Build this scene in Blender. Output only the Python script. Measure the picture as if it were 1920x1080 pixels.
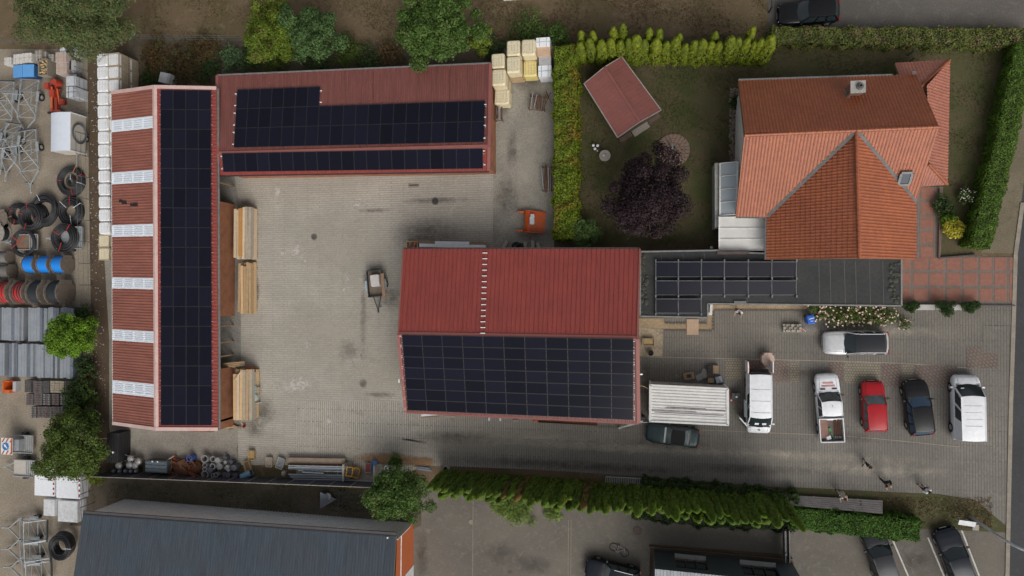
import bpy, bmesh, math, random
import numpy as np
from mathutils import Vector, Matrix
random.seed(7); rng = np.random.default_rng(7)
R = math.radians
scn = bpy.context.scene
col = scn.collection
for o in list(bpy.data.objects): bpy.data.objects.remove(o)

# ------------------------------------------------------------------ camera
FPX, CAMH = 1280.0, 58.0                      # focal length in photo pixels, flying height
TILT, PITCH = R(10.6), R(0.62)
cam_d = bpy.data.cameras.new('camera'); cam = bpy.data.objects.new('camera', cam_d); col.objects.link(cam)
cam_d.sensor_fit = 'HORIZONTAL'; cam_d.sensor_width = 36.0; cam_d.lens = 36.0 * FPX / 1920.0
cam_d.clip_start = 1.0; cam_d.clip_end = 3000.0
cam.location = (0, 0, CAMH)
CR = Matrix.Rotation(TILT, 3, 'Y') @ Matrix.Rotation(PITCH, 3, 'X')
cam.rotation_euler = CR.to_euler()
scn.camera = cam

# ------------------------------------------------------------------ overcast sky, soft sun
SUN_EL, SUN_AZ = R(42), R(152)                # azimuth clockwise from +Y (image top)
world = bpy.data.worlds.new('World'); scn.world = world; world.use_nodes = True
nt = world.node_tree; nt.nodes.clear()
sky = nt.nodes.new('ShaderNodeTexSky'); sky.sky_type = 'NISHITA'; sky.sun_disc = False
sky.sun_elevation = SUN_EL; sky.sun_rotation = SUN_AZ; sky.air_density = 1.0; sky.dust_density = 4.0; sky.ozone_density = 1.0
hs = nt.nodes.new('ShaderNodeHueSaturation'); hs.inputs['Saturation'].default_value = 0.28
bg = nt.nodes.new('ShaderNodeBackground'); bg.inputs[1].default_value = 0.095
wo = nt.nodes.new('ShaderNodeOutputWorld')
nt.links.new(sky.outputs[0], hs.inputs['Color']); nt.links.new(hs.outputs[0], bg.inputs[0]); nt.links.new(bg.outputs[0], wo.inputs[0])
sd = bpy.data.lights.new('sun', 'SUN'); sun = bpy.data.objects.new('sun', sd); col.objects.link(sun)
sd.energy = 1.4; sd.angle = R(48); sd.color = (1.0, 0.965, 0.91)
sdir = Vector((math.sin(SUN_AZ) * math.cos(SUN_EL), math.cos(SUN_AZ) * math.cos(SUN_EL), math.sin(SUN_EL)))
sun.rotation_euler = sdir.to_track_quat('Z', 'Y').to_euler(); sun.location = sdir * 120
scn.view_settings.view_transform = 'Standard'; scn.view_settings.look = 'None'
scn.view_settings.gamma = 1.0; scn.view_settings.use_curve_mapping = False
scn.view_settings.exposure = 0.42

# ------------------------------------------------------------------ survey: picture position + height -> place
def ray(px, py): return CR @ Vector(((px - 960) / FPX, (540 - py) / FPX, -1.0))
def W(px, py, z=0.0):
    d = ray(px, py); t = (z - CAMH) / d.z
    return Vector((d.x * t, d.y * t, z))
class Pl:                                      # a plane through three points
    def __init__(s, a, b, c):
        s.p = a; s.n = (b - a).cross(c - a).normalized()
        if s.n.z < 0: s.n = -s.n
    def at(s, px, py, off=0.0):
        d = ray(px, py); o = Vector((0, 0, CAMH)); t = (s.p + s.n * off - o).dot(s.n) / d.dot(s.n)
        return o + d * t
ORD = ('first second third fourth fifth sixth seventh eighth ninth tenth eleventh twelfth thirteenth fourteenth fifteenth '
       'sixteenth seventeenth eighteenth nineteenth').split()
TENS = {20: 'twent', 30: 'thirt', 40: 'fort', 50: 'fift', 60: 'sixt', 70: 'sevent', 80: 'eight'}
def nth(i):                                    # 1 -> first
    if i < 20: return ORD[i - 1]
    t = i // 10 * 10
    return TENS[t] + 'ieth' if i == t else TENS[t] + 'y-' + ORD[i - t - 1]

# ------------------------------------------------------------------ materials
MATS = {}
def sr(r, g, b):                               # 0-255 display value -> linear
    f = lambda c: (c / 255 / 12.92) if c <= 10 else ((c / 255 + 0.055) / 1.055) ** 2.4
    return (f(r), f(g), f(b), 1)
class NT:
    def __init__(s, name):
        s.m = bpy.data.materials.new(name); s.m.use_nodes = True; s.t = s.m.node_tree; s.t.nodes.clear()
        s.out = s.n('ShaderNodeOutputMaterial'); s.b = s.n('ShaderNodeBsdfPrincipled'); s.l(s.b.outputs[0], s.out.inputs[0])
    def n(s, t, **k):
        x = s.t.nodes.new(t)
        for a, v in k.items(): setattr(x, a, v)
        return x
    def l(s, a, b): s.t.links.new(a, b)
    def noise(s, vec, scale, detail=4, rough=.6, dist=0):
        x = s.n('ShaderNodeTexNoise'); x.inputs['Scale'].default_value = scale; x.inputs['Detail'].default_value = detail
        x.inputs['Roughness'].default_value = rough; x.inputs['Distortion'].default_value = dist
        if vec is not None: s.l(vec, x.inputs['Vector'])
        return x.outputs['Fac']
    def ramp(s, fac, a, b, ca=(0, 0, 0, 1), cb=(1, 1, 1, 1)):
        x = s.n('ShaderNodeValToRGB'); x.color_ramp.elements[0].position = a; x.color_ramp.elements[1].position = b
        x.color_ramp.elements[0].color = ca; x.color_ramp.elements[1].color = cb; s.l(fac, x.inputs[0]); return x.outputs[0]
    def mix(s, fac, a, b, mode='MIX'):
        x = s.n('ShaderNodeMix', data_type='RGBA', blend_type=mode)
        for i, v in ((0, fac), (6, a), (7, b)):
            if isinstance(v, (int, float, tuple)): x.inputs[i].default_value = v
            else: s.l(v, x.inputs[i])
        return x.outputs[2]
    def math(s, op, a, b=0.0):
        x = s.n('ShaderNodeMath', operation=op)
        for i, v in ((0, a), (1, b)):
            if isinstance(v, (int, float)): x.inputs[i].default_value = v
            else: s.l(v, x.inputs[i])
        return x.outputs[0]
    def pos(s): return s.n('ShaderNodeNewGeometry').outputs['Position']
    def obj(s): return s.n('ShaderNodeTexCoord').outputs['Object']
    def bump(s, h, strength=.3, dist=.02):
        x = s.n('ShaderNodeBump'); x.inputs['Strength'].default_value = strength; x.inputs['Distance'].default_value = dist
        s.l(h, x.inputs['Height']); s.l(x.outputs[0], s.b.inputs['Normal'])
def sc(c, k): return (c[0] * k, c[1] * k, c[2] * k, 1)
def M(name, c=(.5, .5, .5), c2=None, rough=.6, metal=0.0, scale=2.0, amt=.35, bump=0.0, fine=18.0, spec=.5, coat=0.0):
    """weathered surface: two tones by broad noise, speckle by fine noise"""
    if name in MATS: return MATS[name]
    c = tuple(c[:3]) + (1,); c2 = (tuple(c2[:3]) + (1,)) if c2 else sc(c, .72)
    k = NT(name); v = k.obj()
    n1 = k.noise(v, scale, 5, .62, .3); n2 = k.noise(v, fine, 3, .6)
    a = k.mix(k.ramp(n1, .35, .68), c, c2)
    lo, hi = 1 - amt, 1 + amt * .5
    a = k.mix(1.0, a, k.ramp(n2, .25, .75, (lo, lo, lo, 1), (hi, hi, hi, 1)), 'MULTIPLY')
    k.l(a, k.b.inputs['Base Color'])
    k.b.inputs['Roughness'].default_value = rough; k.b.inputs['Metallic'].default_value = metal
    k.b.inputs['Specular IOR Level'].default_value = spec; k.b.inputs['Coat Weight'].default_value = coat
    if bump: k.bump(n2, bump, .03)
    MATS[name] = k.m; return k.m
def roofmat(name, c, c2, axis, rough=.45, run=.35, lap=None):
    """painted sheet with faded areas, dirt runs down the slope and sheet laps"""
    if name in MATS: return MATS[name]
    k = NT(name); p = k.pos(); mp = k.n('ShaderNodeMapping'); mp.inputs['Scale'].default_value = (.35, 5, 1) if axis == 'X' else (5, .35, 1); k.l(p, mp.inputs[0])
    a = k.mix(k.ramp(k.noise(p, .35, 6, .65, .6), .35, .66), tuple(c) + (1,), tuple(c2) + (1,))
    lo = 1 - run; a = k.mix(1.0, a, k.ramp(k.noise(mp.outputs[0], 1.0, 5, .65), .30, .70, (lo, lo, lo, 1), (1.12, 1.12, 1.12, 1)), 'MULTIPLY')
    a = k.mix(1.0, a, k.ramp(k.noise(p, 7, 4, .7), .3, .72, (.84, .84, .84, 1), (1.08, 1.08, 1.08, 1)), 'MULTIPLY')
    a = k.mix(k.ramp(k.noise(p, 1.1, 6, .75, .8), .64, .80), a, tuple(min(1, x * 1.25 + .04) for x in c) + (1,))
    k.l(a, k.b.inputs['Base Color']); k.b.inputs['Roughness'].default_value = rough; k.bump(k.noise(p, 1.6, 3), .12, .05); MATS[name] = k.m; return k.m
def tilemat(name, c, c2, snap=(.225, .29, .25)):
    k = NT(name); p = k.pos(); sn = k.n('ShaderNodeVectorMath', operation='SNAP'); sn.inputs[1].default_value = snap; k.l(p, sn.inputs[0])
    wn = k.n('ShaderNodeTexWhiteNoise', noise_dimensions='3D'); k.l(sn.outputs[0], wn.inputs['Vector'])
    a = k.mix(k.ramp(k.noise(p, .45, 6, .65, .5), .35, .66), tuple(c) + (1,), tuple(c2) + (1,))
    a = k.mix(1.0, a, k.ramp(wn.outputs['Value'], 0, 1, (.88, .86, .85, 1), (1.08, 1.07, 1.06, 1)), 'MULTIPLY')
    a = k.mix(1.0, a, k.ramp(k.noise(p, 9, 4, .7), .3, .72, (.80, .80, .80, 1), (1.1, 1.1, 1.1, 1)), 'MULTIPLY')
    a = k.mix(k.ramp(k.noise(p, 1.3, 6, .75, .8), .74, .92), a, (.16, .07, .04, 1))
    k.l(a, k.b.inputs['Base Color']); k.b.inputs['Roughness'].default_value = .5; k.b.inputs['Specular IOR Level'].default_value = .5; MATS[name] = k.m; return k.m
def leafmat(name, c1, c2, c3=None, scale=.9):
    if name in MATS: return MATS[name]
    k = NT(name); g = k.n('ShaderNodeNewGeometry'); ti = k.n('ShaderNodeTexCoord').outputs['Object']
    c1, c2 = tuple(c1) + (1,), tuple(c2) + (1,)
    a = k.mix(k.ramp(g.outputs['Random Per Island'], 0, 1), c1, c2)
    if c3: a = k.mix(k.ramp(k.noise(ti, scale, 3, .6, .4), .50, .66), a, tuple(c3) + (1,))
    a = k.mix(1.0, a, k.ramp(k.noise(ti, 2.2, 2), .3, .7, (.62, .62, .62, 1), (1.25, 1.25, 1.25, 1)), 'MULTIPLY')
    k.l(a, k.b.inputs['Base Color']); k.b.inputs['Roughness'].default_value = .62; k.b.inputs['Specular IOR Level'].default_value = .25
    rv = k.ramp(k.n('ShaderNodeObjectInfo').outputs['Random'], 0, 1, (1.18, 1.22, 1.1, 1), (1.72, 1.66, 1.5, 1)); a = k.mix(1.0, a, rv, 'MULTIPLY'); k.l(a, k.b.inputs['Base Color']); tr = k.n('ShaderNodeBsdfTranslucent'); k.l(a, tr.inputs[0]); ms = k.n('ShaderNodeMixShader'); ms.inputs[0].default_value = .22
    k.l(k.b.outputs[0], ms.inputs[1]); k.l(tr.outputs[0], ms.inputs[2]); k.l(ms.outputs[0], k.out.inputs[0])
    MATS[name] = k.m; return k.m
def groundmat(name, c1, c2, c3=None, s1=.25, s2=1.6, fine=9.0, rough=.9, bump=.35, t3=(.55, .7)):
    if name in MATS: return MATS[name]
    k = NT(name); p = k.pos(); c1, c2 = tuple(c1[:3]) + (1,), tuple(c2[:3]) + (1,)
    a = k.mix(k.ramp(k.noise(p, s1, 6, .62, .5), .36, .64), c1, c2)
    if c3: a = k.mix(k.ramp(k.noise(p, s2, 6, .7, .8), *t3), a, tuple(c3[:3]) + (1,))
    f = k.noise(p, fine, 4, .7)
    a = k.mix(1.0, a, k.ramp(f, .28, .74, (.6, .6, .6, 1), (1.25, 1.25, 1.25, 1)), 'MULTIPLY')
    k.l(a, k.b.inputs['Base Color']); k.b.inputs['Roughness'].default_value = rough; k.b.inputs['Specular IOR Level'].default_value = .25
    k.bump(f, bump, .04); MATS[name] = k.m; return k.m
def pavemat(name, c1, c2, joint, rot, bw=2.3, rh=.20, mortar=.026, dust=None, s1=.12, dt=(.52, .72), fade=None):
    """rows of concrete pavers"""
    k = NT(name); p = k.pos(); mp = k.n('ShaderNodeMapping'); mp.inputs['Rotation'].default_value = (0, 0, rot); k.l(p, mp.inputs[0])
    br = k.n('ShaderNodeTexBrick'); br.inputs['Scale'].default_value = 1.0; br.inputs['Brick Width'].default_value = bw
    br.inputs['Row Height'].default_value = rh; br.inputs['Mortar Size'].default_value = mortar; br.inputs['Mortar Smooth'].default_value = .3
    br.inputs['Bias'].default_value = 0.0; k.l(mp.outputs[0], br.inputs[0])
    br.inputs['Color1'].default_value = (.97, .97, .97, 1); br.inputs['Color2'].default_value = (1.03, 1.03, 1.02, 1); br.inputs['Mortar'].default_value = (1, 1, 1, 1)
    c1, c2 = tuple(c1[:3]) + (1,), tuple(c2[:3]) + (1,)
    a = k.mix(k.ramp(k.noise(p, s1, 7, .62, .6), .36, .64), c1, c2)
    if fade:                                  # yard dust trodden out along the drive
        sx = k.n('ShaderNodeSeparateXYZ'); k.l(p, sx.inputs[0]); q = k.math('ADD', sx.outputs[0], k.math('MULTIPLY', k.noise(p, .18, 4, .6), 9.0))
        mr = k.n('ShaderNodeMapRange'); mr.inputs['From Min'].default_value = fade[0]; mr.inputs['From Max'].default_value = fade[1]; k.l(q, mr.inputs[0])
        a = k.mix(mr.outputs[0], tuple(fade[2]) + (1,), a)
    if dust: a = k.mix(k.ramp(k.noise(p, .55, 7, .7, 1.0), *dt), a, tuple(dust[:3]) + (1,))
    a = k.mix(1.0, a, k.ramp(k.noise(p, 5.0, 5, .7), .28, .74, (.78, .78, .78, 1), (1.14, 1.14, 1.14, 1)), 'MULTIPLY')
    a = k.mix(1.0, a, br.outputs['Color'], 'MULTIPLY')
    jm = k.math('MULTIPLY', br.outputs['Fac'], k.ramp(k.noise(p, .8, 3), .25, .6, (.45, .45, .45, 1), (1, 1, 1, 1)))
    a = k.mix(jm, a, tuple(joint[:3]) + (1,))
    k.l(a, k.b.inputs['Base Color']); k.b.inputs['Roughness'].default_value = .88; k.b.inputs['Specular IOR Level'].default_value = .25
    k.bump(k.math('SUBTRACT', 1.0, br.outputs['Fac']), .5, .012); MATS[name] = k.m; return k.m
def patchmat(name, c, dens=.8, nscale=2.2, rough=.9, lo=.30, hi=.62):
    """dust or oil lying on the paving, ragged towards its rim"""
    if name in MATS: return MATS[name]
    k = NT(name); tc = k.n('ShaderNodeTexCoord'); g = k.n('ShaderNodeTexGradient', gradient_type='SPHERICAL')
    mp = k.n('ShaderNodeMapping'); mp.inputs['Location'].default_value = (-1, -1, 0); mp.inputs['Scale'].default_value = (2, 2, 0); k.l(tc.outputs['Generated'], mp.inputs[0]); k.l(mp.outputs[0], g.inputs[0])
    n = k.noise(k.pos(), nscale, 7, .72, .7)
    f = k.ramp(k.math('MULTIPLY', g.outputs['Fac'], k.math('MULTIPLY', k.math('POWER', n, 2.0), 4.0)), lo, hi)
    k.b.inputs['Base Color'].default_value = tuple(c[:3]) + (1,); k.b.inputs['Roughness'].default_value = rough; k.b.inputs['Specular IOR Level'].default_value = .2
    k.l(k.math('MULTIPLY', f, dens), k.b.inputs['Alpha']); MATS[name] = k.m; return k.m
def brickmat(name, c1, c2, mortar, vert='X'):
    k = NT(name); p = k.pos(); sx = k.n('ShaderNodeSeparateXYZ'); k.l(p, sx.inputs[0]); cb = k.n('ShaderNodeCombineXYZ')
    k.l(sx.outputs[vert], cb.inputs[0]); k.l(sx.outputs['Z'], cb.inputs[1])
    br = k.n('ShaderNodeTexBrick'); br.inputs['Scale'].default_value = 1; br.inputs['Brick Width'].default_value = .25; br.inputs['Row Height'].default_value = .083
    br.inputs['Mortar Size'].default_value = .011; br.inputs['Color1'].default_value = tuple(c1) + (1,); br.inputs['Color2'].default_value = tuple(c2) + (1,); br.inputs['Mortar'].default_value = tuple(mortar) + (1,)
    k.l(cb.outputs[0], br.inputs[0])
    a = k.mix(1.0, br.outputs['Color'], k.ramp(k.noise(p, 1.4, 5), .3, .7, (.72, .72, .72, 1), (1.12, 1.12, 1.12, 1)), 'MULTIPLY')
    k.l(a, k.b.inputs['Base Color']); k.b.inputs['Roughness'].default_value = .85; k.bump(k.math('SUBTRACT', 1.0, br.outputs['Fac']), .5, .01)
    MATS[name] = k.m; return k.m
def glassmat(name, c, rough=.08):
    if name in MATS: return MATS[name]
    k = NT(name); k.b.inputs['Base Color'].default_value = tuple(c) + (1,); k.b.inputs['Roughness'].default_value = rough
    k.b.inputs['Specular IOR Level'].default_value = .55; MATS[name] = k.m; return k.m
def paint(name, c, metal=0.0, rough=.32):
    if name in MATS: return MATS[name]
    k = NT(name); n = k.noise(k.obj(), 3.0, 4)
    a = k.mix(1.0, tuple(c) + (1,), k.ramp(n, .3, .7, (.88, .88, .88, 1), (1.03, 1.03, 1.03, 1)), 'MULTIPLY'); k.l(a, k.b.inputs['Base Color'])
    k.b.inputs['Roughness'].default_value = rough; k.b.inputs['Metallic'].default_value = metal; k.b.inputs['Coat Weight'].default_value = .15; k.b.inputs['Coat Roughness'].default_value = .1; k.b.inputs['Specular IOR Level'].default_value = .35
    MATS[name] = k.m; return k.m

# ------------------------------------------------------------------ mesh builder
class MB:
    def __init__(s): s.v = []; s.f = []; s.m = []
    def add(s, vs, fs, m=0):
        o = len(s.v); s.v += [tuple(x) for x in vs]
        for f in fs: s.f.append([o + i for i in f]); s.m.append(m)
        return s
    def poly(s, pts, m=0): return s.add(pts, [list(range(len(pts)))], m)
    def box(s, c, d, rz=0.0, m=0, tx=1.0, ty=1.0, rx=0.0, ry=0.0):
        h = [x / 2 for x in d]; vs = []
        mt = Matrix.Rotation(rz, 3, 'Z') @ Matrix.Rotation(ry, 3, 'Y') @ Matrix.Rotation(rx, 3, 'X')
        for z in (-1, 1):
            for x, y in ((-1, -1), (1, -1), (1, 1), (-1, 1)):
                k = (tx, ty) if z > 0 else (1, 1)
                vs.append(Vector(c) + mt @ Vector((x * h[0] * k[0], y * h[1] * k[1], z * h[2])))
        return s.add(vs, [(3, 2, 1, 0), (4, 5, 6, 7), (0, 1, 5, 4), (1, 2, 6, 5), (2, 3, 7, 6), (3, 0, 4, 7)], m)
    def prism(s, pts, z0, z1, m=0):
        n = len(pts); a = sum(pts[i][0] * pts[(i + 1) % n][1] - pts[(i + 1) % n][0] * pts[i][1] for i in range(n))
        if a < 0: pts = pts[::-1]
        vs = [(p[0], p[1], z0) for p in pts] + [(p[0], p[1], z1) for p in pts]
        return s.add(vs, [list(range(n))[::-1], list(range(n, 2 * n))] + [(i, (i + 1) % n, n + (i + 1) % n, n + i) for i in range(n)], m)
    def bar(s, a, b, w, h=None, m=0):           # rectangular bar from a to b
        a, b = Vector(a), Vector(b); h = h or w; d = (b - a).normalized()
        u = d.cross(Vector((0, 0, 1))); u = Vector((1, 0, 0)) if u.length < 1e-3 else u.normalized(); t = u.cross(d)
        vs = [p + u * x * w / 2 + t * y * h / 2 for p in (a, b) for x, y in ((-1, -1), (1, -1), (1, 1), (-1, 1))]
        return s.add(vs, [(0, 1, 2, 3), (7, 6, 5, 4), (0, 4, 5, 1), (1, 5, 6, 2), (2, 6, 7, 3), (3, 7, 4, 0)], m)
    def cyl(s, a, b, r0, r1=None, n=10, m=0, caps=True):
        a, b = Vector(a), Vector(b); r1 = r0 if r1 is None else r1; d = (b - a).normalized()
        u = d.cross(Vector((0, 0, 1))); u = Vector((1, 0, 0)) if u.length < 1e-3 else u.normalized(); t = d.cross(u)
        vs = [p + (u * math.cos(2 * math.pi * i / n) + t * math.sin(2 * math.pi * i / n)) * r for p, r in ((a, r0), (b, r1)) for i in range(n)]
        fs = [(i, (i + 1) % n, n + (i + 1) % n, n + i) for i in range(n)]
        if caps: fs += [list(range(n))[::-1], list(range(n, 2 * n))]
        return s.add(vs, fs, m)
    def lathe(s, c, prof, n=16, m=0, axis='Z', close=False):   # prof: (radius, along)
        vs = []
        for r, h in prof:
            for i in range(n):
                a = 2 * math.pi * i / n; x, y = r * math.cos(a), r * math.sin(a)
                q = (x, y, h) if axis == 'Z' else ((h, x, y) if axis == 'X' else (x, h, y))
                vs.append(Vector(c) + Vector(q))
        k = len(prof); fs = []
        for j in range(k if close else k - 1):
            for i in range(n): fs.append((j * n + i, j * n + (i + 1) % n, ((j + 1) % k) * n + (i + 1) % n, ((j + 1) % k) * n + i))
        return s.add(vs, fs, m)
    def tube(s, pts, r, n=6, m=0, closed=False):
        pts = [Vector(p) for p in pts]; k = len(pts); vs = []; pu = None
        for i, p in enumerate(pts):
            q0 = pts[(i - 1) % k] if closed or i else p; q1 = pts[(i + 1) % k] if closed or i < k - 1 else p
            d = (q1 - q0).normalized(); u = d.cross(Vector((0, 0, 1)))
            u = (pu or Vector((1, 0, 0))) if u.length < 1e-3 else u.normalized(); pu = u; t = d.cross(u)
            rr = r[i] if isinstance(r, (list, tuple)) else r
            for j in range(n): a = 2 * math.pi * j / n; vs.append(p + (u * math.cos(a) + t * math.sin(a)) * rr)
        fs = [((i * n + j), i * n + (j + 1) % n, ((i + 1) % k) * n + (j + 1) % n, ((i + 1) % k) * n + j) for i in range(k if closed else k - 1) for j in range(n)]
        if not closed: fs += [list(range(n))[::-1], list(range((k - 1) * n, k * n))]
        return s.add(vs, fs, m)
    def ball(s, c, r, n=10, k=6, m=0):
        r = r if isinstance(r, (tuple, list)) else (r, r, r); vs = []
        for j in range(k + 1):
            t = math.pi * j / k
            for i in range(n): a = 2 * math.pi * i / n; vs.append((c[0] + r[0] * math.sin(t) * math.cos(a), c[1] + r[1] * math.sin(t) * math.sin(a), c[2] - r[2] * math.cos(t)))
        return s.add(vs, [(j * n + i, j * n + (i + 1) % n, (j + 1) * n + (i + 1) % n, (j + 1) * n + i) for j in range(k) for i in range(n)], m)
    def rrect(s, c, d, rad, z0, z1, rz=0, m=0, k=3, top=1.0):
        pts = []; hx, hy = d[0] / 2, d[1] / 2
        for cx, cy, a0 in ((hx - rad, hy - rad, 0), (-hx + rad, hy - rad, 90), (-hx + rad, -hy + rad, 180), (hx - rad, -hy + rad, 270)):
            for i in range(k + 1): a = R(a0 + 90 * i / k); pts.append((cx + rad * math.cos(a), cy + rad * math.sin(a)))
        cz, sz = math.cos(rz), math.sin(rz); n = len(pts)
        f = lambda p, q: (c[0] + (p[0] * cz - p[1] * sz) * q, c[1] + (p[0] * sz + p[1] * cz) * q)
        vs = [(*f(p, 1), z0) for p in pts] + [(*f(p, top), z1) for p in pts]
        return s.add(vs, [list(range(n))[::-1], list(range(n, 2 * n))] + [(i, (i + 1) % n, n + (i + 1) % n, n + i) for i in range(n)], m)
    def mesh(s, name, mats, smooth=False):
        me = bpy.data.meshes.new(name); me.from_pydata(s.v, [], s.f)
        for m in (mats if isinstance(mats, (list, tuple)) else [mats]): me.materials.append(m)
        me.polygons.foreach_set('material_index', s.m)
        if smooth: me.polygons.foreach_set('use_smooth', [True] * len(s.f))
        me.update(); return me
    def build(s, name, mats, parent=None, off=None, smooth=False, bevel=0.0, seg=2, auto=0):
        """off: the thing's location, when this part was laid out in world coordinates"""
        o = bpy.data.objects.new(name, s.mesh(name, mats, smooth)); col.objects.link(o)
        if parent is not None: o.parent = parent
        if off is not None: o.location = -Vector(off)
        if bevel:
            b = o.modifiers.new('bevel', 'BEVEL'); b.width = bevel; b.segments = seg; b.limit_method = 'ANGLE'; b.angle_limit = R(40)
        return o
def tag(o, label=None, cat=None, group=None, kind=None):
    for k, v in (('label', label), ('category', cat), ('group', group), ('kind', kind)):
        if v: o[k] = v
    return o
def thing(name, label, cat, loc=(0, 0, 0), rz=0.0, group=None):
    o = bpy.data.objects.new(name, None); col.objects.link(o); o.location = loc; o.rotation_euler = (0, 0, rz); o.empty_display_size = .2
    return tag(o, label, cat, group)
def copy_tree(o, parent=None):
    c = o.copy(); col.objects.link(c)
    if parent is not None: c.parent = parent
    for ch in list(o.children): copy_tree(ch, c)
    return c
def inst(name, me, parent, mat):                # a part that shares its mesh with its likes
    o = bpy.data.objects.new(name, me); col.objects.link(o); o.parent = parent; o.matrix_local = mat; return o
def struct(o): o['kind'] = 'structure'; return o
def stuff(o): o['kind'] = 'stuff'; return o

# ------------------------------------------------------------------ roof surfaces
def ribbed(a, b, c, d, pitch, h, top=.35, n_over=1):
    """a-b eave, d-c ridge; ribs run from eave to ridge"""
    mb = MB(); n = max(2, int((b - a).length / pitch)); nr = (b - a).cross(d - a).normalized()
    if nr.z < 0: nr = -nr
    prof = []
    for i in range(n):
        for t, z in ((0, 0), (1 - top - .2, 0), (1 - top - .08, 1), (.92, 1)): prof.append(((i + t) / n, z))
    prof.append((1, 0))
    vs = [a.lerp(b, t) + nr * h * z for t, z in prof] + [d.lerp(c, t) + nr * h * z for t, z in prof]
    k = len(prof); return mb.add(vs, [(i, i + 1, k + i + 1, k + i) for i in range(k - 1)])
def tiled(poly, eave_a, eave_b, colw, rowh, wave=.035, step=.05):
    """interlocking clay tiles laid over a convex roof polygon, courses parallel to eave_a - eave_b"""
    u = (eave_b - eave_a).normalized(); n = (poly[1] - poly[0]).cross(poly[2] - poly[0]).normalized()
    if n.z < 0: n = -n
    v = n.cross(u)
    if v.z < 0: v = -v
    o = poly[0]; us = [(p - o).dot(u) for p in poly]; vs_ = [(p - o).dot(v) for p in poly]
    u0, u1, v0, v1 = min(us), max(us), min(vs_), max(vs_)
    nc, nr = max(1, round((u1 - u0) / colw)), max(1, round((v1 - v0) / rowh)); V = []; F = []
    shape = ((0, .15), (.25, .0), (.5, .1), (.68, .85), (.84, 1.0), (.95, .6))
    for r in range(nr):
        base = len(V); row = []
        for c in range(nc):
            for t, z in shape: row.append((u0 + (c + t) * (u1 - u0) / nc, z * wave))
        row.append((u1, .15 * wave)); k = len(row)
        for vv, e in ((v0 + r * (v1 - v0) / nr, 0.0), (v0 + r * (v1 - v0) / nr, step), (v0 + (r + 1) * (v1 - v0) / nr, 0.0)):
            for uu, z in row: V.append(o + u * uu + v * vv + n * (z + e))
        for j in range(2):
            for i in range(k - 1): F.append((base + j * k + i, base + j * k + i + 1, base + (j + 1) * k + i + 1, base + (j + 1) * k + i))
    bm = bmesh.new(); bv = [bm.verts.new(x) for x in V]
    for f in F: bm.faces.new([bv[i] for i in f])
    cen = sum(poly, Vector()) / len(poly)
    for i in range(len(poly)):
        p, q = poly[i], poly[(i + 1) % len(poly)]; pn = (q - p).cross(n).normalized()
        if pn.dot(cen - p) > 0: pn = -pn
        bmesh.ops.bisect_plane(bm, geom=bm.verts[:] + bm.edges[:] + bm.faces[:], plane_co=p, plane_no=pn, clear_outer=True)
    mb = MB(); idx = {x: i for i, x in enumerate(bm.verts)}
    mb.v = [tuple(x.co) for x in bm.verts]; mb.f = [[idx[w] for w in f.verts] for f in bm.faces]; mb.m = [0] * len(mb.f); bm.free(); return mb

# ------------------------------------------------------------------ leaves
def leaf_arrays(P, N, L, Wd):
    n = len(P); N = N / (np.linalg.norm(N, axis=1, keepdims=True) + 1e-9); T = rng.normal(size=(n, 3))
    T -= N * (T * N).sum(1, keepdims=True); T /= np.linalg.norm(T, axis=1, keepdims=True) + 1e-9; B = np.cross(N, T)
    L = np.asarray(L).reshape(-1, 1) if np.ndim(L) else L; Wd = np.asarray(Wd).reshape(-1, 1) if np.ndim(Wd) else Wd
    q = np.stack([P - T * L / 2, P + B * Wd / 2 + N * L * .06, P + T * L / 2, P - B * Wd / 2 + N * L * .06], 1)
    return q.reshape(-1, 3)
def leaf_mesh(name, Q, mat):
    me = bpy.data.meshes.new(name); nv = len(Q); nf = nv // 4
    me.vertices.add(nv); me.vertices.foreach_set('co', Q.astype(np.float32).ravel())
    me.loops.add(nv); me.loops.foreach_set('vertex_index', np.arange(nv, dtype=np.int32))
    me.polygons.add(nf); me.polygons.foreach_set('loop_start', np.arange(0, nv, 4, dtype=np.int32)); me.polygons.foreach_set('loop_total', np.full(nf, 4, dtype=np.int32))
    me.materials.append(mat); me.update(calc_edges=True); me.validate(); return me
def lobes_points(lobes, n, shell=(.42, 1.06), up=.35, jit=.75):
    w = np.array([l[3] * l[4] + l[3] * l[5] for l in lobes]); w = w / w.sum(); ids = rng.choice(len(lobes), n, p=w); lb = np.array(lobes)[ids]
    d = rng.normal(size=(n, 3)); d /= np.linalg.norm(d, axis=1, keepdims=True); flip = (d[:, 2] < -.35); d[flip, 2] *= -1
    r = rng.uniform(shell[0] ** 2, shell[1] ** 2, n) ** .5
    stray = rng.uniform(0, 1, n) < .07; r[stray] *= rng.uniform(1.05, 1.4, stray.sum())
    P = lb[:, :3] + d * lb[:, 3:6] * r[:, None]; N = d + rng.normal(size=(n, 3)) * jit + np.array([0, 0, up]); return P, N
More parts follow.
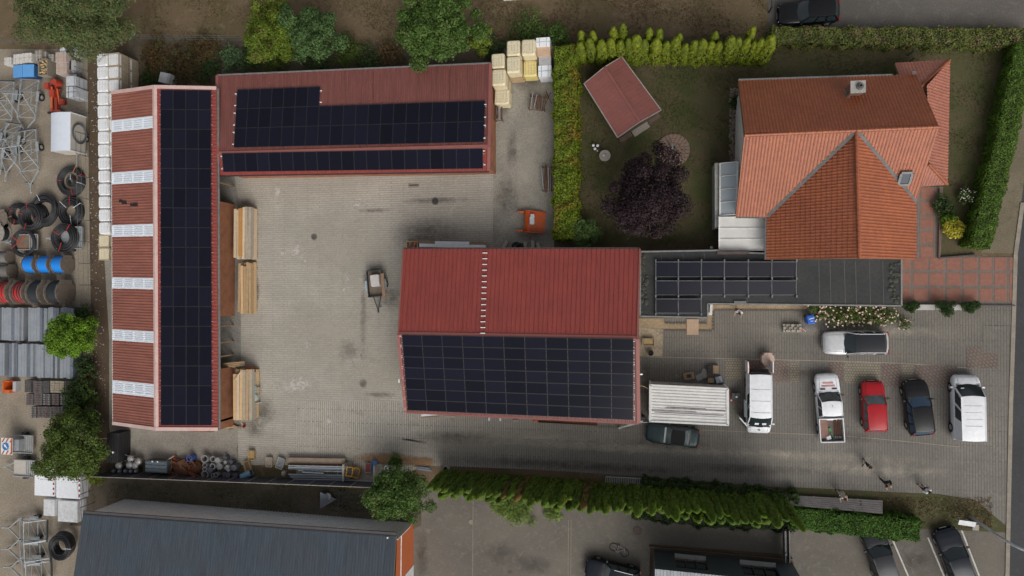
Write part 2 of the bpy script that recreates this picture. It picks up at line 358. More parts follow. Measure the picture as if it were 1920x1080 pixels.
def lumpy(cx, cy, cz, rx, ry, rz, k, lr=.45):
    """k lobes spread over an ellipsoid so that the crown has clumps and gaps"""
    out = []; h1, h2, p1_, p2_ = random.uniform(.06, .16), random.uniform(.05, .12), random.uniform(0, 6.3), random.uniform(0, 6.3)
    for i in range(k):
        g = i + .5; ph = math.acos(1 - 1.55 * g / k); th = math.pi * (1 + 5 ** .5) * g; j = lambda: random.uniform(.8, 1.12)
        q = random.uniform(.5, .9) * (1 + h1 * math.sin(2 * th + p1_) + h2 * math.sin(3 * th + p2_)); s_ = lr * random.uniform(.55, 1.15)
        out.append((cx + rx * q * math.cos(th) * math.sin(ph) * j(), cy + ry * q * math.sin(th) * math.sin(ph) * j(), cz + rz * q * math.cos(ph) * j(), rx * s_, ry * s_, rz * s_ * .9))
    out.append((cx, cy, cz, rx * .6, ry * .6, rz * .6)); return out
def tree(name, label, base, h, rad, mat, n=6000, leaf=.22, k=16, cat='tree', trunk_r=.16, cz=.62, flat=.42, group=None, bark='bark', wd=.6, lr=.45, ry=None):
    t = thing(name, label, cat, base, 0, group); ry = ry or rad; top = h * cz; rz = h * flat
    mb = MB(); mb.tube([(0, 0, -.05), (.04, .02, top * .4), (-.03, .05, top), (0, 0, h * .9)], [trunk_r, trunk_r * .8, trunk_r * .55, .03], 8)
    for i in range(7):
        a = i * 2.4; z0 = top * random.uniform(.45, .95)
        mb.tube([(0, 0, z0), (math.cos(a) * rad * .35, math.sin(a) * ry * .35, z0 + h * .1), (math.cos(a) * rad * .72, math.sin(a) * ry * .72, z0 + h * .2)], [trunk_r * .45, trunk_r * .3, .02], 5)
    mb.build('trunk', M(bark, (.09, .065, .045), rough=.9, scale=6), t, smooth=True)
    n = int(n * 1.7); leaf = leaf * .76; lb = lumpy(0, 0, top, rad, ry, rz, int(k * 1.3), lr * .92); P, N = lobes_points(lb, n); lens = rng.uniform(.65, 1.35, n) * leaf
    o = bpy.data.objects.new('crown', leaf_mesh('crown', leaf_arrays(P, N, lens, lens * wd), mat)); col.objects.link(o); o.parent = t; return t
def shrub(name, label, base, rad, h, mat, n=900, leaf=.13, k=6, cat='shrub', group=None, wd=.7, ry=None, flowers=None):
    t = thing(name, label, cat, base, 0, group); ry = ry or rad
    mb = MB()
    for i in range(5): a = i * 1.3; mb.tube([(0, 0, -.02), (math.cos(a) * rad * .3, math.sin(a) * ry * .3, h * .35), (math.cos(a) * rad * .55, math.sin(a) * ry * .55, h * .7)], [.03, .02, .008], 4)
    mb.build('stem', M('bark', (.09, .065, .045)), t)
    lb = lumpy(0, 0, h * .5, rad, ry, h * .5, k, .55); P, N = lobes_points(lb, n); P[:, 2] = np.maximum(P[:, 2], .03); l = rng.uniform(.7, 1.3, n) * leaf
    o = bpy.data.objects.new('foliage', leaf_mesh('foliage', leaf_arrays(P, N, l, l * wd), mat)); col.objects.link(o); o.parent = t
    if flowers:
        P, N = lobes_points(lb, flowers[0], (.95, 1.08), 1.0, .4); P = P[P[:, 2] > h * .35]; N = N[:len(P)] * 0 + np.array([0, 0, 1]) + rng.normal(size=(len(P), 3)) * .3
        f = bpy.data.objects.new('blossoms', leaf_mesh('blossoms', leaf_arrays(P, N, flowers[2], flowers[2]), flowers[1])); col.objects.link(f); f.parent = t
    return t
def hedge_box(name, label, path, width, h, mat, dens=260, leaf=.13, cat='hedge', wob=.12, group=None, inner=None):
    """a clipped hedge along a ground path: dark woody core, leaves over top and sides"""
    pts = [Vector(p) for p in path]; base = pts[0].copy(); t = thing(name, label, cat, base, 0, group); Ps = []; Ns = []; mb = MB()
    for i in range(len(pts) - 1):
        a, b = pts[i] - base, pts[i + 1] - base; d = (b - a); L = d.length; u = d / L; s_ = Vector((-u.y, u.x, 0)); w = width
        mb.add([a + s_ * x * w * .36 + Vector((0, 0, z)) for z in (0, h * .86) for x in (-1, 1)] + [b + s_ * x * w * .36 + Vector((0, 0, z)) for z in (0, h * .86) for x in (-1, 1)],
               [(0, 1, 3, 2), (4, 6, 7, 5), (2, 3, 7, 6), (0, 2, 6, 4), (1, 5, 7, 3)])
        for face, area in ((0, L * w), (1, L * h), (2, L * h), (3, w * h), (4, w * h)):
            k = int(dens * area)
            if face == 3 and i: continue
            if face == 4 and i < len(pts) - 2: continue
            A = rng.uniform(0, 1, k); B = rng.uniform(0, 1, k); al = A * L; ac = (B - .5) * w; z = B * h
            if face == 0: z = np.full(k, h); nn = np.tile([0, 0, 1.0], (k, 1))
            elif face in (1, 2):
                sg = 1 if face == 1 else -1; ac = np.full(k, sg * w / 2); nn = np.tile(list(s_ * sg), (k, 1))
            else:
                ac = (A - .5) * w; al = np.full(k, 0.0 if face == 3 else L); nn = np.tile(list(-u if face == 3 else u), (k, 1))
            wv = wob * (np.sin(al * 2.1 + 1.3 * face) + .8 * np.sin(al * 5.3 + ac * 3) + rng.normal(size=k) * .55)
            p = np.array(a)[None] + np.outer(al, np.array(u)) + np.outer(ac, np.array(s_)); p[:, 2] += z
            p += nn * wv[:, None]; edge = (np.abs(ac) / (w / 2)) ** 6 * (z / h) ** 6; p[:, 2] -= edge * .12
            p[:, 2] = np.maximum(p[:, 2], .03); Ps.append(p); Ns.append(nn + rng.normal(size=(k, 3)) * .6)
    P = np.concatenate(Ps); N = np.concatenate(Ns); l = rng.uniform(.65, 1.35, len(P)) * leaf
    mb.build('branches', inner or M('hedge_core', (.035, .04, .018), rough=.95), t)
    o = bpy.data.objects.new('foliage', leaf_mesh('foliage', leaf_arrays(P, N, l, l * .7), mat)); col.objects.link(o); o.parent = t; return t
# ================================================================== THE GROUND
def V2(pts, z=0.0): return [W(x, y, 0).to_2d().to_tuple() for x, y in pts]
def sheet(name, pts, z, mat):
    mb = MB(); mb.poly([(*p, z) for p in V2(pts)]); o = mb.build(name, mat); return struct(o)
gm_dry = groundmat('dry_grass', (.155, .108, .066), (.105, .082, .040), (.195, .145, .095), s1=.22, s2=1.1, fine=10)
gm_lawn = groundmat('lawn_grass', (.062, .070, .024), (.108, .084, .048), (.060, .046, .028), s1=.42, s2=1.1, fine=11, t3=(.58, .74))
gm_soil = groundmat('bare_soil', (.078, .054, .038), (.115, .080, .050), (.19, .15, .11), s1=.5, s2=5, fine=8, t3=(.66, .74))
gm_weed = groundmat('weedy_soil', (.090, .072, .050), (.125, .102, .075), (.045, .052, .018), s1=.45, s2=1.3, fine=9, t3=(.56, .72))
gm_conc = groundmat('yard_concrete', (.300, .255, .195), (.215, .180, .138), (.34, .30, .245), s1=.22, s2=1.5, fine=7, bump=.12, t3=(.6, .8))
gm_pad = groundmat('concrete_lane', (.305, .280, .235), (.225, .208, .178), (.36, .33, .28), s1=.32, s2=1.3, fine=8, bump=.1, t3=(.58, .8))
gm_asph = groundmat('asphalt', (.062, .063, .066), (.052, .053, .056), (.075, .075, .077), s1=.3, s2=3, fine=16, bump=.3)
gm_lot = groundmat('worn_lot_asphalt', (.165, .147, .122), (.125, .112, .096), (.195, .175, .145), s1=.18, s2=2.2, fine=20, bump=.4, t3=(.52, .72))
gm_lane = groundmat('lane_asphalt', (.125, .112, .098), (.095, .088, .079), (.15, .135, .115), s1=.2, s2=1.2, fine=12)
gm_kerb = M('kerb_stone', (.30, .26, .21), (.22, .19, .155), rough=.9, scale=1.5, bump=.2)
pv_yard = pavemat('yard_pavers', (.400, .370, .318), (.312, .290, .250), (.225, .202, .170), 0.0, dust=(.41, .37, .31), dt=(.56, .78))
pv_drive = pavemat('drive_pavers', (.198, .182, .160), (.158, .146, .131), (.102, .092, .080), R(90), dust=(.25, .225, .185), dt=(.58, .8), fade=(-16.0, 2.0, (.385, .356, .306)))
pv_side = pavemat('side_drive_pavers', (.185, .166, .141), (.150, .138, .121), (.095, .085, .072), R(90), dust=(.26, .22, .18), dt=(.62, .84), s1=.2)
pv_red = pavemat('red_pavers', (.190, .142, .122), (.165, .130, .112), (.085, .066, .055), R(45), bw=.3, rh=.22)
pv_buff = pavemat('buff_pavers', (.275, .240, .180), (.215, .190, .150), (.10, .085, .065), 0.0, bw=.2, rh=.2)

g = MB(); g.poly([(-420, -420, -.004), (420, -420, -.004), (420, 420, -.004), (-420, 420, -.004)]); struct(g.build('ground', gm_dry))
sheet('storage_yard', [(-700, 92), (164, 92), (166, 300), (170, 560), (176, 800), (178, 1500), (-700, 1500)], .002, gm_conc)
sheet('soil_strip', [(150, 60), (262, 60), (262, 175), (215, 175), (212, 500), (205, 650), (213, 800), (205, 885), (182, 890), (170, 560), (164, 92)], .008, gm_soil)
sheet('weed_strip', [(240, 70), (460, 72), (940, 95), (940, 128), (410, 150), (240, 170)], .013, gm_weed)
sheet('concrete_apron', [(196, 485), (300, 485), (300, 770), (450, 770), (450, 802), (444, 840), (447, 872), (360, 868), (215, 860), (205, 800), (205, 640)], .014, gm_pad)
yard = sheet('paved_yard', [(300, 300), (932, 300), (932, 480), (1000, 480), (1000, 752), (556, 752), (556, 872), (446, 872), (446, 802), (300, 802)], .018, pv_yard)
drive = sheet('paved_drive', [(556, 752), (1000, 752), (1000, 640), (1700, 672), (1894, 672), (1891, 958), (1886, 985), (1828, 937), (1760, 926), (1480, 915), (1200, 893), (1000, 880), (800, 873), (705, 905), (556, 895)], .018, pv_drive)
sheet('side_drive', [(1190, 596), (1332, 596), (1332, 576), (1700, 576), (1902, 572), (1895, 690), (1700, 684), (1190, 668)], .022, pv_side)
sheet('concrete_lane', [(926, 80), (1039, 80), (1039, 480), (924, 480)], .024, gm_pad)
sheet('shed_floor', [(330, 300), (440, 330), (452, 400), (452, 800), (330, 790)], .026, groundmat('shed_floor', (.25, .235, .205), (.19, .18, .16), s1=.5, fine=7, bump=.1))
sheet('garden_lawn', [(1040, 80), (1440, 60), (1440, 85), (1892, 85), (1812, 480), (1200, 480), (1040, 480)], .004, gm_lawn)
sheet('roadside_verge', [(1905, 150), (1925, 60), (1990, 60), (1975, 476), (1840, 474)], .010, groundmat('verge', (.20, .165, .115), (.15, .125, .085), (.10, .095, .05), s1=.3, s2=1.5, fine=12))
sheet('road', [(1906, 440), (1960, 60), (2600, 60), (2600, 1700), (1876, 1700)], .012, gm_asph)
kb = MB(); pts = [W(1920, 380), W(1907, 476), W(1904, 575), W(1898, 760), W(1893, 1000), W(1887, 1300)]
for a, b in zip(pts, pts[1:]): kb.bar(a + Vector((-.12, 0, .03)), b + Vector((-.12, 0, .03)), .28, .09)
struct(kb.build('kerb', gm_kerb))
sheet('lane', [(1436, -200), (2300, -200), (2300, 52), (1440, 52)], .010, gm_lane)
sheet('car_park', [(742, 905), (1000, 915), (1480, 950), (1740, 972), (1893, 1000), (1880, 1500), (650, 1500), (742, 1000)], .006, gm_lot)
sheet('grass_island', [(1480, 913), (1760, 927), (1828, 938), (1885, 986), (1888, 998), (1740, 992), (1480, 985)], .024, groundmat('island_grass', (.080, .065, .036), (.062, .072, .026), (.14, .088, .052), s1=.5, s2=1.5, fine=10))
sheet('fence_strip', [(182, 890), (706, 920), (790, 900), (790, 985), (742, 1010), (130, 985)], .012, gm_weed)

# pavers of other colours let into the drive
PT = [(1240, 668, 1282, 708, pv_side), (1360, 672, 1392, 712, pv_buff), (1398, 673, 1452, 716, pv_red), (1452, 675, 1478, 716, pv_red), (1482, 676, 1498, 716, pv_buff), (1500, 677, 1552, 717, pv_drive), (1553, 678, 1580, 716, pv_red),
      (1583, 679, 1650, 718, pv_buff), (1652, 681, 1690, 726, pv_red), (1692, 683, 1712, 726, pv_buff), (1714, 684, 1795, 726, pv_red), (1812, 650, 1870, 690, pv_red), (1842, 610, 1890, 662, pv_side)]
for i_, (x0, y0, x1, y1, m) in enumerate(PT):
    mb = MB(); mb.poly([W(x, y, .027 + .0012 * i_) for x, y in ((x0, y0), (x1, y0 + .022 * (x1 - x0)), (x1, y1 + .02 * (x1 - x0)), (x0, y1))]); mb.build('paver_patch', m, drive)
for p, w in (([(1205, 669), (1350, 672), (1600, 678), (1700, 682), (1820, 690)], .07), ([(1310, 806), (1480, 813), (1560, 816), (1640, 822), (1800, 838)], .06)):
    mb = MB()
    for a, b in zip(p, p[1:]): mb.bar(W(*a, .03), W(*b, .03), w, .012)
    mb.build('edging_row', M('pale_edging', (.32, .28, .225), rough=.9), drive)
# stains, dust and spilt plaster on the yard
m_dust = patchmat('plaster_dust', (.50, .47, .42), .8, 2.6, lo=.25, hi=.9); m_oil = patchmat('oil_stain', (.085, .075, .064), .42, 1.6, .7, lo=.12, hi=1.1)
m_sand = patchmat('sand_drift', (.42, .38, .315), .55, 1.1, lo=.1, hi=1.1); m_rust = patchmat('rust_wash', (.28, .165, .085), .8, 1.6, lo=.06, hi=.7); m_dirt = patchmat('dark_dirt', (.10, .086, .070), .4, 1.7, lo=.12, hi=1.0)
def blot(name, x, y, rx, ry, m, par=yard, z=.030, rz=0.0):
    c = W(x, y, z); s = FPX / CAMH; a, b = rx / s, ry / s; mb = MB()
    mb.poly([(a * math.cos(i * math.pi / 12), b * math.sin(i * math.pi / 12), 0) for i in range(24)]); o = mb.build(name, m, par); o.location = c; o.rotation_euler.z = rz; blot.z += .0006; o.location.z = z + blot.z - .03; return o
blot.z = .03
for a in [(556, 468, 24, 22), (572, 490, 12, 14), (540, 725, 46, 18), (668, 676, 46, 12), (672, 384, 16, 13), (650, 520, 14, 20), (645, 543, 10, 8), (530, 474, 12, 8), (617, 790, 18, 12), (575, 645, 10, 22), (760, 740, 26, 60), (520, 360, 16, 30), (560, 720, 60, 30)]: blot('plaster_dust', *a, m_dust)
for a in [(816, 376, 90, 8), (800, 440, 90, 44), (681, 600, 9, 90), (700, 520, 30, 26), (735, 560, 26, 30), (655, 655, 30, 26), (712, 740, 40, 8), (495, 770, 34, 36), (476, 800, 30, 30), (480, 545, 12, 40), (452, 440, 14, 40), (455, 380, 24, 14), (700, 395, 44, 6), (478, 560, 10, 22), (760, 640, 10, 60)]: blot('oil_stain', *a, m_oil)
for a in [(640, 470, 120, 110), (620, 620, 150, 90), (700, 700, 120, 60)]: blot('sand_drift', *a, m_sand)
for a in [(690, 840, 150, 26), (640, 858, 70, 22), (505, 856, 40, 28), (830, 838, 140, 16), (1000, 820, 220, 16)]: blot('sand_drift', *a, m_sand, drive)
for a in [(730, 862, 90, 16), (790, 866, 40, 12)]: blot('rust_wash', *a, m_rust, drive)
for a in [(1000, 868, 260, 14), (1180, 880, 160, 12), (1500, 700, 60, 20), (1400, 880, 160, 12), (1590, 820, 60, 14), (1250, 830, 80, 14), (640, 880, 90, 18), (1210, 700, 14, 90), (1400, 770, 26, 70), (1150, 800, 60, 6), (850, 820, 120, 16)]: blot('dark_dirt', *a, m_dirt, drive)
for a in [(1300, 846, 560, 14), (1000, 832, 300, 12), (1650, 880, 160, 16), (1600, 620, 200, 14)]: blot('worn_track', *a, m_sand, drive)
lot = bpy.data.objects['car_park']
for a in [(940, 1040, 40, 30), (1000, 1060, 50, 24), (1710, 1055, 18, 20), (1140, 1075, 80, 30), (792, 1040, 16, 60), (957, 1073, 8, 6), (1730, 1050, 16, 16)]: blot('oil_stain', *a, m_oil, lot)
lane_c = bpy.data.objects['concrete_lane']
for a in [(950, 370, 34, 50), (990, 150, 40, 30), (1000, 440, 40, 20), (960, 280, 16, 50), (945, 205, 14, 16)]: blot('oil_stain', *a, m_oil, lane_c)
for a in [(985, 330, 40, 60), (1000, 250, 30, 50)]: blot('sand_drift', *a, m_sand, lane_c)
# bricks of the red drive in squares
dw = sheet('brick_driveway', [(1688, 476), (1716, 350), (1768, 350), (1764, 480), (1908, 482), (1903, 573), (1688, 573)], .026, pavemat('driveway_border', (.225, .172, .145), (.19, .15, .128), (.07, .065, .055), R(90), bw=.2, rh=.1, mortar=.014))
m_sq = pavemat('red_clinker', (.305, .138, .100), (.265, .124, .092), (.19, .10, .075), 0.0, bw=.2, rh=.1, mortar=.012, s1=.6)
for j, (y0, y1) in enumerate(((484, 505), (513, 534), (542, 563))):
    for x0, x1 in ((1692, 1706), (1713, 1738), (1744, 1769), (1776, 1800), (1807, 1831), (1838, 1858), (1865, 1886), (1893, 1904)):
        mb = MB(); a, b = W(x0 - 1, y0 - 1), W(x1 + 1, y1 + 1); mb.box(((a.x + b.x) / 2, (a.y + b.y) / 2, .032), (b.x - a.x, a.y - b.y, .016)); mb.build('paving_square', m_sq, dw)
for j in range(5):
    y0 = 352 + j * 27.5; mb = MB(); a, b = W(1727 - .4 * j, y0), W(1751 - .4 * j, y0 + 21); mb.box(((a.x + b.x) / 2, (a.y + b.y) / 2, .032), (b.x - a.x, a.y - b.y, .016)); mb.build('paving_square', m_sq, dw)
# painted bay lines
m_line = M('road_paint', (.62, .61, .58), (.42, .41, .38), rough=.8, scale=5)
for i, ((x0, y0), (x1, y1)) in enumerate((((1672, 1008), (1705, 1085)), ((1740, 1008), (1772, 1085)), ((1803, 994), (1838, 1085)))):
    mb = MB(); mb.bar(W(x0, y0, .016), W(x1, y1, .016), .11, .006); mb.build('bay_line', m_line, lot)
for (x0, y0), (x1, y1) in (((887, 940), (886, 1080)), ((1066, 975), (1065, 1080)), ((1071, 975), (1070, 1080))):
    mb = MB(); mb.bar(W(x0, y0, .016), W(x1, y1, .016), .06, .02); mb.build('edging_row', M('pale_edging2', (.26, .225, .175), rough=.9), lot)

# manholes and drains
def manhole(x, y, r, label, c=(.075, .066, .060), ring=(.20, .18, .155), z=.03):
    t = thing('manhole_cover', label, 'manhole', W(x, y, z)); s = FPX / CAMH; r = r / s
    mb = MB(); mb.lathe((0, 0, 0), [(r * .8, 0), (r * .8, .012), (r, .012), (r, -.01)], 24); mb.build('rim', M('mh_rim%g' % x, ring, rough=.8), t)
    mb = MB(); mb.cyl((0, 0, -.01), (0, 0, .008), r * .78, n=24)
    for i in range(-2, 3): mb.box((0, i * r * .28, .011), (r * 1.2 * math.cos(i * .5), r * .1, .008))
    mb.build('lid', M('mh_lid%g' % x, c, rough=.6, metal=.3, scale=8), t)
manhole(589, 444, 7, 'dark round manhole near the pale plaster splashes in the yard')
manhole(816, 377, 8, 'dark round manhole below the slotted drain by the long roof')
manhole(681, 719, 8.5, 'dark round manhole with a wet trail beside the middle hall')
manhole(883, 979, 6, 'pale round manhole on the edging line of the car park', (.30, .26, .20), (.12, .10, .085), z=.012)
manhole(1195, 995, 8, 'rusty brown round manhole in the car park near the dark shed', (.11, .075, .055), (.08, .065, .055), z=.012)
manhole(1287, 975, 7.5, 'pale grey round manhole half under the thuja hedge', (.23, .21, .19), (.2, .18, .16), z=.012)
t = thing('slot_drain', 'slotted drain in a pale concrete frame near the long roof', 'drain', W(776, 347, .02))
mb = MB()
for c, d in (((0, .16, .008), (1.02, .1, .016)), ((0, -.16, .008), (1.02, .1, .016)), ((-.48, 0, .008), (.06, .22, .016)), ((.48, 0, .008), (.06, .22, .016))): mb.box(c, d)
mb.build('frame', gm_kerb, t)
mb = MB(); mb.box((0, 0, .004), (.9, .12, .006)); mb.build('slot', M('slot_dark', (.02, .02, .02)), t)

# ================================================================== SOLAR PANELS
def pvmat(name, c):
    k = NT(name); ob = k.n('ShaderNodeObjectInfo')
    a = k.mix(1.0, tuple(c) + (1,), k.ramp(ob.outputs['Random'], 0, 1, (.78, .78, .82, 1), (1.2, 1.2, 1.32, 1)), 'MULTIPLY')
    v = k.obj(); br = k.n('ShaderNodeTexBrick'); br.offset = 0.0; br.inputs['Scale'].default_value = 1; br.inputs['Brick Width'].default_value = .1; br.inputs['Row Height'].default_value = .18; br.inputs['Mortar Size'].default_value = .004
    k.l(v, br.inputs[0]); a = k.mix(k.math('MULTIPLY', br.outputs['Fac'], .35), a, (.02, .02, .03, 1))
    k.l(a, k.b.inputs['Base Color']); k.b.inputs['Roughness'].default_value = .16; k.b.inputs['Specular IOR Level'].default_value = .09; MATS[name] = k.m; return k.m
m_pv = pvmat('pv_glass', (.0082, .0088, .0145)); m_pvf = M('pv_frame', (.030, .030, .035), rough=.5, metal=.2)
m_alu = M('aluminium', (.62, .63, .64), (.5, .5, .52), rough=.4, metal=.6, amt=.1)
m_clip = M('white_clip', (.82, .82, .82), rough=.5, amt=.1)
def pv_mesh(w, h):
    mb = MB(); f = .022; T = .035
    mb.box((0, 0, T / 2), (w - .03, h - .03, T), m=0)
    for c, d in (((0, h / 2 - f / 2), (w, f)), ((0, -h / 2 + f / 2), (w, f)), ((w / 2 - f / 2, 0), (f, h - 2 * f)), ((-w / 2 + f / 2, 0), (f, h - 2 * f))): mb.box((*c, T / 2 + .002), (*d, T + .006), m=1)
    return mb.mesh('solar_panel', [m_pv, m_pvf])
def pv_array(root, plane, q, nu, nv, cells=None, gap=.022, off=.11):
    """q: picture corners (near u0v0, u1v0, u1v1, u0v1) of the array on a roof plane"""
    c = [plane.at(*p, off) for p in q]; f = lambda u, v: c[0].lerp(c[1], u).lerp(c[3].lerp(c[2], u), v)
    du = ((c[1] - c[0]).length + (c[2] - c[3]).length) / 2 / nu; dv = ((c[3] - c[0]).length + (c[2] - c[1]).length) / 2 / nv
    me = pv_mesh(du - gap, dv - gap); U = ((c[1] - c[0]) + (c[2] - c[3])).normalized(); n = plane.n; Vv = n.cross(U)
    rot = Matrix((U, Vv, n)).transposed().to_4x4()
    for i in range(nu):
        for j in range(nv):
            if cells and (i, j) not in cells: continue
            inst('solar_panel', me, root, Matrix.Translation(f((i + .5) / nu, (j + .5) / nv) - root.location) @ rot)
    rl = MB(); rl_off = n * -.06
    for j in range(nv):
        us = [i for i in range(nu) if not cells or (i, j) in cells]
        for t in (.25, .75): rl.bar(f(min(us) / nu, (j + t) / nv) + rl_off - U * .1, f((max(us) + 1) / nu, (j + t) / nv) + rl_off + U * .1, .045, .05)
    rl.build('mounting_rails', m_alu, root, root.location)
    return f
def clips(root, pts, w=.16, d=.07, h=.05):
    for p in pts:
        mb = MB(); mb.box((0, 0, 0), (w, d, h)); o = mb.build('mounting_clip', m_clip, root); o.location = p - root.location

def wall_ring(pts, z0, ztops, th=.2):
    """closed wall following ground points, each corner with its own top height"""
    mb = MB(); n = len(pts)
    c = sum((Vector(p).to_2d() for p in pts), Vector((0, 0))) / n
    for i in range(n):
        a, b = Vector(pts[i]).to_2d(), Vector(pts[(i + 1) % n]).to_2d(); za, zb = ztops[i], ztops[(i + 1) % n]
        d = (b - a).normalized(); s = Vector((-d.y, d.x)); s = s if s.dot(c - a) > 0 else -s
        vs = [(a.x, a.y, z0), (b.x, b.y, z0), (b.x, b.y, zb), (a.x, a.y, za)]; w = s * th
        vs += [(x + w.x, y + w.y, z) for x, y, z in vs]
        mb.add(vs, [(0, 1, 2, 3), (7, 6, 5, 4), (0, 4, 5, 1), (3, 2, 6, 7), (0, 3, 7, 4), (1, 5, 6, 2)])
    return mb
def slab(pts, th, mb=None):                       # thin roof body under the covering
    mb = mb or MB(); n = (pts[1] - pts[0]).cross(pts[2] - pts[0]).normalized(); n = n if n.z > 0 else -n; k = len(pts)
    vs = [p - n * .015 for p in pts] + [p - n * (th + .015) for p in pts]
    return mb.add(vs, [list(range(k)), list(range(k, 2 * k))[::-1]] + [(i, (i + 1) % k, k + (i + 1) % k, k + i) for i in range(k)])

# ================================================================== LONG WEST HALL (open sheds and brick bays)
m_red_old = roofmat('faded_red_sheet', (.305, .108, .074), (.255, .090, .062), 'X', .55, .3)
m_red = roofmat('red_sheet', (.262, .050, .039), (.222, .044, .035), 'Y', .42, .14)
m_red2 = roofmat('dusty_red_sheet', (.190, .064, .052), (.155, .054, .045), 'Y', .5, .28)
m_trim = M('pale_pink_trim', (.56, .40, .36), (.47, .31, .28), rough=.6, scale=1.2, amt=.15)
m_trim2 = M('rose_trim', (.255, .085, .070), (.22, .074, .062), rough=.55, scale=1.2, amt=.15)
m_brickE = brickmat('red_brick', (.30, .105, .045), (.25, .085, .038), (.27, .15, .085), 'Y')
m_brickX = brickmat('red_brick_x', (.32, .12, .055), (.26, .09, .04), (.30, .19, .12), 'X')
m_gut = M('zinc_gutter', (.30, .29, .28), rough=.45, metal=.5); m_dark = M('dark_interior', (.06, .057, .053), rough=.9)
m_wood = M('framing_timber', (.30, .20, .11), rough=.8)
LA, LB = W(209.5, 174, 3.75), W(212, 793, 3.75); RA, RB = W(290, 163, 5.0), W(293, 804, 5.0); EA, EB = W(406, 165.5, 3.9), W(409, 804.5, 3.9)
wh = thing('storage_hall', 'long hall with six skylight strips and solar panels on its red roof', 'hall', W(300, 480)); off = wh.location
# left slope in seven sheets with six translucent strips between them
sk = [(226.5, 248.5), (324.5, 346.5), (423, 445), (521, 541.5), (618, 638.5), (713, 737)]
def frac(y): return (y - 174) / (793 - 174)
cuts = [0] + [v for a, b in sk for v in (frac(a), frac(b))] + [1]
m_sky = NT('skylight_sheet'); m_sky.b.inputs['Base Color'].default_value = (.74, .78, .83, 1); m_sky.b.inputs['Roughness'].default_value = .35; m_sky = m_sky.m
m_skyd = M('skylight_shade', (.58, .62, .67), (.68, .71, .75), rough=.35, scale=3)
for i in range(len(cuts) - 1):
    a, b = cuts[i], cuts[i + 1]; q = [LA.lerp(LB, a), LA.lerp(LB, b), RA.lerp(RB, b), RA.lerp(RB, a)]
    if i % 2 == 0: ribbed(*q, .235, .045).build('roof_sheet', m_red_old, wh, off)
    else:
        lift = Vector((0, 0, .03)); s = ribbed(*[p + lift for p in q], .16, .03).build('skylight', m_sky, wh, off)
        for u in range(4):
            for r in range(4):
                mb = MB(); t0, t1 = .20 + .185 * r, .20 + .185 * r + .10; x0 = .06 + u * .235; x1 = x0 + .19
                pp = [q[0].lerp(q[1], t).lerp(q[3].lerp(q[2], t), x) + Vector((0, 0, .075)) for t, x in ((t0, x0), (t1, x0), (t1, x1), (t0, x1))]
                mb.poly(pp); o = mb.build('pane', m_skyd, s)
ridge = MB(); up = Vector((0, 0, .09)); RW = (EA - RA).normalized() * .24; LW = (LA - RA).normalized() * .24
ridge.add([RA + LW + up * .6, RA + up, RA + RW + up * .6, RB + LW + up * .6, RB + up, RB + RW + up * .6], [(0, 1, 4, 3), (1, 2, 5, 4)]); ridge.build('ridge_cap', m_trim, wh, off)
ribbed(EA, EB, RB, RA, .30, .035).build('roof_sheet', m_red, wh, off)
b = slab([LA, LB, RB, RA], .1); slab([RA, RB, EB, EA], .1, b); b.build('roof_deck', m_wood, wh, off)
for a, c in ((LA, RA), (RA, EA), (LB, RB), (RB, EB)): MB().bar(a + Vector((0, 0, .02)), c + Vector((0, 0, .02)), .30, .16).build('verge_trim', m_trim, wh, off)
gt = MB(); gt.bar(EA + Vector((.10, 0, -.10)), EB + Vector((.10, 0, -.10)), .14, .12); gt.build('gutter', m_gut, wh, off)
gt = MB(); gt.bar(LA + Vector((-.05, 0, -.06)), LB + Vector((-.05, 0, -.06)), .08, .1); gt.build('gutter', M('white_gutter', (.62, .58, .54), rough=.5), wh, off)
# walls: closed west side and gables, east side with two brick bays
x0 = LA.x + .35; xe = W(441, 480).x; ya, yb = EA.y - .35, EB.y + .35
mb = MB(); mb.box((x0, (ya + yb) / 2, 1.83), (.2, ya - yb, 3.66)); mb.box(((x0 + xe) / 2, ya, 1.8), (xe - x0, .2, 3.6)); mb.build('wall', m_brickX, wh, off)
mb = MB()
for c in (ya, yb): mb.add([(x0, c, 3.6), (RA.x, c, 4.8), (xe, c, 3.75)], [(0, 1, 2)])
mb.build('gable', m_brickX, wh, off)
# the south gable stands in two leaves, open in the middle, on the concrete
mb = MB(); mb.box(((x0 + xe) / 2, yb, 1.8), (xe - x0, .2, 3.6)); mb.build('wall', m_brickX, wh, off)
for y0, y1 in ((384, 592), (687, 797)):
    a, b2 = W(441, y0), W(441, y1); mb = MB(); mb.box((xe - .12, (a.y + b2.y) / 2, 1.75), (.24, a.y - b2.y, 3.5)); mb.box((xe - 1.2, a.y - .1, 1.75), (2.0, .2, 3.5)); mb.box((xe - 1.2, b2.y + .1, 1.75), (2.0, .2, 3.5)); mb.build('brick_wall', m_brickE, wh, off)
for y in (330, 350, 610, 640, 665):
    p = W(441, y); mb = MB(); mb.box((xe - .1, p.y, 1.75), (.12, .12, 3.5)); mb.build('post', m_wood, wh, off)
mb = MB(); mb.box((xe - .12, (EA.y + EB.y) / 2, 3.58), (.16, EA.y - EB.y - 1.0, .2)); mb.build('eaves_beam', m_wood, wh, off)
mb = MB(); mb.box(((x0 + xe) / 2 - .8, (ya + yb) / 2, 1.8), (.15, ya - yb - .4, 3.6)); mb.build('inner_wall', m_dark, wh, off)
pw = Pl(EA, EB, RA)
pv_array(wh, pw, [(301, 168.5), (396, 169.5), (397.5, 797.5), (301.5, 797.5)], 4, 17)
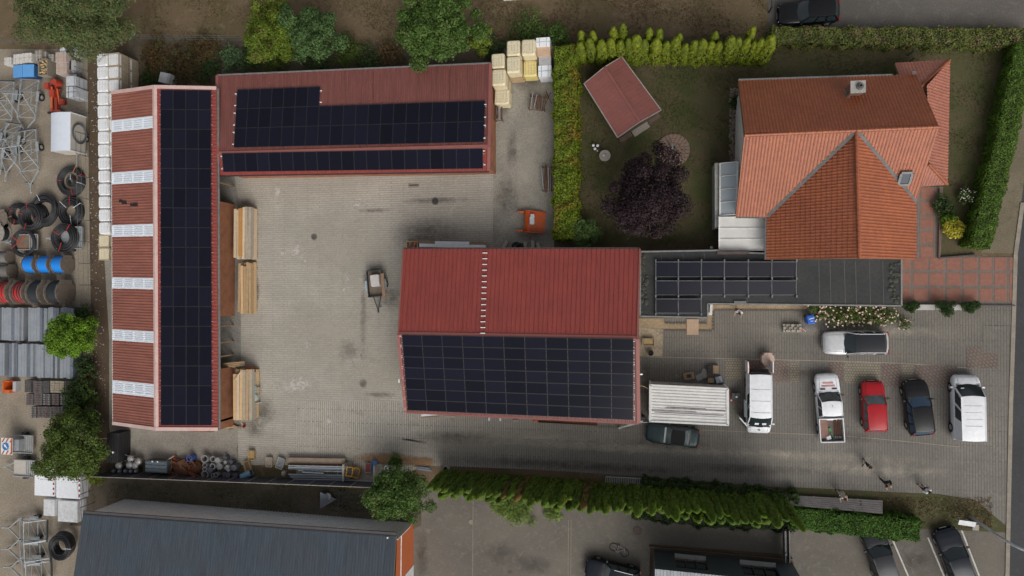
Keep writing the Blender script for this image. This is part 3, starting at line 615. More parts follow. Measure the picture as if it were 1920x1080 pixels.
for k_, (x, y, w, h_) in enumerate(((226, 377, .3, .25), (233, 380, .5, .28), (247, 384, .3, .2), (254, 384, .45, .3))):
    p = Pl(LA, LB, RA).at(x, y, .08); mb = MB(); mb.box((0, 0, 0), (w, h_, .06)); o = mb.build('roof_patch', M('bitumen_patch', (.012, .008, .008)), wh); o.location = p - off

# ================================================================== NORTH HALL
NA, NB = W(408, 142, 3.3), W(920, 119.5, 3.3); KA, KB = W(409, 288, 3.8), W(917.5, 275, 3.8); SA, SB = W(410.5, 328.5, 3.5), W(916.5, 320.5, 3.5)
nh = thing('north_hall', 'long low hall with dusty red roof, stepped solar array beside the cream bags', 'hall', W(660, 230)); off = nh.location
ribbed(NA, NB, KB, KA, .205, .035).build('roof_sheet', m_red2, nh, off); ribbed(SA, SB, KB, KA, .21, .035).build('roof_sheet', m_red, nh, off)
b = slab([NA, NB, KB, KA], .1); slab([KA, KB, SB, SA], .1, b); b.build('roof_deck', m_wood, nh, off)
mb = MB(); mb.bar(KA + Vector((0, 0, .06)), KB + Vector((0, 0, .06)), .34, .05); mb.build('ridge_cap', m_trim2, nh, off)
for a, c in ((NA, KA), (KA, SA), (NB, KB), (KB, SB)): MB().bar(a + Vector((0, 0, .03)), c + Vector((0, 0, .03)), .26, .16).build('verge_trim', m_trim2, nh, off)
mb = MB(); mb.bar(NA + Vector((0, .05, 0)), NB + Vector((0, .05, 0)), .12, .12); mb.build('gutter', m_gut, nh, off)
mb = MB(); mb.bar(SA + Vector((0, -.06, -.06)), SB + Vector((0, -.06, -.06)), .12, .1); mb.build('gutter', M('dark_gutter', (.06, .03, .03), rough=.5), nh, off)
wE = W(930, 230).x; d = (NB - NA).normalized(); ins = .35
cs = [NA + Vector((.3, -.35, 0)), Vector((wE, NB.y - .4, 0)), Vector((wE, SB.y + .35, 0)), SA + Vector((.3, .3, 0))]
mb = wall_ring([(*c.to_2d(), 0) for c in cs], 0, [3.2, 3.2, 3.35, 3.35]); mb.build('wall', m_brickE, nh, off)
pn, ps = Pl(NA, NB, KA), Pl(SA, SB, KA)
for x in (566, 700, 843): MB().bar(pn.at(x, 126 + (918 - x) * .04, .05), pn.at(x - .5, 160 if x < 600 else 188, .05), .035, .02).build('sheet_lap', M('lap_line', (.10, .032, .027)), nh, off)
cl = {(i, j) for i in range(20) for j in range(3) if j > 0 or i < 7}
pv_array(nh, pn, [(445, 168.5), (911, 150.5), (908, 266.5), (438.5, 277)], 20, 3, cl)
pv_array(nh, ps, [(417, 287), (906, 278.5), (905.5, 316), (418, 323)], 21, 1)
clips(nh, [pn.at(x, y, .13) for x, y in ((442, 176), (441, 198), (440, 212), (439, 234.5), (438, 248), (437, 270.5), (602, 170), (601.5, 192), (910, 196), (909.5, 220), (909, 235), (908.5, 259))] + [ps.at(x, y, .13) for x, y in ((415, 293), (416.5, 316.5), (907.5, 283), (908.5, 309))])

# ================================================================== MIDDLE HALL
A1, B1 = W(757, 467, 4.0), W(1200, 467, 4.0); A2, B2 = W(747.5, 627, 5.5), W(1195.5, 635, 5.5); A3, B3 = W(761.5, 772, 4.0), W(1197.5, 793, 4.0)
mh = thing('workshop_hall', 'wide hall with deep red seamed roof and a square solar array', 'hall', W(980, 630)); off = mh.location
ribbed(A1, B1, B2, A2, .36, .05, .12).build('roof_sheet', m_red, mh, off); ribbed(A3, B3, B2, A2, .28, .035).build('roof_sheet', m_red2, mh, off)
b = slab([A1, B1, B2, A2], .12); slab([A2, B2, B3, A3], .12, b); b.build('roof_deck', m_wood, mh, off)
mb = MB(); mb.add([A2 + Vector((0, .22, .02)), A2 + Vector((0, 0, .1)), A2 + Vector((0, -.22, .02)), B2 + Vector((0, .22, .02)), B2 + Vector((0, 0, .1)), B2 + Vector((0, -.22, .02))], [(0, 1, 4, 3), (1, 2, 5, 4)]); mb.build('ridge_cap', m_trim2, mh, off)
for a, c, w in ((A1, A2, .12), (A2, A3, .26), (B1, B2, .14), (B2, B3, .28)): MB().bar(a + Vector((0, 0, .04)), c + Vector((0, 0, .04)), w, .18).build('verge_trim', m_trim2, mh, off)
mb = MB(); mb.bar(A1 + Vector((0, .07, -.05)), B1 + Vector((0, .07, -.05)), .13, .1); mb.build('gutter', M('dark_gutter', (.06, .03, .03)), mh, off)
mb = MB(); mb.bar(A3 + Vector((0, -.07, -.05)), B3 + Vector((0, -.07, -.05)), .12, .1); mb.build('gutter', m_trim2, mh, off)
cs = [A1 + Vector((.35, -.35, 0)), B1 + Vector((-.3, -.35, 0)), B3 + Vector((-.3, .5, 0)), A3 + Vector((.3, .5, 0))]
wall_ring([(*c.to_2d(), 0) for c in cs], 0, [3.9] * 4).build('wall', M('render_wall', (.42, .38, .32), rough=.9), mh, off)
pm, pt = Pl(A3, B3, A2), Pl(A1, B1, A2)
pv_array(mh, pm, [(764.5, 769), (1187.5, 787.5), (1188, 635), (753.5, 627.5)], 11, 7)
clips(mh, [pt.at(909.5 - .31 * i * 1.0, 474.3 + 10.75 * i, .09) for i in range(15)], .38, .06, .07)
L_, R_ = [pm.at(751.5, 628.5), pm.at(761, 766)], [pm.at(1188, 638), pm.at(1189, 785)]
clips(mh, [L_[0].lerp(L_[1], (i + d_) / 7) + Vector((-.02, 0, .1)) for i in range(8) for d_ in (-.08, .08) if 0 <= i + d_ <= 7.1], .13, .06, .06)
clips(mh, [R_[0].lerp(R_[1], (i + d_) / 7) + Vector((.02, 0, .1)) for i in range(8) for d_ in (-.09, .09) if 0 <= i + d_ <= 7.1], .07, .05, .06)
mb = MB(); mb.cyl((B2.x + .1, W(1200, 690).y, 4.6), (B2.x + .35, W(1200, 690).y, 4.5), .07); mb.build('wall_lamp', m_clip, mh, off)
mb = MB(); mb.box((*W(749, 714, 4.4).to_2d(), 4.4), (.12, .3, .25)); mb.build('alarm_box', m_clip, mh, off)
# ================================================================== HOUSE
m_tile = tilemat('clay_tile', (.318, .094, .038), (.272, .080, .034))
m_lead = M('lead_flashing', (.16, .155, .15), rough=.5, metal=.3); m_render = M('white_render', (.70, .68, .64), (.6, .58, .55), rough=.9)
ZE, ZR = 4.0, 8.0
n1, n2 = W(1384.5, 152.5, ZE), W(1718.5, 141, ZE); r1, r2 = W(1396, 254, ZR), W(1760, 238.5, ZR); s1, s2 = W(1379.5, 405.5, ZE), W(1717, 379, ZE)
v0 = r1.lerp(r2, .588); vl = W(1438.5, 406, ZE); g1 = W(1437.5, 486.5, ZE); gr = W(1611.5, 484.5, ZR); g2 = W(1717.5, 486, ZE); vr = W(1717.5, 379, ZE)
hs_ = thing('house', 'house with orange clay tile roof, chimney and a steep cross gable', 'house', W(1560, 320)); off = hs_.location
def roofplane(poly, ea, eb, cw=.225, rh=.36, name='roof_tiles'): return stuff(tiled(poly, ea, eb, cw, rh).build(name, m_tile, hs_, off))
roofplane([n1, n2, r2, r1], n1, n2); roofplane([s1, vl, v0, r1], s1, vl); roofplane([vr, r2, v0], s1, vl); roofplane([vl, g1, gr, v0], vl, g1); roofplane([g2, vr, v0, gr], g2, vr)
b = MB()
for q in ([n1, n2, r2, r1], [s1, vl, v0, r1], [vr, r2, v0], [vl, g1, gr, v0], [g2, vr, v0, gr]): slab([p - Vector((0, 0, .28)) for p in q], .1, b)
b.build('roof_deck', m_wood, hs_, off)
mb = MB()
for a, c in ((r1, r2), (v0, gr)):
    k = int((c - a).length / .36)
    for i in range(k): mb.cyl(a.lerp(c, i / k) + Vector((0, 0, .02)), a.lerp(c, (i + 1.06) / k) + Vector((0, 0, .02)), .14, .115, 8)
mb.build('ridge_tiles', m_tile, hs_, off)
mb = MB()
for a, c in ((v0, vl), (v0, vr)): MB().bar(a + Vector((0, 0, .10)), c + Vector((0, 0, .10)), .24, .04).build('valley_flashing', m_lead, hs_, off)
mb = MB(); mb.bar(n1 + Vector((0, .1, -.02)), n2 + Vector((-1.6, .1, -.02)), .16, .12); mb.build('gutter', m_gut, hs_, off)
mb = MB(); mb.bar(vl + Vector((-.08, 0, -.04)), g1 + Vector((-.08, 0, -.04)), .15, .12); mb.bar(g2 + Vector((.08, 0, -.04)), vr + Vector((.08, 0, -.04)), .15, .12); mb.bar(s1 + Vector((0, -.07, -.04)), vl + Vector((0, -.07, -.04)), .13, .1); mb.build('gutter', m_lead, hs_, off)
I = .35
wp = [n1 + Vector((I, -I, 0)), n2 + Vector((-I, -I, 0)), s2 + Vector((-I, I, 0)), g2 + Vector((-I, I, 0)), g1 + Vector((I, I, 0)), vl + Vector((I, I, 0)), s1 + Vector((I, I, 0))]
wall_ring([(*p.to_2d(), 0) for p in wp], 0, [ZE - .15] * 7).build('wall', m_render, hs_, off)
mb = MB()
for a, c, r_ in ((n1, s1, r1), (n2, s2, r2)):
    sx = I if a is n1 else -I; mb.add([(a.x + sx, a.y - I, ZE - .3), (c.x + sx, c.y + I, ZE - .3), (r_.x + sx, r_.y, ZR - .3)], [(0, 1, 2)])
mb.add([(g1.x + I, g1.y + I, ZE - .3), (g2.x - I, g2.y + I, ZE - .3), (gr.x, gr.y + I, ZR - .3)], [(0, 1, 2)]); mb.build('gable', m_render, hs_, off)
# chimney with a flue and a soot ladder
pN = Pl(n1, n2, r1); cb = pN.at(1597, 174); ch = MB(); ch.box((cb.x, cb.y, cb.z + .35), (.85, .72, 2.0)); c_ = ch.build('chimney', M('chimney_brick', (.26, .14, .10), rough=.85), hs_, off)
mb = MB(); mb.box((cb.x, cb.y, cb.z + 1.42), (1.0, .86, .14)); mb.build('cap', M('chimney_cap', (.38, .36, .33), rough=.85), c_)
mb = MB(); mb.lathe((cb.x + .1, cb.y, cb.z + 1.49), [(.24, 0), (.24, .12), (.14, .14), (.14, .3), (.09, .3), (.09, .05)], 16); mb.build('flue', m_lead, c_)
mb = MB(); p = pN.at(1583, 168, .12); mb.bar(p, p + Vector((.12, -.75, .62)), .18, .05); mb.build('soot_step', M('grey_step', (.22, .215, .21)), hs_, off)
pS = Pl(vr, r2, v0); p = pS.at(1697, 334, .1); mb = MB(); nn = pS.n; u = Vector((1, 0, 0)); w_ = nn.cross(u).normalized()
def frame4(mb, c, u, w, n, a, b_, f, h):
    for x, y, dx, dy in ((0, b_ / 2, a, f), (0, -b_ / 2, a, f), (a / 2, 0, f, b_ - f), (-a / 2, 0, f, b_ - f)):
        q = [c + u * (x + sx * dx / 2) + w * (y + sy * dy / 2) + n * z for z in (0, h) for sx, sy in ((-1, -1), (1, -1), (1, 1), (-1, 1))]
        mb.add(q, [(3, 2, 1, 0), (4, 5, 6, 7), (0, 1, 5, 4), (1, 2, 6, 5), (2, 3, 7, 6), (3, 0, 4, 7)])
frame4(mb, p, u, w_, nn, .72, 1.0, .16, .12); rw = mb.build('roof_window', M('window_frame_grey', (.20, .205, .21), rough=.5), hs_, off)
mb = MB(); mb.poly([p + u * x * .3 + w_ * y * .42 + nn * .07 for x, y in ((-1, -1), (1, -1), (1, 1), (-1, 1))]); mb.build('pane', glassmat('roof_glass', (.05, .06, .07)), rw)
# lower roof wrapped round the east end
ZL, ZU = 2.6, 4.3
a_, b_, c2, d2 = W(1678, 119, ZL), W(1780, 113, ZL), W(1775.5, 345.5, ZL), W(1722, 349, ZL); h1, h2 = W(1727, 162.5, ZU), W(1741, 308, ZU); a2, d3 = W(1680, 160, ZU - .1), W(1712, 312, ZU)
a2 = Vector((a_.x, h1.y, ZU)); d3 = Vector((d2.x, h2.y, ZU))
for q in ([a_, b_, h1, a2], [b_, c2, h2, h1], [c2, d2, d3, h2]): stuff(tiled(q, q[0], q[1], .225, .36).build('porch_roof_tiles', MATS.get('clay_tile_pale') or tilemat('clay_tile_pale', (.36, .14, .095), (.31, .118, .08)), hs_, off))
b = MB()
for q in ([a_, b_, h1, a2], [b_, c2, h2, h1], [c2, d2, d3, h2]): slab([p - Vector((0, 0, .05)) for p in q], .1, b)
b.build('porch_deck', m_wood, hs_, off)
for a, c in ((b_, h1), (c2, h2)):
    k = 7; mb = MB()
    for i in range(k): mb.cyl(a.lerp(c, i / k) + Vector((0, 0, .05)), a.lerp(c, (i + 1.06) / k) + Vector((0, 0, .05)), .12, .10, 8)
    mb.build('hip_tiles', m_tile, hs_, off)
mb = MB(); mb.box(((h1.x + c2.x) / 2 - .1, (b_.y + c2.y) / 2, 1.25), (c2.x - h1.x - .8, b_.y - c2.y - .8, 2.5)); mb.box(((a_.x + b_.x) / 2, b_.y - 1.1, 1.25), (b_.x - a_.x - 1.0, 1.2, 2.5)); mb.build('porch_wall', m_render, hs_, off)
mb = MB(); mb.cyl(W(1714, 136, 4.0), W(1714, 136, 4.7), .13); mb.build('vent_pipe', m_lead, hs_, off)
# ---- glazed lean-to and terrace awning on the garden side
cv = thing('conservatory', 'narrow glazed lean-to with four panes on the house garden side', 'conservatory', W(1365, 355)); off = cv.location
q = [W(1350, 404, 2.5), W(1350, 306.5, 2.5), W(1383, 303.5, 3.1), W(1381, 402, 3.1)]
mb = MB(); 
for t in (0, .25, .5, .75, 1): mb.bar(q[0].lerp(q[1], t) + Vector((0, 0, .03)), q[3].lerp(q[2], t) + Vector((0, 0, .03)), .07, .09)
mb.bar(q[0], q[1], .12, .12); mb.bar(q[3], q[2], .14, .1)
for c in (q[0], q[1]): mb.bar((c.x, c.y, 0), (c.x, c.y, c.z), .1, .1)
mb.build('frame', M('white_frame', (.74, .73, .70), rough=.5, amt=.1), cv, off)
gm = glassmat('grey_glazing', (.34, .38, .40), .15)
for i in range(4):
    t0, t1 = i / 4 + .012, (i + 1) / 4 - .012; mb = MB(); mb.poly([q[0].lerp(q[1], t0), q[0].lerp(q[1], t1), q[3].lerp(q[2], t1), q[3].lerp(q[2], t0)]); mb.build('pane', gm, cv, off)
mb = MB(); mb.box((*W(1344, 366, 2.2).to_2d(), 1.1), (.3, 5.1, 2.2)); mb.build('side_wall', M('grey_sill', (.42, .41, .38), rough=.7), cv, off)
aw = thing('terrace_awning', 'white ribbed terrace roof tucked against the house gable', 'awning', W(1392, 438)); off = aw.location
q = [W(1348.5, 469, 2.6), W(1348.5, 407, 2.7), W(1436, 407, 3.0), W(1436, 469, 2.9)]
for i in range(3):
    t0, t1 = i / 3 + .01, (i + 1) / 3 - .01; mb = MB(); p4 = [q[0].lerp(q[1], t0), q[0].lerp(q[1], t1), q[3].lerp(q[2], t1), q[3].lerp(q[2], t0)]; slab(p4, .06, mb); mb.build('panel', M('awning_cloth', (.60, .585, .555), (.54, .53, .50), rough=.8, amt=.08), aw, off)
mb = MB()
for t in (0, 1 / 3, 2 / 3, 1): mb.bar(q[0].lerp(q[1], t) + Vector((0, 0, .02)), q[3].lerp(q[2], t) + Vector((0, 0, .02)), .06, .06)
mb.bar(q[0], q[1], .1, .1)
for c in q[:2]: mb.bar((c.x, c.y, 0), c, .1, .1)
mb.build('frame', M('white_frame', (.74, .73, .70)), aw, off)

# ================================================================== FLAT-ROOFED GARAGE
m_felt = M('roofing_felt', (.020, .021, .022), (.036, .036, .035), rough=.75, scale=.45, amt=.4, fine=5)
ga = thing('garage', 'long flat garage roof of black felt with small tilted solar panels', 'garage', W(1450, 530)); off = ga.location
ZG = 3.0; gp = [(1200.5, 472), (1346, 469.5), (1347, 472), (1690, 484.5), (1690, 573.5), (1327, 569.5), (1327, 595.5), (1200.5, 593)]
gw = [W(x, y, ZG) for x, y in gp]
mb = MB(); mb.prism([p.to_2d().to_tuple() for p in gw], 2.7, ZG); mb.build('roof', m_felt, ga, off)
mb = MB()
for i in range(8):
    a, b2 = gw[i], gw[(i + 1) % 8]; mb.bar(a + Vector((0, 0, .02)), b2 + Vector((0, 0, .02)), .12, .1)
mb.build('roof_edge', M('edge_metal', (.23, .23, .22), (.15, .15, .14), rough=.6), ga, off)
cen = sum(gw, Vector()) / 8
wall_ring([(*(p + (cen - p).normalized() * .25).to_2d(), 0) for p in gw], 0, [2.7] * 8).build('wall', m_render, ga, off)
for x, y0, y1 in ((1240, 476, 590), (1535, 488, 572), (1556, 489, 572), (1583, 489, 572), (1604, 490, 572), (1630, 490, 572), (1655, 490, 572), (1320, 474, 490), (1280, 475, 490), (1400, 556, 569)):
    MB().bar(W(x, y0, ZG + .008), W(x + 2, y1, ZG + .008), .05, .012).build('felt_seam', M('felt_seam', (.085, .085, .082), rough=.7), ga, off)
mb = MB()
for i in range(26):
    p = W(random.uniform(1668, 1688), random.uniform(490, 568), ZG + .03); mb.ball(p, (random.uniform(.08, .25), random.uniform(.08, .2), .04), 7, 4)
for i in range(26):
    p = W(random.uniform(1202, 1213), random.uniform(476, 590), ZG + .03); mb.ball(p, (random.uniform(.08, .22), random.uniform(.08, .25), .04), 7, 4)
stuff(mb.build('moss', M('roof_moss', (.035, .036, .022)), ga, off))
pg = Pl(W(1230, 519, ZG + .42), W(1493, 519, ZG + .42), W(1230, 491, ZG + .12))
XS = [1229.5, 1271.8, 1314.9, 1358, 1402.7, 1447, 1493]
rail = MB()
for r_, (y0, y1, nn_) in enumerate(((491.5, 518.5, 6), (527, 552.5, 6), (561, 586.5, 2))):
    pz = Pl(W(1230, y1, ZG + .16), W(1493, y1, ZG + .16), W(1230, y0, ZG + .42))
    for i in range(nn_):
        c = [pz.at(x, y) for x, y in ((XS[i] + .8, y1), (XS[i + 1] - .8, y1), (XS[i + 1] - .8, y0), (XS[i] + .8, y0))]
        U = (c[1] - c[0]).normalized(); n = pz.n; ctr = sum(c, Vector()) / 4
        inst('solar_panel', pv_mesh((c[1] - c[0]).length, (c[3] - c[0]).length), ga, Matrix.Translation(ctr - off) @ Matrix((U, n.cross(U), n)).transposed().to_4x4())
    rail.bar(pz.at(XS[0], y0 - .6) + Vector((0, 0, .02)), pz.at(XS[nn_], y0 - .6) + Vector((0, 0, .02)), .03, .03); rail.bar(pz.at(XS[0], y1 + .6), pz.at(XS[nn_], y1 + .6), .025, .03)
for i, x in enumerate(XS):
    rail.bar(W(x, 488.5, ZG + .47), W(x, 590.5 if i < 3 else 556, ZG + .30), .032, .03)
    for y in (489, 522.5, 555.5) + ((589,) if i < 3 else ()): rail.box((*W(x, y, ZG + .2).to_2d(), ZG + .2), (.10, .2, .4))
rail.build('mounting_rails', M('dull_alu', (.24, .25, .26), rough=.5, metal=.5), ga, off)
mb = MB(); mb.box((*W(1388, 567, ZG + .1).to_2d(), ZG + .08), (.9, .22, .12)); mb.build('roof_hatch', M('hatch_grey', (.16, .16, .155)), ga, off)
mb = MB(); mb.box((*W(1375, 474, ZG + .1).to_2d(), ZG + .08), (2.4, .22, .1)); mb.build('brick_coping', M('brown_coping', (.10, .065, .055)), ga, off)
# sand bed and cobbled edging in front of it
sb = sheet('gravel_bed', [(1198, 597), (1245, 597), (1245, 605), (1326, 607), (1326, 572), (1520, 572), (1510, 580), (1337, 580), (1336, 619), (1245, 617), (1198, 614)], .034, groundmat('sand_gravel', (.33, .25, .155), (.26, .19, .12), (.20, .15, .10), s1=.7, s2=4, fine=14))
cm = M('edging_cobble', (.12, .10, .085), rough=.9)
for p0, p1 in (((1339, 581), (1515, 582)), ((1338, 582), (1337, 620)), ((1247, 619), (1335, 620)), ((1247, 606), (1325, 606))):
    a, c = W(*p0), W(*p1); k = max(2, int((c - a).length / .26))
    for i in range(k):
        mb = MB(); q = a.lerp(c, (i + .5) / k); mb.box((0, 0, .04), (.2, .13, .12), random.uniform(-.3, .3)); o = mb.build('edging_stone', cm, sb); o.location = q
t = thing('step_slab', 'pinkish stone entrance slab crossing the gravel bed', 'step', W(1298.5, 613, .03)); mb = MB(); mb.box((0, 0, .05), (.95, 1.28, .1)); mb.build('slab', M('sandstone', (.42, .29, .20), (.36, .25, .17), rough=.85), t, bevel=.01)
sheet('concrete_corner', [(1198, 614), (1243, 618), (1242, 668), (1198, 668)], .036, groundmat('beige_concrete', (.36, .29, .20), (.27, .22, .155), (.18, .155, .12), s1=.6, s2=2, fine=8, bump=.1))

# ================================================================== GARDEN SHED
gs = thing('garden_shed', 'small gabled shed with dull red shingle roof turned askew in the garden', 'shed', W(1168, 182)); off = gs.location
L, T_, R2, B_ = W(1095, 157, 2.2), W(1165.5, 106, 2.2), W(1239.5, 206.5, 2.2), W(1158, 258, 2.2); k1, k2 = W(1133.5, 125.5, 3.0), W(1199.5, 228.5, 3.0)
m_sh = M('shingle_red', (.205, .066, .054), (.165, .056, .047), rough=.8, scale=1.2, amt=.3)
for q, e in (([L, B_, k2, k1], (L, B_)), ([T_, R2, k2, k1], (T_, R2))): stuff(tiled(q, *e, .33, .22, .004, .014).build('roof_shingles', m_sh, gs, off))
dz = Vector((0, 0, .12)); b = slab([p - dz for p in (L, B_, k2, k1)], .06); slab([p - dz for p in (T_, R2, k2, k1)], .06, b); b.build('roof_deck', m_wood, gs, off)
mb = MB(); mb.bar(k1 + Vector((0, 0, .03)), k2 + Vector((0, 0, .03)), .2, .03); mb.build('ridge_strip', m_sh, gs, off)
mb = MB()
for a, c in ((L, k1), (k1, T_), (B_, k2), (k2, R2)): mb.bar(a + Vector((0, 0, -.03)), c + Vector((0, 0, -.03)), .05, .16)
mb.bar(L, B_, .08, .1); mb.bar(T_, R2, .08, .1); mb.build('barge_board', M('grey_board', (.30, .27, .25), rough=.8), gs, off)
cen = (L + T_ + R2 + B_) / 4; wp = [(*(p + (cen - p) * .1).to_2d(), 0) for p in (L, T_, R2, B_)]
wall_ring(wp, 0, [2.1] * 4, .1).build('wall', M('shed_boards', (.10, .065, .045), rough=.85), gs, off)
mb = MB(); mb.add([(*Vector(wp[0][:2]).lerp(Vector(wp[1][:2]), t), z) for t, z in ((0, 2.05), (1, 2.05), (.5, 2.85))], [(0, 1, 2)]); mb.add([(*Vector(wp[3][:2]).lerp(Vector(wp[2][:2]), t), z) for t, z in ((0, 2.05), (1, 2.05), (.5, 2.85))], [(0, 1, 2)]); mb.build('gable', M('shed_boards', ()), gs, off)
t = thing('stone_step', 'pale stone slab in front of the garden shed door', 'step', W(1200, 240, .01), R(32)); mb = MB(); mb.box((0, 0, .05), (1.5, .8, .1)); mb.build('slab', M('pale_stone', (.34, .31, .26), (.28, .25, .21), rough=.9), t, bevel=.02)
mb = MB(); mb.box((1.35, .05, .04), (1.1, .5, .08)); mb.box((-1.4, .05, .04), (1.1, .5, .08)); mb.build('porch_board', M('porch_wood', (.16, .10, .075)), t)

# ================================================================== GREY HALL (south-west)
gh = thing('grey_hall', 'large hall with slate blue metal roof and orange end wall', 'hall', W(450, 1060)); off = gh.location
G1, G2 = W(155.6, 964.4, 4.3), W(743, 1005.6, 4.3); dv = (W(141, 1080, 5.1) - G1); dv2 = W(737.5, 1080, 5.0) - G2
sl = (dv.normalized() + dv2.normalized()).normalized() * 13.0
m_slate = roofmat('slate_blue_sheet', (.058, .078, .096), (.064, .072, .088), 'Y', .45, .3)
ribbed(G1, G2, G2 + sl, G1 + sl, .25, .035).build('roof_sheet', m_slate, gh, off); slab([G1, G2, G2 + sl, G1 + sl], .12).build('roof_deck', m_wood, gh, off)
mb = MB(); mb.bar(G1 + Vector((0, .16, -.06)), G2 + Vector((0, .16, -.06)), .3, .16); mb.build('gutter', M('dark_eaves', (.075, .068, .07), rough=.6), gh, off)
mb = MB(); mb.bar(G1 + Vector((0, .02, .03)), G2 + Vector((0, .02, .03)), .09, .05); mb.build('eaves_trim', M('black_trim', (.02, .022, .026)), gh, off)
wl, wr = W(233, 936), W(775.5, 980.5); wd = (wr - wl).normalized(); sv = Vector((sl.x, sl.y, 0)).normalized()
m_clad = M('grey_cladding', (.78, .77, .75), (.68, .67, .65), rough=.6, scale=.8)
q = [wl, wr, wr + Vector((0, 0, 4.15)), wl + Vector((0, 0, 4.15))]
cl_ = MB(); k = int((wr - wl).length / .30); nr = Vector((-wd.y, wd.x, 0)); nr = nr if nr.y > 0 else -nr; pr = []
for i in range(k):
    for t, z in ((0, 0), (.55, 0), (.62, 1), (.93, 1)): pr.append(((i + t) / k, z))
pr.append((1, 0)); vs = [wl.lerp(wr, t) + nr * .04 * z + Vector((0, 0, h_)) for h_ in (0, 4.15) for t, z in pr]; kk = len(pr); cl_.add(vs, [(i, i + 1, kk + i + 1, kk + i) for i in range(kk - 1)])
cl_.build('wall_cladding', m_clad, gh, off)
mb = MB(); e2 = wr + sv * 12; mb.add([wr, e2, e2 + Vector((0, 0, 5.6)), wr + Vector((0, 0, 4.2))], [(0, 1, 2, 3)]); mo = M('orange_panel', (.50, .125, .038), (.44, .115, .04), rough=.6, scale=1.5, amt=.15); mb.build('wall', mo, gh, off); mb = MB(); w2 = wl + sv * 12; mb.add([wl, w2, w2 + Vector((0, 0, 5.6)), wl + Vector((0, 0, 4.2))], [(0, 1, 2, 3)]); gh_wall = mb.build('wall', M('orange_panel', (.50, .125, .038), (.44, .115, .04), rough=.6, scale=1.5, amt=.15), gh, off)
mb = MB(); sx = Vector((.02, 0, 0)); mb.bar(wr + sx + Vector((0, 0, 1.0)), wr + sx + Vector((0, 0, 4.2)), .06, .06)
a = wr + sx; mb.bar(a + Vector((0, 0, 3.2)), a + sv * 12 + Vector((0, 0, 3.6)), .06, .08); mb.build('white_strip', m_clip, gh, off)
mb = MB(); p = wr + sv * 3.7 + sx; mb.add([p, p + sv * 4, p + sv * 4 + Vector((0, 0, 2.2)), p + Vector((0, 0, 2.2))], [(0, 1, 2, 3)]); mb.build('door', M('white_door', (.72, .72, .72), amt=.1), gh, off)
mb = MB(); mb.cyl(G2 + Vector((-.7, -.12, -.5)), G2 + Vector((-.7, -.12, .18)), .07); mb.build('vent_pipe', m_clip, gh, off)

# ================================================================== DARK SHED (south)
ds = thing('dark_office', 'dark slate-clad building with two long windows at the lower frame edge', 'building', W(1355, 1050)); off = ds.location
b1, b2_ = W(1226, 1031), W(1486, 1056); dw_ = (b2_ - b1).normalized(); back = Vector((dw_.y, -dw_.x, 0)); back = back if back.y < 0 else -back
m_cl = M('slate_cladding', (.105, .118, .14), (.090, .10, .12), rough=.6, amt=.2)
ZT = 4.4; Lw = (b2_ - b1).length
def wallrect(t0, t1, z0, z1, o_=0.0): a, c = b1.lerp(b2_, t0) - back * o_, b1.lerp(b2_, t1) - back * o_; return [a + Vector((0, 0, z0)), c + Vector((0, 0, z0)), c + Vector((0, 0, z1)), a + Vector((0, 0, z1))]
wins = [(.15, .375), (.615, .865)]; mb = MB()
for t0, t1 in ((0, .15), (.375, .615), (.865, 1)): mb.poly(wallrect(t0, t1, 0, ZT))
for t0, t1 in wins: mb.poly(wallrect(t0, t1, 0, 1.05)); mb.poly(wallrect(t0, t1, 3.25, ZT))
mb.poly([b1, b1 + back * 9, b1 + back * 9 + Vector((0, 0, ZT)), b1 + Vector((0, 0, ZT))]); mb.poly([b2_, b2_ + back * 9, b2_ + back * 9 + Vector((0, 0, ZT)), b2_ + Vector((0, 0, ZT))]); mb.build('wall', m_cl, ds, off)
for t0, t1 in wins:
    mb = MB(); mb.poly(wallrect(t0, t1, 1.05, 3.25, -.25)); w_ = mb.build('window', glassmat('dark_glass', (.012, .014, .016)), ds, off)
    mb = MB(); a, c = b1.lerp(b2_, t0), b1.lerp(b2_, t1); mb.bar(a + Vector((0, 0, 1.02)) - back * .08, c + Vector((0, 0, 1.02)) - back * .08, .36, .06); mb.build('sill', M('sill_grey', (.42, .42, .41), rough=.5), w_)
    mb = MB()
    for t in (t0, (2 * t0 + t1) / 3, (t0 + 2 * t1) / 3, t1): p = b1.lerp(b2_, t) + back * .12; mb.bar(p + Vector((0, 0, 1.05)), p + Vector((0, 0, 3.25)), .07, .07)
    mb.build('frame', M('win_frame', (.10, .105, .11)), w_)
q = [b1 + Vector((0, 0, ZT)) - back * .15, b2_ + Vector((0, 0, ZT)) - back * .15]; q += [q[1] + back * 9.3, q[0] + back * 9.3]
ribbed(q[0], q[1], q[2] + Vector((0, 0, .3)), q[3] + Vector((0, 0, .3)), .25, .03).build('roof', M('white_sheet', (.36, .38, .40), rough=.5), ds, off)
mb = MB(); mb.bar(b1 - back * .25 + Vector((-.35, 0, .1)), b1 + back * 6 + Vector((-.35, 0, .1)), .09, .2); mb.bar(b1 + Vector((-.35, .3, .1)), b2_ + Vector((0, .35, .1)), .08, .2); mb.build('bed_kerb', M('bed_kerb', (.13, .105, .085)), ds, off)
sheet('shrub_bed', [(1217, 1020), (1482, 1040), (1490, 1058), (1226, 1034), (1226, 1100), (1217, 1100)], .016, gm_soil)
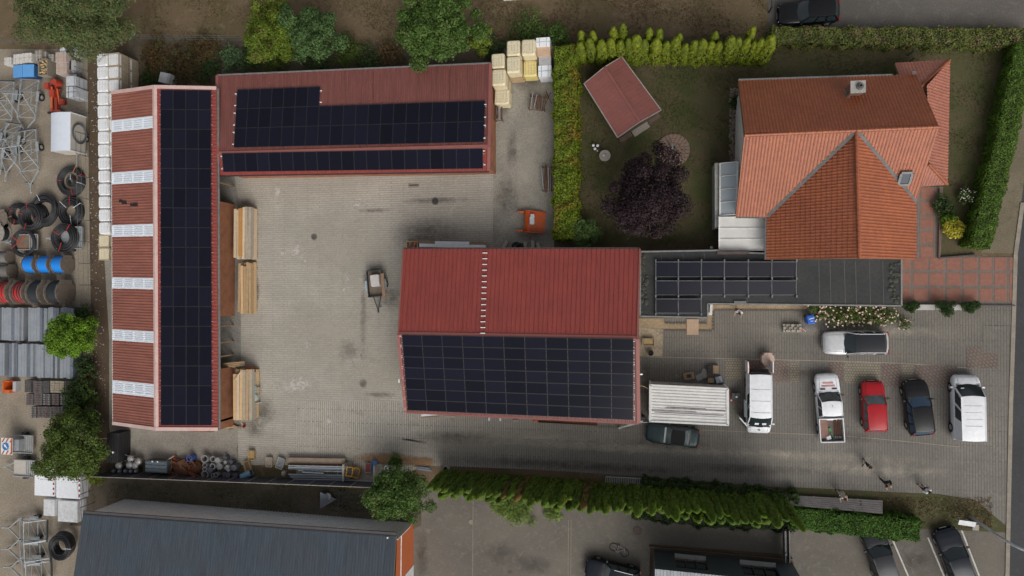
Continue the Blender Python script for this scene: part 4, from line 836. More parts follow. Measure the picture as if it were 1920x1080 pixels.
# ================================================================== TREES, SHRUBS AND HEDGES
def under(px, py, z): p = W(px, py, z); return Vector((p.x, p.y, 0))          # ground below a point seen at height z
lm_pine = leafmat('pine_needles', (.050, .075, .026), (.075, .098, .040), (.088, .088, .038), 1.2)
lm_lime = leafmat('lime_leaves', (.080, .120, .012), (.115, .155, .018), (.10, .095, .02))
lm_teal = leafmat('blue_green_leaves', (.036, .072, .022), (.062, .105, .038), None)
lm_mid = leafmat('mid_green_leaves', (.036, .075, .014), (.066, .112, .024), (.085, .125, .034))
lm_bright = leafmat('bright_green_leaves', (.062, .130, .008), (.10, .175, .016), (.045, .095, .008))
lm_dark = leafmat('dark_green_leaves', (.024, .046, .014), (.045, .072, .022), None)
lm_olive = leafmat('olive_leaves', (.042, .070, .012), (.070, .100, .020), (.030, .050, .010))
lm_purple = leafmat('purple_leaves', (.015, .008, .011), (.026, .014, .019), (.036, .022, .026), 1.4)
lm_rust = leafmat('bracken_leaves', (.062, .040, .018), (.082, .052, .022), (.050, .052, .018))
lm_hedgeY = leafmat('gold_hedge_leaves', (.085, .125, .010), (.125, .160, .014), (.150, .115, .016), .5)
lm_clip = leafmat('clipped_hedge_leaves', (.052, .105, .012), (.092, .155, .022), None)
lm_grassy = leafmat('ragged_hedge_leaves', (.080, .105, .024), (.115, .130, .038), (.150, .120, .062), 1.3)
lm_thujaT = leafmat('gold_thuja', (.088, .115, .006), (.125, .148, .010), (.072, .100, .008), 1.5)
lm_thujaB = leafmat('green_thuja', (.045, .088, .006), (.072, .118, .010), (.088, .112, .010), 1.5)
lm_thujaR = leafmat('browned_thuja', (.130, .075, .020), (.100, .085, .020), None)
lm_yel = leafmat('yellow_leaves', (.30, .28, .03), (.38, .34, .05), None)
lm_tuft = leafmat('grass_blades', (.11, .17, .035), (.16, .22, .06), None)
m_white_fl = M('white_blossom', (.75, .74, .70), amt=.1); m_pink_fl = M('pink_blossom', (.62, .38, .33), (.70, .52, .46), amt=.15, scale=6)

tree('pine_tree', 'very large dark pine over the top corner behind the white pallet stacks', under(142, 8, 6.5), 10.5, 7.2, lm_pine, 36000, .34, 38, trunk_r=.3, cz=.62, flat=.30, wd=.26, lr=.28, ry=4.9)
tree('lime_tree', 'round yellow-green tree at the fence, left of the bluish one', under(510, 60, 3.2), 5.2, 3.0, lm_lime, 10000, .24, 28, ry=3.0, lr=.28)
tree('apple_tree', 'bluish green tree crowding the yellow-green one', under(580, 63, 3.0), 4.8, 2.7, lm_teal, 7500, .26, 22, lr=.30)
tree('oak_tree', 'biggest leafy green tree behind the north hall roof', under(818, 52, 4.2), 7.0, 3.7, lm_mid, 15000, .26, 36, lr=.27, ry=3.6)
tree('young_tree', 'small yellowish sapling between the big green tree and the cream bags', under(902, 72, 2.2), 3.6, 1.2, lm_lime, 1600, .22, 8, trunk_r=.07)
tree('elder_tree', 'leafy tree at the corner of the grey hall and thuja hedge', under(752, 925, 2.8), 5.0, 2.9, lm_mid, 10500, .22, 22, lr=.36, ry=2.7)
tree('acacia_tree', 'bright green bushy tree over the stacked steel sheets', under(134, 632, 2.6), 4.3, 2.8, lm_bright, 9000, .22, 24, lr=.30, ry=2.5)
tree('willow_tree', 'dark olive tree above the white barrier stacks', under(138, 838, 3.0), 5.0, 3.6, lm_olive, 13000, .24, 28, lr=.30, ry=3.2)
tree('beech_tree', 'dark purple-leaved tree in the middle of the lawn', under(1213, 370, 3.2), 5.8, 3.6, lm_purple, 17000, .22, 34, lr=.28, ry=3.8, flat=.38)
tree('spruce_tree', 'light green feathery conifer at the foot of the golden hedge', under(1096, 436, 1.4), 2.6, 1.35, leafmat('feathery_needles', (.075, .125, .035), (.11, .165, .055), None), 2600, .36, 9, wd=.22, trunk_r=.07, flat=.36)
SH = [('bushy_shrub', 'dark bushy shrub below the bright green tree', 150, 742, 1.5, 2.4, lm_dark, 2600, None), ('bushy_shrub', 'dark shrub reaching over the block pallets', 142, 770, 1.2, 2.0, lm_dark, 1800, None), ('low_shrub', 'small green shrub beside the hollow-block pallets', 160, 752, .7, 1.3, lm_bright, 500, None),
      ('ragged_shrub', 'ragged dark shrub at the foot of the bright green tree', 163, 690, 1.1, 1.6, lm_dark, 1300, None), ('ragged_shrub', 'ragged green shrub between the two left-hand trees', 168, 735, 1.0, 1.8, lm_olive, 1300, None), ('ragged_shrub', 'ragged dark shrub on the strip beside the olive tree', 176, 795, 1.1, 1.5, lm_dark, 1300, None), ('ragged_shrub', 'ragged shrub above the bright green tree', 160, 590, .9, 1.2, lm_dark, 900, None),
      ('broom_shrub', 'yellow-green shrub at the end of the black fence', 178, 893, .95, 1.3, lm_lime, 1000, None), ('laurel_shrub', 'round dark green shrub behind the small grey box', 437, 112, 1.25, 1.8, leafmat('laurel', (.035, .07, .03), (.06, .10, .045), None), 1700, None),
      ('bramble_shrub', 'brownish bramble bush right below the yellow-green tree', 520, 112, 1.6, 1.3, lm_olive, 1500, None), ('bramble_shrub', 'dark bramble bush left of the tall yellow-green tree foot', 470, 115, 1.2, 1.2, lm_dark, 1000, None), ('bramble_shrub', 'dark bramble bush below the bluish tree', 595, 112, 1.7, 1.3, lm_dark, 1500, None),
      ('bramble_shrub', 'yellowish bramble bush midway along the north hall', 655, 100, 1.5, 1.3, lm_olive, 1400, None), ('bramble_shrub', 'dark low bramble hugging the north hall gutter', 690, 114, 1.6, 1.2, lm_dark, 1400, None), ('bramble_shrub', 'rusty bramble bush left of the biggest green tree', 735, 100, 1.2, 1.2, lm_rust, 1000, None),
      ('bracken_clump', 'rust brown bracken right of the tall white pallet stack', 300, 105, 2.2, .8, lm_rust, 2200, None), ('bracken_clump', 'rust brown bracken above the west hall gable', 350, 122, 2.2, .7, lm_rust, 2200, None), ('bracken_clump', 'dark bracken between the two red roofs', 395, 128, 1.2, .8, lm_dark, 1000, None), ('bracken_clump', 'brown bracken along the wire fence', 385, 92, 1.8, .7, lm_rust, 1600, None), ('bracken_clump', 'dark undergrowth beside the leaning white box', 290, 150, 1.6, .7, lm_dark, 1400, None),
      ('privet_shrub', 'green shrub behind the stacked white boxes', 1000, 58, 1.9, 1.2, lm_mid, 1500, None), ('privet_shrub', 'green shrub between cream bags and golden hedge', 1048, 66, 1.0, 1.8, lm_mid, 1000, None), ('privet_shrub', 'dark shrub left of the cream bags', 925, 92, 1.3, 1.3, lm_dark, 1200, None),
      ('rose_bush', 'white-flowered bush by the right-hand hedge', 1813, 368, .72, 1.0, lm_olive, 700, (70, m_white_fl, .11)), ('spindle_bush', 'yellow rounded bush beside the brick path', 1788, 430, .85, .9, lm_yel, 900, None), ('spindle_bush', 'small green bush touching the yellow one', 1777, 411, .5, .8, lm_bright, 350, None), ('leafy_bush', 'dark leafy bush near the porch corner', 1768, 385, .8, .7, lm_dark, 700, None),
      ('grass_tuft', 'pale green tall grass below the thuja hedge', 975, 958, 1.5, .5, lm_tuft, 1600, None), ('grass_tuft', 'pale green grass patch nearer the leafy corner tree', 945, 952, 1.1, .45, lm_tuft, 1000, None), ('grass_tuft', 'green grass tuft at the middle of the thuja hedge foot', 1038, 962, .7, .4, lm_tuft, 500, None),
      ('weed_clump', 'weeds beside the concrete L-shaped blocks', 742, 868, .8, .5, lm_mid, 600, None), ('weed_clump', 'weeds in front of the west yard fence post', 165, 700, .8, .7, lm_rust, 600, None), ('box_shrub', 'small dark shrub on the gravel strip by the house gable', 1381, 192, .55, .7, lm_dark, 450, None)]
for nm, lb, x, y, r_, h_, m, n, fl in SH: shrub(nm, lb, under(x, y, h_ * .5), r_, h_, m, n, .17 if 'grass' not in nm else .3, 7, wd=.7 if 'grass' not in nm else .16, flowers=fl)
for i, (x, r_) in enumerate(((1707, .58), (1772, .78), (1817, .72))):
    t = shrub('box_ball', 'clipped dark green ball bush, %s from the garage corner on the white planter strip' % nth(i + 1), under(x, 575.5, .8), r_, 1.5 * r_ + .2, leafmat('box_leaves', (.018, .042, .010), (.034, .066, .016), None), 2200, .09, 3, 'bush', 'clipped ball bushes')
for i, (x, y, r_) in enumerate(((1537, 585, .95), (1570, 588, 1.0), (1602, 588, .95), (1634, 588, 1.0), (1662, 590, .8))):
    shrub('rose_bush', 'pink flowering rose bush along the garage wall, %s from the blue bin' % nth(i + 1), under(x, y, .5), r_, 1.1, lm_olive, 1300, .12, 6, 'rose bush', 'roses along the garage', flowers=(60, m_pink_fl, .16))
shrub('climbing_rose', 'straggling rose branch past the garage corner', under(1697, 604, .3), .7, .6, lm_olive, 260, .12, 4, 'rose bush', flowers=(14, m_pink_fl, .12))
hedge_box('garden_hedge', 'tall golden green hedge between the concrete lane and the garden', [under(1061, 86, 2.2), under(1061, 250, 2.2), under(1060, 448, 2.2)], 1.85, 2.3, lm_hedgeY, 330, .15, wob=.12)
hedge_box('boundary_hedge', 'ragged low hedge along the lane at the upper right', [under(1446, 66, 1.2), under(1700, 68, 1.2), under(1935, 70, 1.2)], 1.25, 1.3, lm_grassy, 330, .12)
hedge_box('roadside_hedge', 'thick clipped green hedge slanting down the right edge of the garden', [under(1925, 84, 1.7), under(1885, 270, 1.7), under(1838, 462, 1.7)], 1.45, 1.8, lm_clip, 330, .11, wob=.06)
hedge_box('car_park_hedge', 'rounded dark green hedge below the wooden plank wall', [under(1482, 970, 1.4), under(1600, 983, 1.4), under(1722, 994, 1.4)], 1.6, 1.6, leafmat('hornbeam', (.032, .078, .010), (.060, .125, .018), None), 420, .12, wob=.1)
hedge_box('ivy_bank', 'dark ivy along the drive side of the thuja hedge', [under(1205, 909, .6), under(1340, 920, .6), under(1495, 936, .6)], .95, .9, lm_dark, 420, .13, cat='ivy', wob=.14)
hedge_box('ivy_skirt', 'dark ivy under the thuja tips on the car park side', [under(1185, 962, .4), under(1330, 978, .4), under(1490, 985, .4)], .8, .5, lm_dark, 420, .13, cat='ivy', wob=.14)

# ---- columnar thujas
def thuja_meshes(mat, tag_, h, r, n, k=4):
    out = []
    for s in range(k):
        hh = h * random.uniform(.9, 1.1); z = rng.uniform(.02, 1.0, n) ** .8; th = rng.uniform(0, 2 * math.pi, n)
        pr = r * np.sqrt(np.clip(1 - z ** 2.6, .02, 1)) * (.86 + .10 * np.sin(th * 3 + z * 9 + s) + .09 * np.sin(th * 5 - z * 14)) * np.where(z < .12, .85 + z, 1) * rng.uniform(.9, 1.06, n)
        P = np.stack([pr * np.cos(th), pr * np.sin(th), z * hh], 1); N = np.stack([np.cos(th), np.sin(th), .35 + z ** 5 * 2], 1) + rng.normal(size=(n, 3)) * .42
        l = rng.uniform(.7, 1.3, n) * .17; out.append(leaf_mesh('foliage_' + tag_, leaf_arrays(P, N, l, l * .55), mat))
    core = MB(); core.lathe((0, 0, 0), [(r * .5, 0), (r * .74, h * .12), (r * .72, h * .5), (r * .5, h * .8), (.02, h * .93)], 9)
    return out, core.mesh('stem', M('thuja_core', (.022, .030, .010), rough=.95))
def thuja(label, base, meshes, core, sc_, group):
    t = thing('thuja', label, 'thuja', base, random.uniform(0, 6.28), group); t.scale = sc_
    inst('stem', core, t, Matrix.Identity(4)); inst('foliage', random.choice(meshes), t, Matrix.Identity(4))
mT, cT = thuja_meshes(lm_thujaT, 'gold', 4.7, .60, 1900); mB, cB = thuja_meshes(lm_thujaB, 'green', 6.6, .52, 1900); mR, _c = thuja_meshes(lm_thujaR, 'brown', 6.6, .45, 1700, 1)
xs = [1089, 1107, 1127, 1144, 1161, 1176, 1189, 1203, 1224, 1243, 1259, 1277, 1293, 1306, 1322, 1336, 1355, 1367, 1383, 1398, 1408, 1423]
hs__ = [.92, 1.0, .9, .98, .92, 1.0, 1.12, 1.02, .98, .95, 1.06, .84, .9, 1.0, .96, .92, 1.06, 1.02, 1.0, .98, 1.08, 1.1]
for i, x in enumerate(xs):
    w = 1.1 if i in (2, 6, 8, 13, 16, 21) else .92
    thuja('golden thuja in the row behind the garden shed, %s from the tall golden hedge' % nth(i + 1), W(1103 + (x - 1089) * .985 - 8, 115 + (x - 1089) * .004, 0), mT, cT, (w, w, hs__[i]), 'golden thujas behind the garden shed')
for i, (x, h_) in enumerate(((1098, 1.15), (1118, 1.1), (1155, 1.2), (1171, 1.42), (1216, 1.14), (1233, 1.1), (1268, 1.0), (1330, 1.05), (1392, 1.15))):
    thuja('golden thuja of the sparser back row, %s from the tall golden hedge' % nth(i + 1), W(x, 102, 0), mT, cT, (.8, .8, h_ * .98), 'golden thujas in the back row')
N_B = 50; a0, a1 = (838, 886), (1462, 932)
for i in range(N_B):
    t = i / (N_B - 1); brown = i in (10, 12, 21); s = random.uniform(.80, 1.18) * (.92 if t < .12 else 1.0); w = random.uniform(.74, 1.02)
    if i in (34, 35, 40): s *= .75
    b0 = W(a0[0] + (a1[0] - a0[0]) * t + random.uniform(-2, 2), a0[1] + (a1[1] - a0[1]) * t + random.uniform(-1.5, 1.5), 0)
    thuja(('browned thuja' if brown else 'dark green thuja') + ' in the long hedge below the drive, %s from the leafy corner tree' % nth(i + 1), b0, mR if brown else mB, cB, (w, w, s), 'thujas of the long hedge')
for i in range(30):
    t = (i + .5) / 30; b0 = W(842 + 612 * t, 905 + 50 * t, 0); s = random.uniform(.5, .72)
    thuja('low thuja of the front row beside the car park, %s from the leafy corner tree' % nth(i + 1), b0, mB, cB, (random.uniform(.9, 1.15),) * 2 + (s,), 'low thujas beside the car park')

# ================================================================== FENCES AND BOUNDARIES
bf = thing('black_fence', 'long black sheet fence with pale rail behind the pipe racks', 'fence', W(450, 895)); off = bf.location
f0, f1 = W(200, 884), W(712, 903); k = 14; m_fp = M('anthracite_sheet', (.045, .050, .070), (.052, .056, .075), rough=.5, amt=.15)
for i in range(k):
    a, c = f0.lerp(f1, i / k), f0.lerp(f1, (i + .985) / k); MB().bar(a + Vector((0, 0, .95)), c + Vector((0, 0, .95)), .04, 1.9).build('fence_panel', m_fp, bf, off)
    MB().box((*a.to_2d(), 1.0), (.08, .08, 2.0)).build('post', M('fence_post', (.35, .34, .32), rough=.6), bf, off)
MB().bar(f0 + Vector((0, 0, 1.93)), f1 + Vector((0, 0, 1.93)), .05, .05).build('top_rail', M('pale_rail', (.42, .38, .33), rough=.7), bf, off)
def wire_fence(name, label, p0, p1, n, h=1.6, c=(.20, .22, .21)):
    t = thing(name, label, 'fence', p0); d = p1 - p0; m = M(name + '_steel', c, rough=.5, metal=.4)
    for i in range(n + 1): MB().cyl(d * (i / n), d * (i / n) + Vector((0, 0, h)), .035, n=6).build('post', m, t)
    for z in (h, h * .66, h * .33): MB().bar(Vector((0, 0, z)), d + Vector((0, 0, z)), .02).build('wire', m, t)
wire_fence('meadow_fence', 'thin wire fence across the dry meadow at the top edge', W(262, 76), W(462, 79), 6)
wire_fence('corner_fence', 'thin wire fence under the pine', W(-10, 84), W(100, 84), 3)
wire_fence('yard_fence', 'thin wire fence down the brown strip beside the white pallets', W(164.5, 95), W(175, 575), 12, 1.7)
wire_fence('rear_fence', 'grey wire fence beside the white barrier stacks', W(172, 895), W(181, 965), 3, 1.8)
wire_fence('garden_fence', 'short green fence between lane hedge and house', W(1703, 90), W(1703, 118), 2, 1.2, (.05, .09, .05))
t = thing('plank_platform', 'weathered grey plank platform on the grass island', 'platform', W(1568, 940)); off = t.location
m_pl = M('weathered_plank', (.40, .36, .335), (.33, .295, .275), rough=.85, scale=2, amt=.3)
for i in range(6):
    u0, u1 = i / 6 + .012, (i + 1) / 6 - .012; q = [W(x, yt + (yb_ - yt) * u, .35 + .9 * u) for u in (u0, u1) for x, yt, yb_ in ((1481, 928, 947), (1655, 938, 963))]
    slab([q[0], q[1], q[3], q[2]], .05).build('plank', m_pl, t, off)
for k_ in range(5):
    x = 1486 + k_ * 41; a_1, a_2 = W(x, 929 + k_ * 2.4, .3), W(x, 946 + k_ * 4, 1.05); MB().bar(a_1 - Vector((0, 0, .12)), a_2 - Vector((0, 0, .12)), .1, .08).build('joist', m_pl, t, off); MB().box((a_2.x, a_2.y, .45), (.1, .1, .9)).build('post', m_pl, t, off)
for y_ in (940, 946): p = W(1614, y_, 1.0); MB().box((p.x, p.y, .98), (.13, .12, .06)).build('bracket', m_dark, t, off)
t = thing('planter_wall', 'low white planter wall under the three ball bushes', 'planter', W(1762, 576)); off = t.location
for x0_, x1_ in ((1697, 1750), (1750, 1800)): a, c = W(x0_, 575), W(x1_, 577); MB().box(((a.x + c.x) / 2, (a.y + c.y) / 2, .2), (c.x - a.x - .03, .42, .4)).build('block', M('white_planter', (.50, .48, .45), (.38, .36, .33), rough=.85), t, off, bevel=.02)
MB().bar(W(1800, 572, .06), W(1903, 573, .06), .1, .12).build('edge_strip', M('dark_edge', (.08, .075, .07)), t, off)
t = thing('garden_wall', 'low dark garden edging beside the brick path', 'edging', W(1762, 420)); off = t.location
MB().bar(W(1762, 353, .12), W(1760, 484, .12), .1, .24).build('edge', M('red_edge', (.16, .09, .075)), t, off); MB().bar(W(1760, 484, .12), W(1830, 478, .12), .1, .24).build('edge', M('dark_edge', ()), t, off)
for i, (x0_, x1_, lb) in enumerate(((944, 1072, 'white garden wall cut by the top edge above the cream bags'), (1140, 1222, 'white garden wall cut by the top edge above the golden thujas'), (250, 275, 'pale wall corner at the top edge beside the pine'))):
    t = thing('white_wall', lb, 'wall', W((x0_ + x1_) / 2, -6)); a, c = W(x0_, 0), W(x1_, 0); MB().box((0, 0, .5), (c.x - a.x, .3, 1.0)).build('wall', m_render, t); MB().box((0, 0, 1.03), (c.x - a.x + .1, .4, .06)).build('coping', M('coping_stone', (.55, .54, .52)), t)
t = thing('rock_strip', 'strip of rounded pebbles along the house gable', 'pebbles', W(1376, 250)); mb = MB()
for i in range(420):
    p = W(random.uniform(1368, 1384), random.uniform(165, 302)) - t.location; s = random.uniform(.05, .13); mb.ball((p.x, p.y, s * .4), (s, s * random.uniform(.7, 1), s * .6), 6, 4)
stuff(mb.build('pebbles', M('pebble', (.28, .22, .17), (.12, .10, .085), rough=.9, scale=4), t)); t['kind'] = 'stuff'
t = thing('strip_rubble', 'scattered pale stones on the brown strip beside the white pallets', 'rubble', W(185, 500)); mb = MB()
for i in range(260):
    y = random.uniform(100, 800); p = W(random.uniform(170, 186 + (y - 100) * .02), y) - t.location; s = random.uniform(.03, .10); mb.ball((p.x, p.y, s * .4), (s, s * random.uniform(.6, 1), s * .6), 6, 4)
stuff(mb.build('stones', M('rubble_stone', (.42, .38, .32), (.22, .19, .16), rough=.9, scale=4), t)); t['kind'] = 'stuff'
# loose grass over the meadows and island
def grass(name, label, poly, n, mat, L=.22):
    t = thing(name, label, 'grass', W(*poly[0])); xs_ = [p[0] for p in poly]; ys_ = [p[1] for p in poly]
    P = np.array([list(W(random.uniform(min(xs_), max(xs_)), random.uniform(min(ys_), max(ys_))) - t.location) for _ in range(n)]); cl = np.sin(P[:, 0] * 1.1) + np.sin(P[:, 1] * 1.7 + P[:, 0] * .6) + rng.normal(size=n) * .8
    P = P[cl > -.2]; n = len(P); P[:, 2] = .05; N = rng.normal(size=(n, 3)) + np.array([0, 0, .5]); l = rng.uniform(.5, 1.4, n) * L
    o = bpy.data.objects.new('blades', leaf_mesh('blades', leaf_arrays(P, N, l, l * .2), mat)); col.objects.link(o); o.parent = t; stuff(o); t['kind'] = 'stuff'
lm_dryg = leafmat('dry_blades', (.11, .075, .042), (.155, .115, .068), (.075, .072, .03)); lm_lawn = leafmat('lawn_blades', (.046, .062, .014), (.075, .078, .024), (.080, .060, .032))
grass('meadow_grass', 'dry brownish meadow grass along the top edge', [(265, -10), (1435, 95)], 26000, lm_dryg)
grass('lawn_grass', 'short dark lawn around the purple tree and house', [(1090, 100), (1400, 465)], 26000, lm_lawn, .16)
grass('lawn_grass', 'short lawn between the house and roadside hedge', [(1400, 90), (1860, 350)], 20000, lm_lawn, .16)
grass('island_grass', 'dry grass on the island by the street lamp', [(1650, 932), (1860, 990)], 4000, lm_dryg, .2)
grass('strip_grass', 'weeds between the black fence and the grey hall', [(200, 905), (735, 960)], 9000, lm_olive, .16)
# ================================================================== STORED GOODS
def rp(x0, y0, x1, y1, z=0.0):
    """picture box of a top face at height z -> centre on the ground, size"""
    a, b = W(x0, y0, z), W(x1, y1, z); return Vector(((a.x + b.x) / 2, (a.y + b.y) / 2, 0)), abs(b.x - a.x), abs(a.y - b.y)
m_pal = M('pallet_wood', (.30, .215, .13), (.22, .16, .10), rough=.9, scale=5); m_galv = M('galvanised', (.40, .42, .43), (.28, .30, .31), rough=.5, metal=.3, scale=3, amt=.25)
m_blk = M('black_plastic', (.016, .016, .018), (.026, .026, .028), rough=.5); m_rub = M('tyre_rubber', (.018, .018, .018), rough=.8); m_steel = M('dark_steel', (.09, .095, .10), rough=.5, metal=.5)
m_rusty = M('rusted_iron', (.145, .058, .026), (.085, .040, .024), rough=.9, scale=6, amt=.4); m_concb = M('cast_concrete', (.36, .33, .28), (.27, .25, .21), rough=.92, scale=3, amt=.25)
m_orange = M('orange_paint', (.62, .115, .018), (.52, .10, .02), rough=.45, scale=2, amt=.2); m_redp = M('red_paint', (.42, .045, .025), (.30, .04, .022), rough=.5, scale=2, amt=.3)
m_cream = M('cream_film', (.66, .585, .40), (.58, .50, .32), rough=.45, scale=2.5, amt=.2, fine=9); m_film = M('white_film', (.72, .72, .72), (.62, .63, .64), rough=.4, scale=2, amt=.12, fine=9)
m_yelf = M('yellow_film', (.66, .56, .22), (.60, .48, .2), rough=.45, scale=2.5, amt=.2); m_board = M('sawn_boards', (.44, .30, .165), (.36, .245, .13), rough=.85, scale=3, amt=.2)
m_block = M('lime_block', (.40, .33, .235), (.33, .265, .18), rough=.9, scale=3)
def pallet(t, w, d, z=0.0):
    mb = MB()
    for i in range(5): mb.box((0, -d / 2 + d * (i + .5) / 5, z + .13), (w, d / 6.5, .025))
    for x in (-.42, 0, .42):
        for y in (-.42, 0, .42): mb.box((x * w, y * d, z + .065), (.1, .1, .1))
    stuff(mb.build('pallet', m_pal, t))
def wrapped(name, label, cat, c, w, d, h, z, film, side=None, courses=6, group=None, rz=0.0, cap=.3, prints=False):
    t = thing(name, label, cat, c + Vector((0, 0, z)), rz, group); pallet(t, w, d)
    if side:
        mb = MB(); ch = (h - .15) / courses
        for i in range(courses):
            for k in range(3): mb.box((0, -d / 3 + k * d / 3, .15 + ch * (i + .5)), (w * .95, d / 3.12, ch * .92))
        stuff(mb.build('courses', side, t))
    mb = MB(); z0 = .16 if not side else h * (1 - cap); mb.rrect((0, 0), (w * .98, d * .97), .16, z0, h * .9, m=0, top=.98); mb.rrect((0, 0), (w * .96, d * .95), .16, h * .9, h, m=0, top=.84)
    o = mb.build('film_cover', film, t, smooth=False)
    if film is m_film or film is m_cream:
        pm = MB()
        for x in (-.22, .05, .3): pm.box((x * w, 0, h + .002), (.018, d * .78, .006))
        pm.box((0, .1 * d, h + .002), (w * .78, .015, .005)); stuff(pm.build('film_seams', M('film_seam', (.50, .50, .49)), t))
    if prints:
        pm = MB()
        for i in range(4):
            for k in range(5):
                if random.random() < .85: pm.box((-w * .3 + i * w * .2, -d * .3 + k * d * .15, h + .003), (w * .05, d * random.uniform(.05, .11), .006))
        stuff(pm.build('print_marks', M('grey_print', (.44, .40, .31)), t))
    return t
# ---- column of white pallets beside the west hall
for i in range(16):
    y = 111.5 + 24.3 * i; x0 = 180 + .3 * i; cream = i >= 14
    for cidx, (xa, xb) in enumerate(((x0, x0 + 21), (x0 + 22, x0 + 43))):
        if cidx == 1 and i > 7: continue
        zt = 2.7 if not cream else 1.5; c, w, d = rp(xa, y - 11.8, xb, y + 11.8, zt)
        levels = ((1.35, 'upper'), (0.0, 'lower')) if not cream else ((0.0, 'lower'),)
        for z, lv in levels:
            if cidx == 0 and lv == 'lower' and not cream: pass
            lab = ('cream' if cream else 'white') + ' wrapped pallet beside the west hall, %s from the pine, %s%s' % (nth(i + 1), 'outer column' if cidx == 0 else 'hall-side column', '' if cream else ', ' + lv + ' tier')
            wrapped('wrapped_pallet', lab, 'pallet', c, w, d, 1.35 if not cream else 1.5, z, m_film if not cream else m_cream, m_block if (cidx == 1 or lv == 'lower') else None, 5, 'wrapped pallets beside the west hall', random.uniform(-.02, .02), .22)
# ---- cream bags by the concrete lane
for k, (x0, y0, x1, y1, n, lb, fm) in enumerate(((949, 75, 975, 104, 2, 'back row next to the big green trees', m_cream), (977, 73, 1004, 103, 2, 'back row beside the white boxes', m_cream), (920, 99.5, 946, 127, 2, 'touching the hall roof corner', m_cream), (949, 105, 975, 136, 2, 'tall stack in the middle with visible side', m_cream), (980, 112, 1007, 143, 1, 'single yellow one beside the white crate', m_yelf), (921, 129, 948, 160, 2, 'second along the hall wall', m_cream), (926, 166, 955, 195, 1, 'nearest the rusty rack by the hall wall', m_cream))):
    h = 1.4; c, w, d = rp(x0, y0, x1, y1, h * n)
    for j in range(n): wrapped('bagged_pallet', 'cream foil-wrapped pallet of sacks, %s%s' % (lb, '' if n == 1 else (', upper tier' if j else ', lower tier')), 'pallet', c, w, d, h, j * h, fm, m_board if (j == 0 and n == 2) else None, 6, 'cream pallets by the lane', random.uniform(-.04, .04), .85, prints=(j == n - 1))
def carton(name, label, cat, x0, y0, x1, y1, h, mat, z=0.0, rz=0.0, slats=True, group=None, lid=None):
    c, w, d = rp(x0, y0, x1, y1, z + h); t = thing(name, label, cat, c + Vector((0, 0, z)), rz, group)
    mb = MB(); mb.rrect((0, 0), (w, d), min(w, d) * .06, .1 if z == 0 else .0, h, top=.985); mb.build('load', mat, t)
    if z == 0: pallet(t, w, d)
    if slats:
        mb = MB()
        for x in (-.25, .25): mb.box((x * w, 0, h + .006), (.05, d * 1.0, .012)); 
        mb.box((0, 0, h + .014), (w, .04, .01)); mb.build('strap', lid or M('strap_grey', (.45, .45, .45)), t)
    return t
m_white = M('white_plastic', (.74, .75, .77), (.66, .68, .71), rough=.45, amt=.1); m_greyb = M('grey_crate', (.42, .42, .42), (.34, .34, .34), rough=.7); m_pink = M('pinkish_brick', (.44, .36, .32), (.38, .30, .27), rough=.9, scale=5)
m_card = M('cardboard', (.36, .235, .135), (.30, .195, .11), rough=.85); m_peach = M('peach_crate', (.58, .37, .23), (.50, .32, .20), rough=.8)
carton('white_crate', 'white crate at the back beside the golden hedge', 'crate', 1005, 71, 1031, 86, 2.2, m_white); carton('peach_crate', 'peach coloured crate between two white crates', 'crate', 1007, 87, 1032, 104, 2.0, m_peach)
carton('grey_crate', 'grey printed crate under the peach one', 'crate', 1010, 105, 1033, 121, 1.8, m_greyb); carton('striped_crate', 'white striped crate nearest the concrete lane', 'crate', 1009, 123, 1034, 143, 1.6, m_white, lid=M('blue_grey_strap', (.33, .38, .45)))
# ---- rusty racks
def rust_rack(label, x0, y0, x1, y1, h, n, rz=0.0):
    c, w, d = rp(x0, y0, x1, y1, h * .6); t = thing('formwork_rack', label, 'rack', c, rz)
    mb = MB()
    for sx in (-1, 1):
        for sy in (-1, 1): mb.bar((sx * w / 2, sy * d / 2, 0), (sx * w / 2, sy * d / 2, h), .05)
        mb.bar((sx * w / 2, -d / 2, h * .5), (sx * w / 2, d / 2, h * .5), .05)
    for sy in (-1, 1): mb.bar((-w / 2, sy * d / 2, h * .3), (w / 2, sy * d / 2, h * .3), .05)
    mb.build('frame', m_rusty, t)
    for i in range(n):
        mb = MB(); x = -w * .45 + w * .9 * (i + .5) / n; z = h * random.uniform(.35, .9); mb.bar((x, -d * .5 * random.uniform(.8, 1.2), z), (x + random.uniform(-.12, .12), d * .5 * random.uniform(.8, 1.25), z + random.uniform(-.1, .1)), .05, .06); mb.build('prop', m_rusty if random.random() < .82 else m_galv, t)
rust_rack('rusty formwork rack standing out on the concrete lane', 993, 180, 1022, 204, 1.0, 13, R(-8)); rust_rack('rusty formwork rack pressed against the north hall wall', 928, 197, 941, 224, 1.1, 8); rust_rack('rusty rack of props beside the golden hedge', 1017, 313, 1034, 357, .9, 9)
t = thing('iron_hook', 'thin rusty iron stand beside the golden hedge', 'stand', W(1028, 184)); mb = MB(); mb.bar((0, 0, 0), (0, .2, 1.3), .05); mb.bar((-.3, -.6, .03), (.25, .5, .03), .05); mb.bar((.3, -.5, .03), (-.2, .6, .03), .05); mb.build('stand', m_rusty, t)
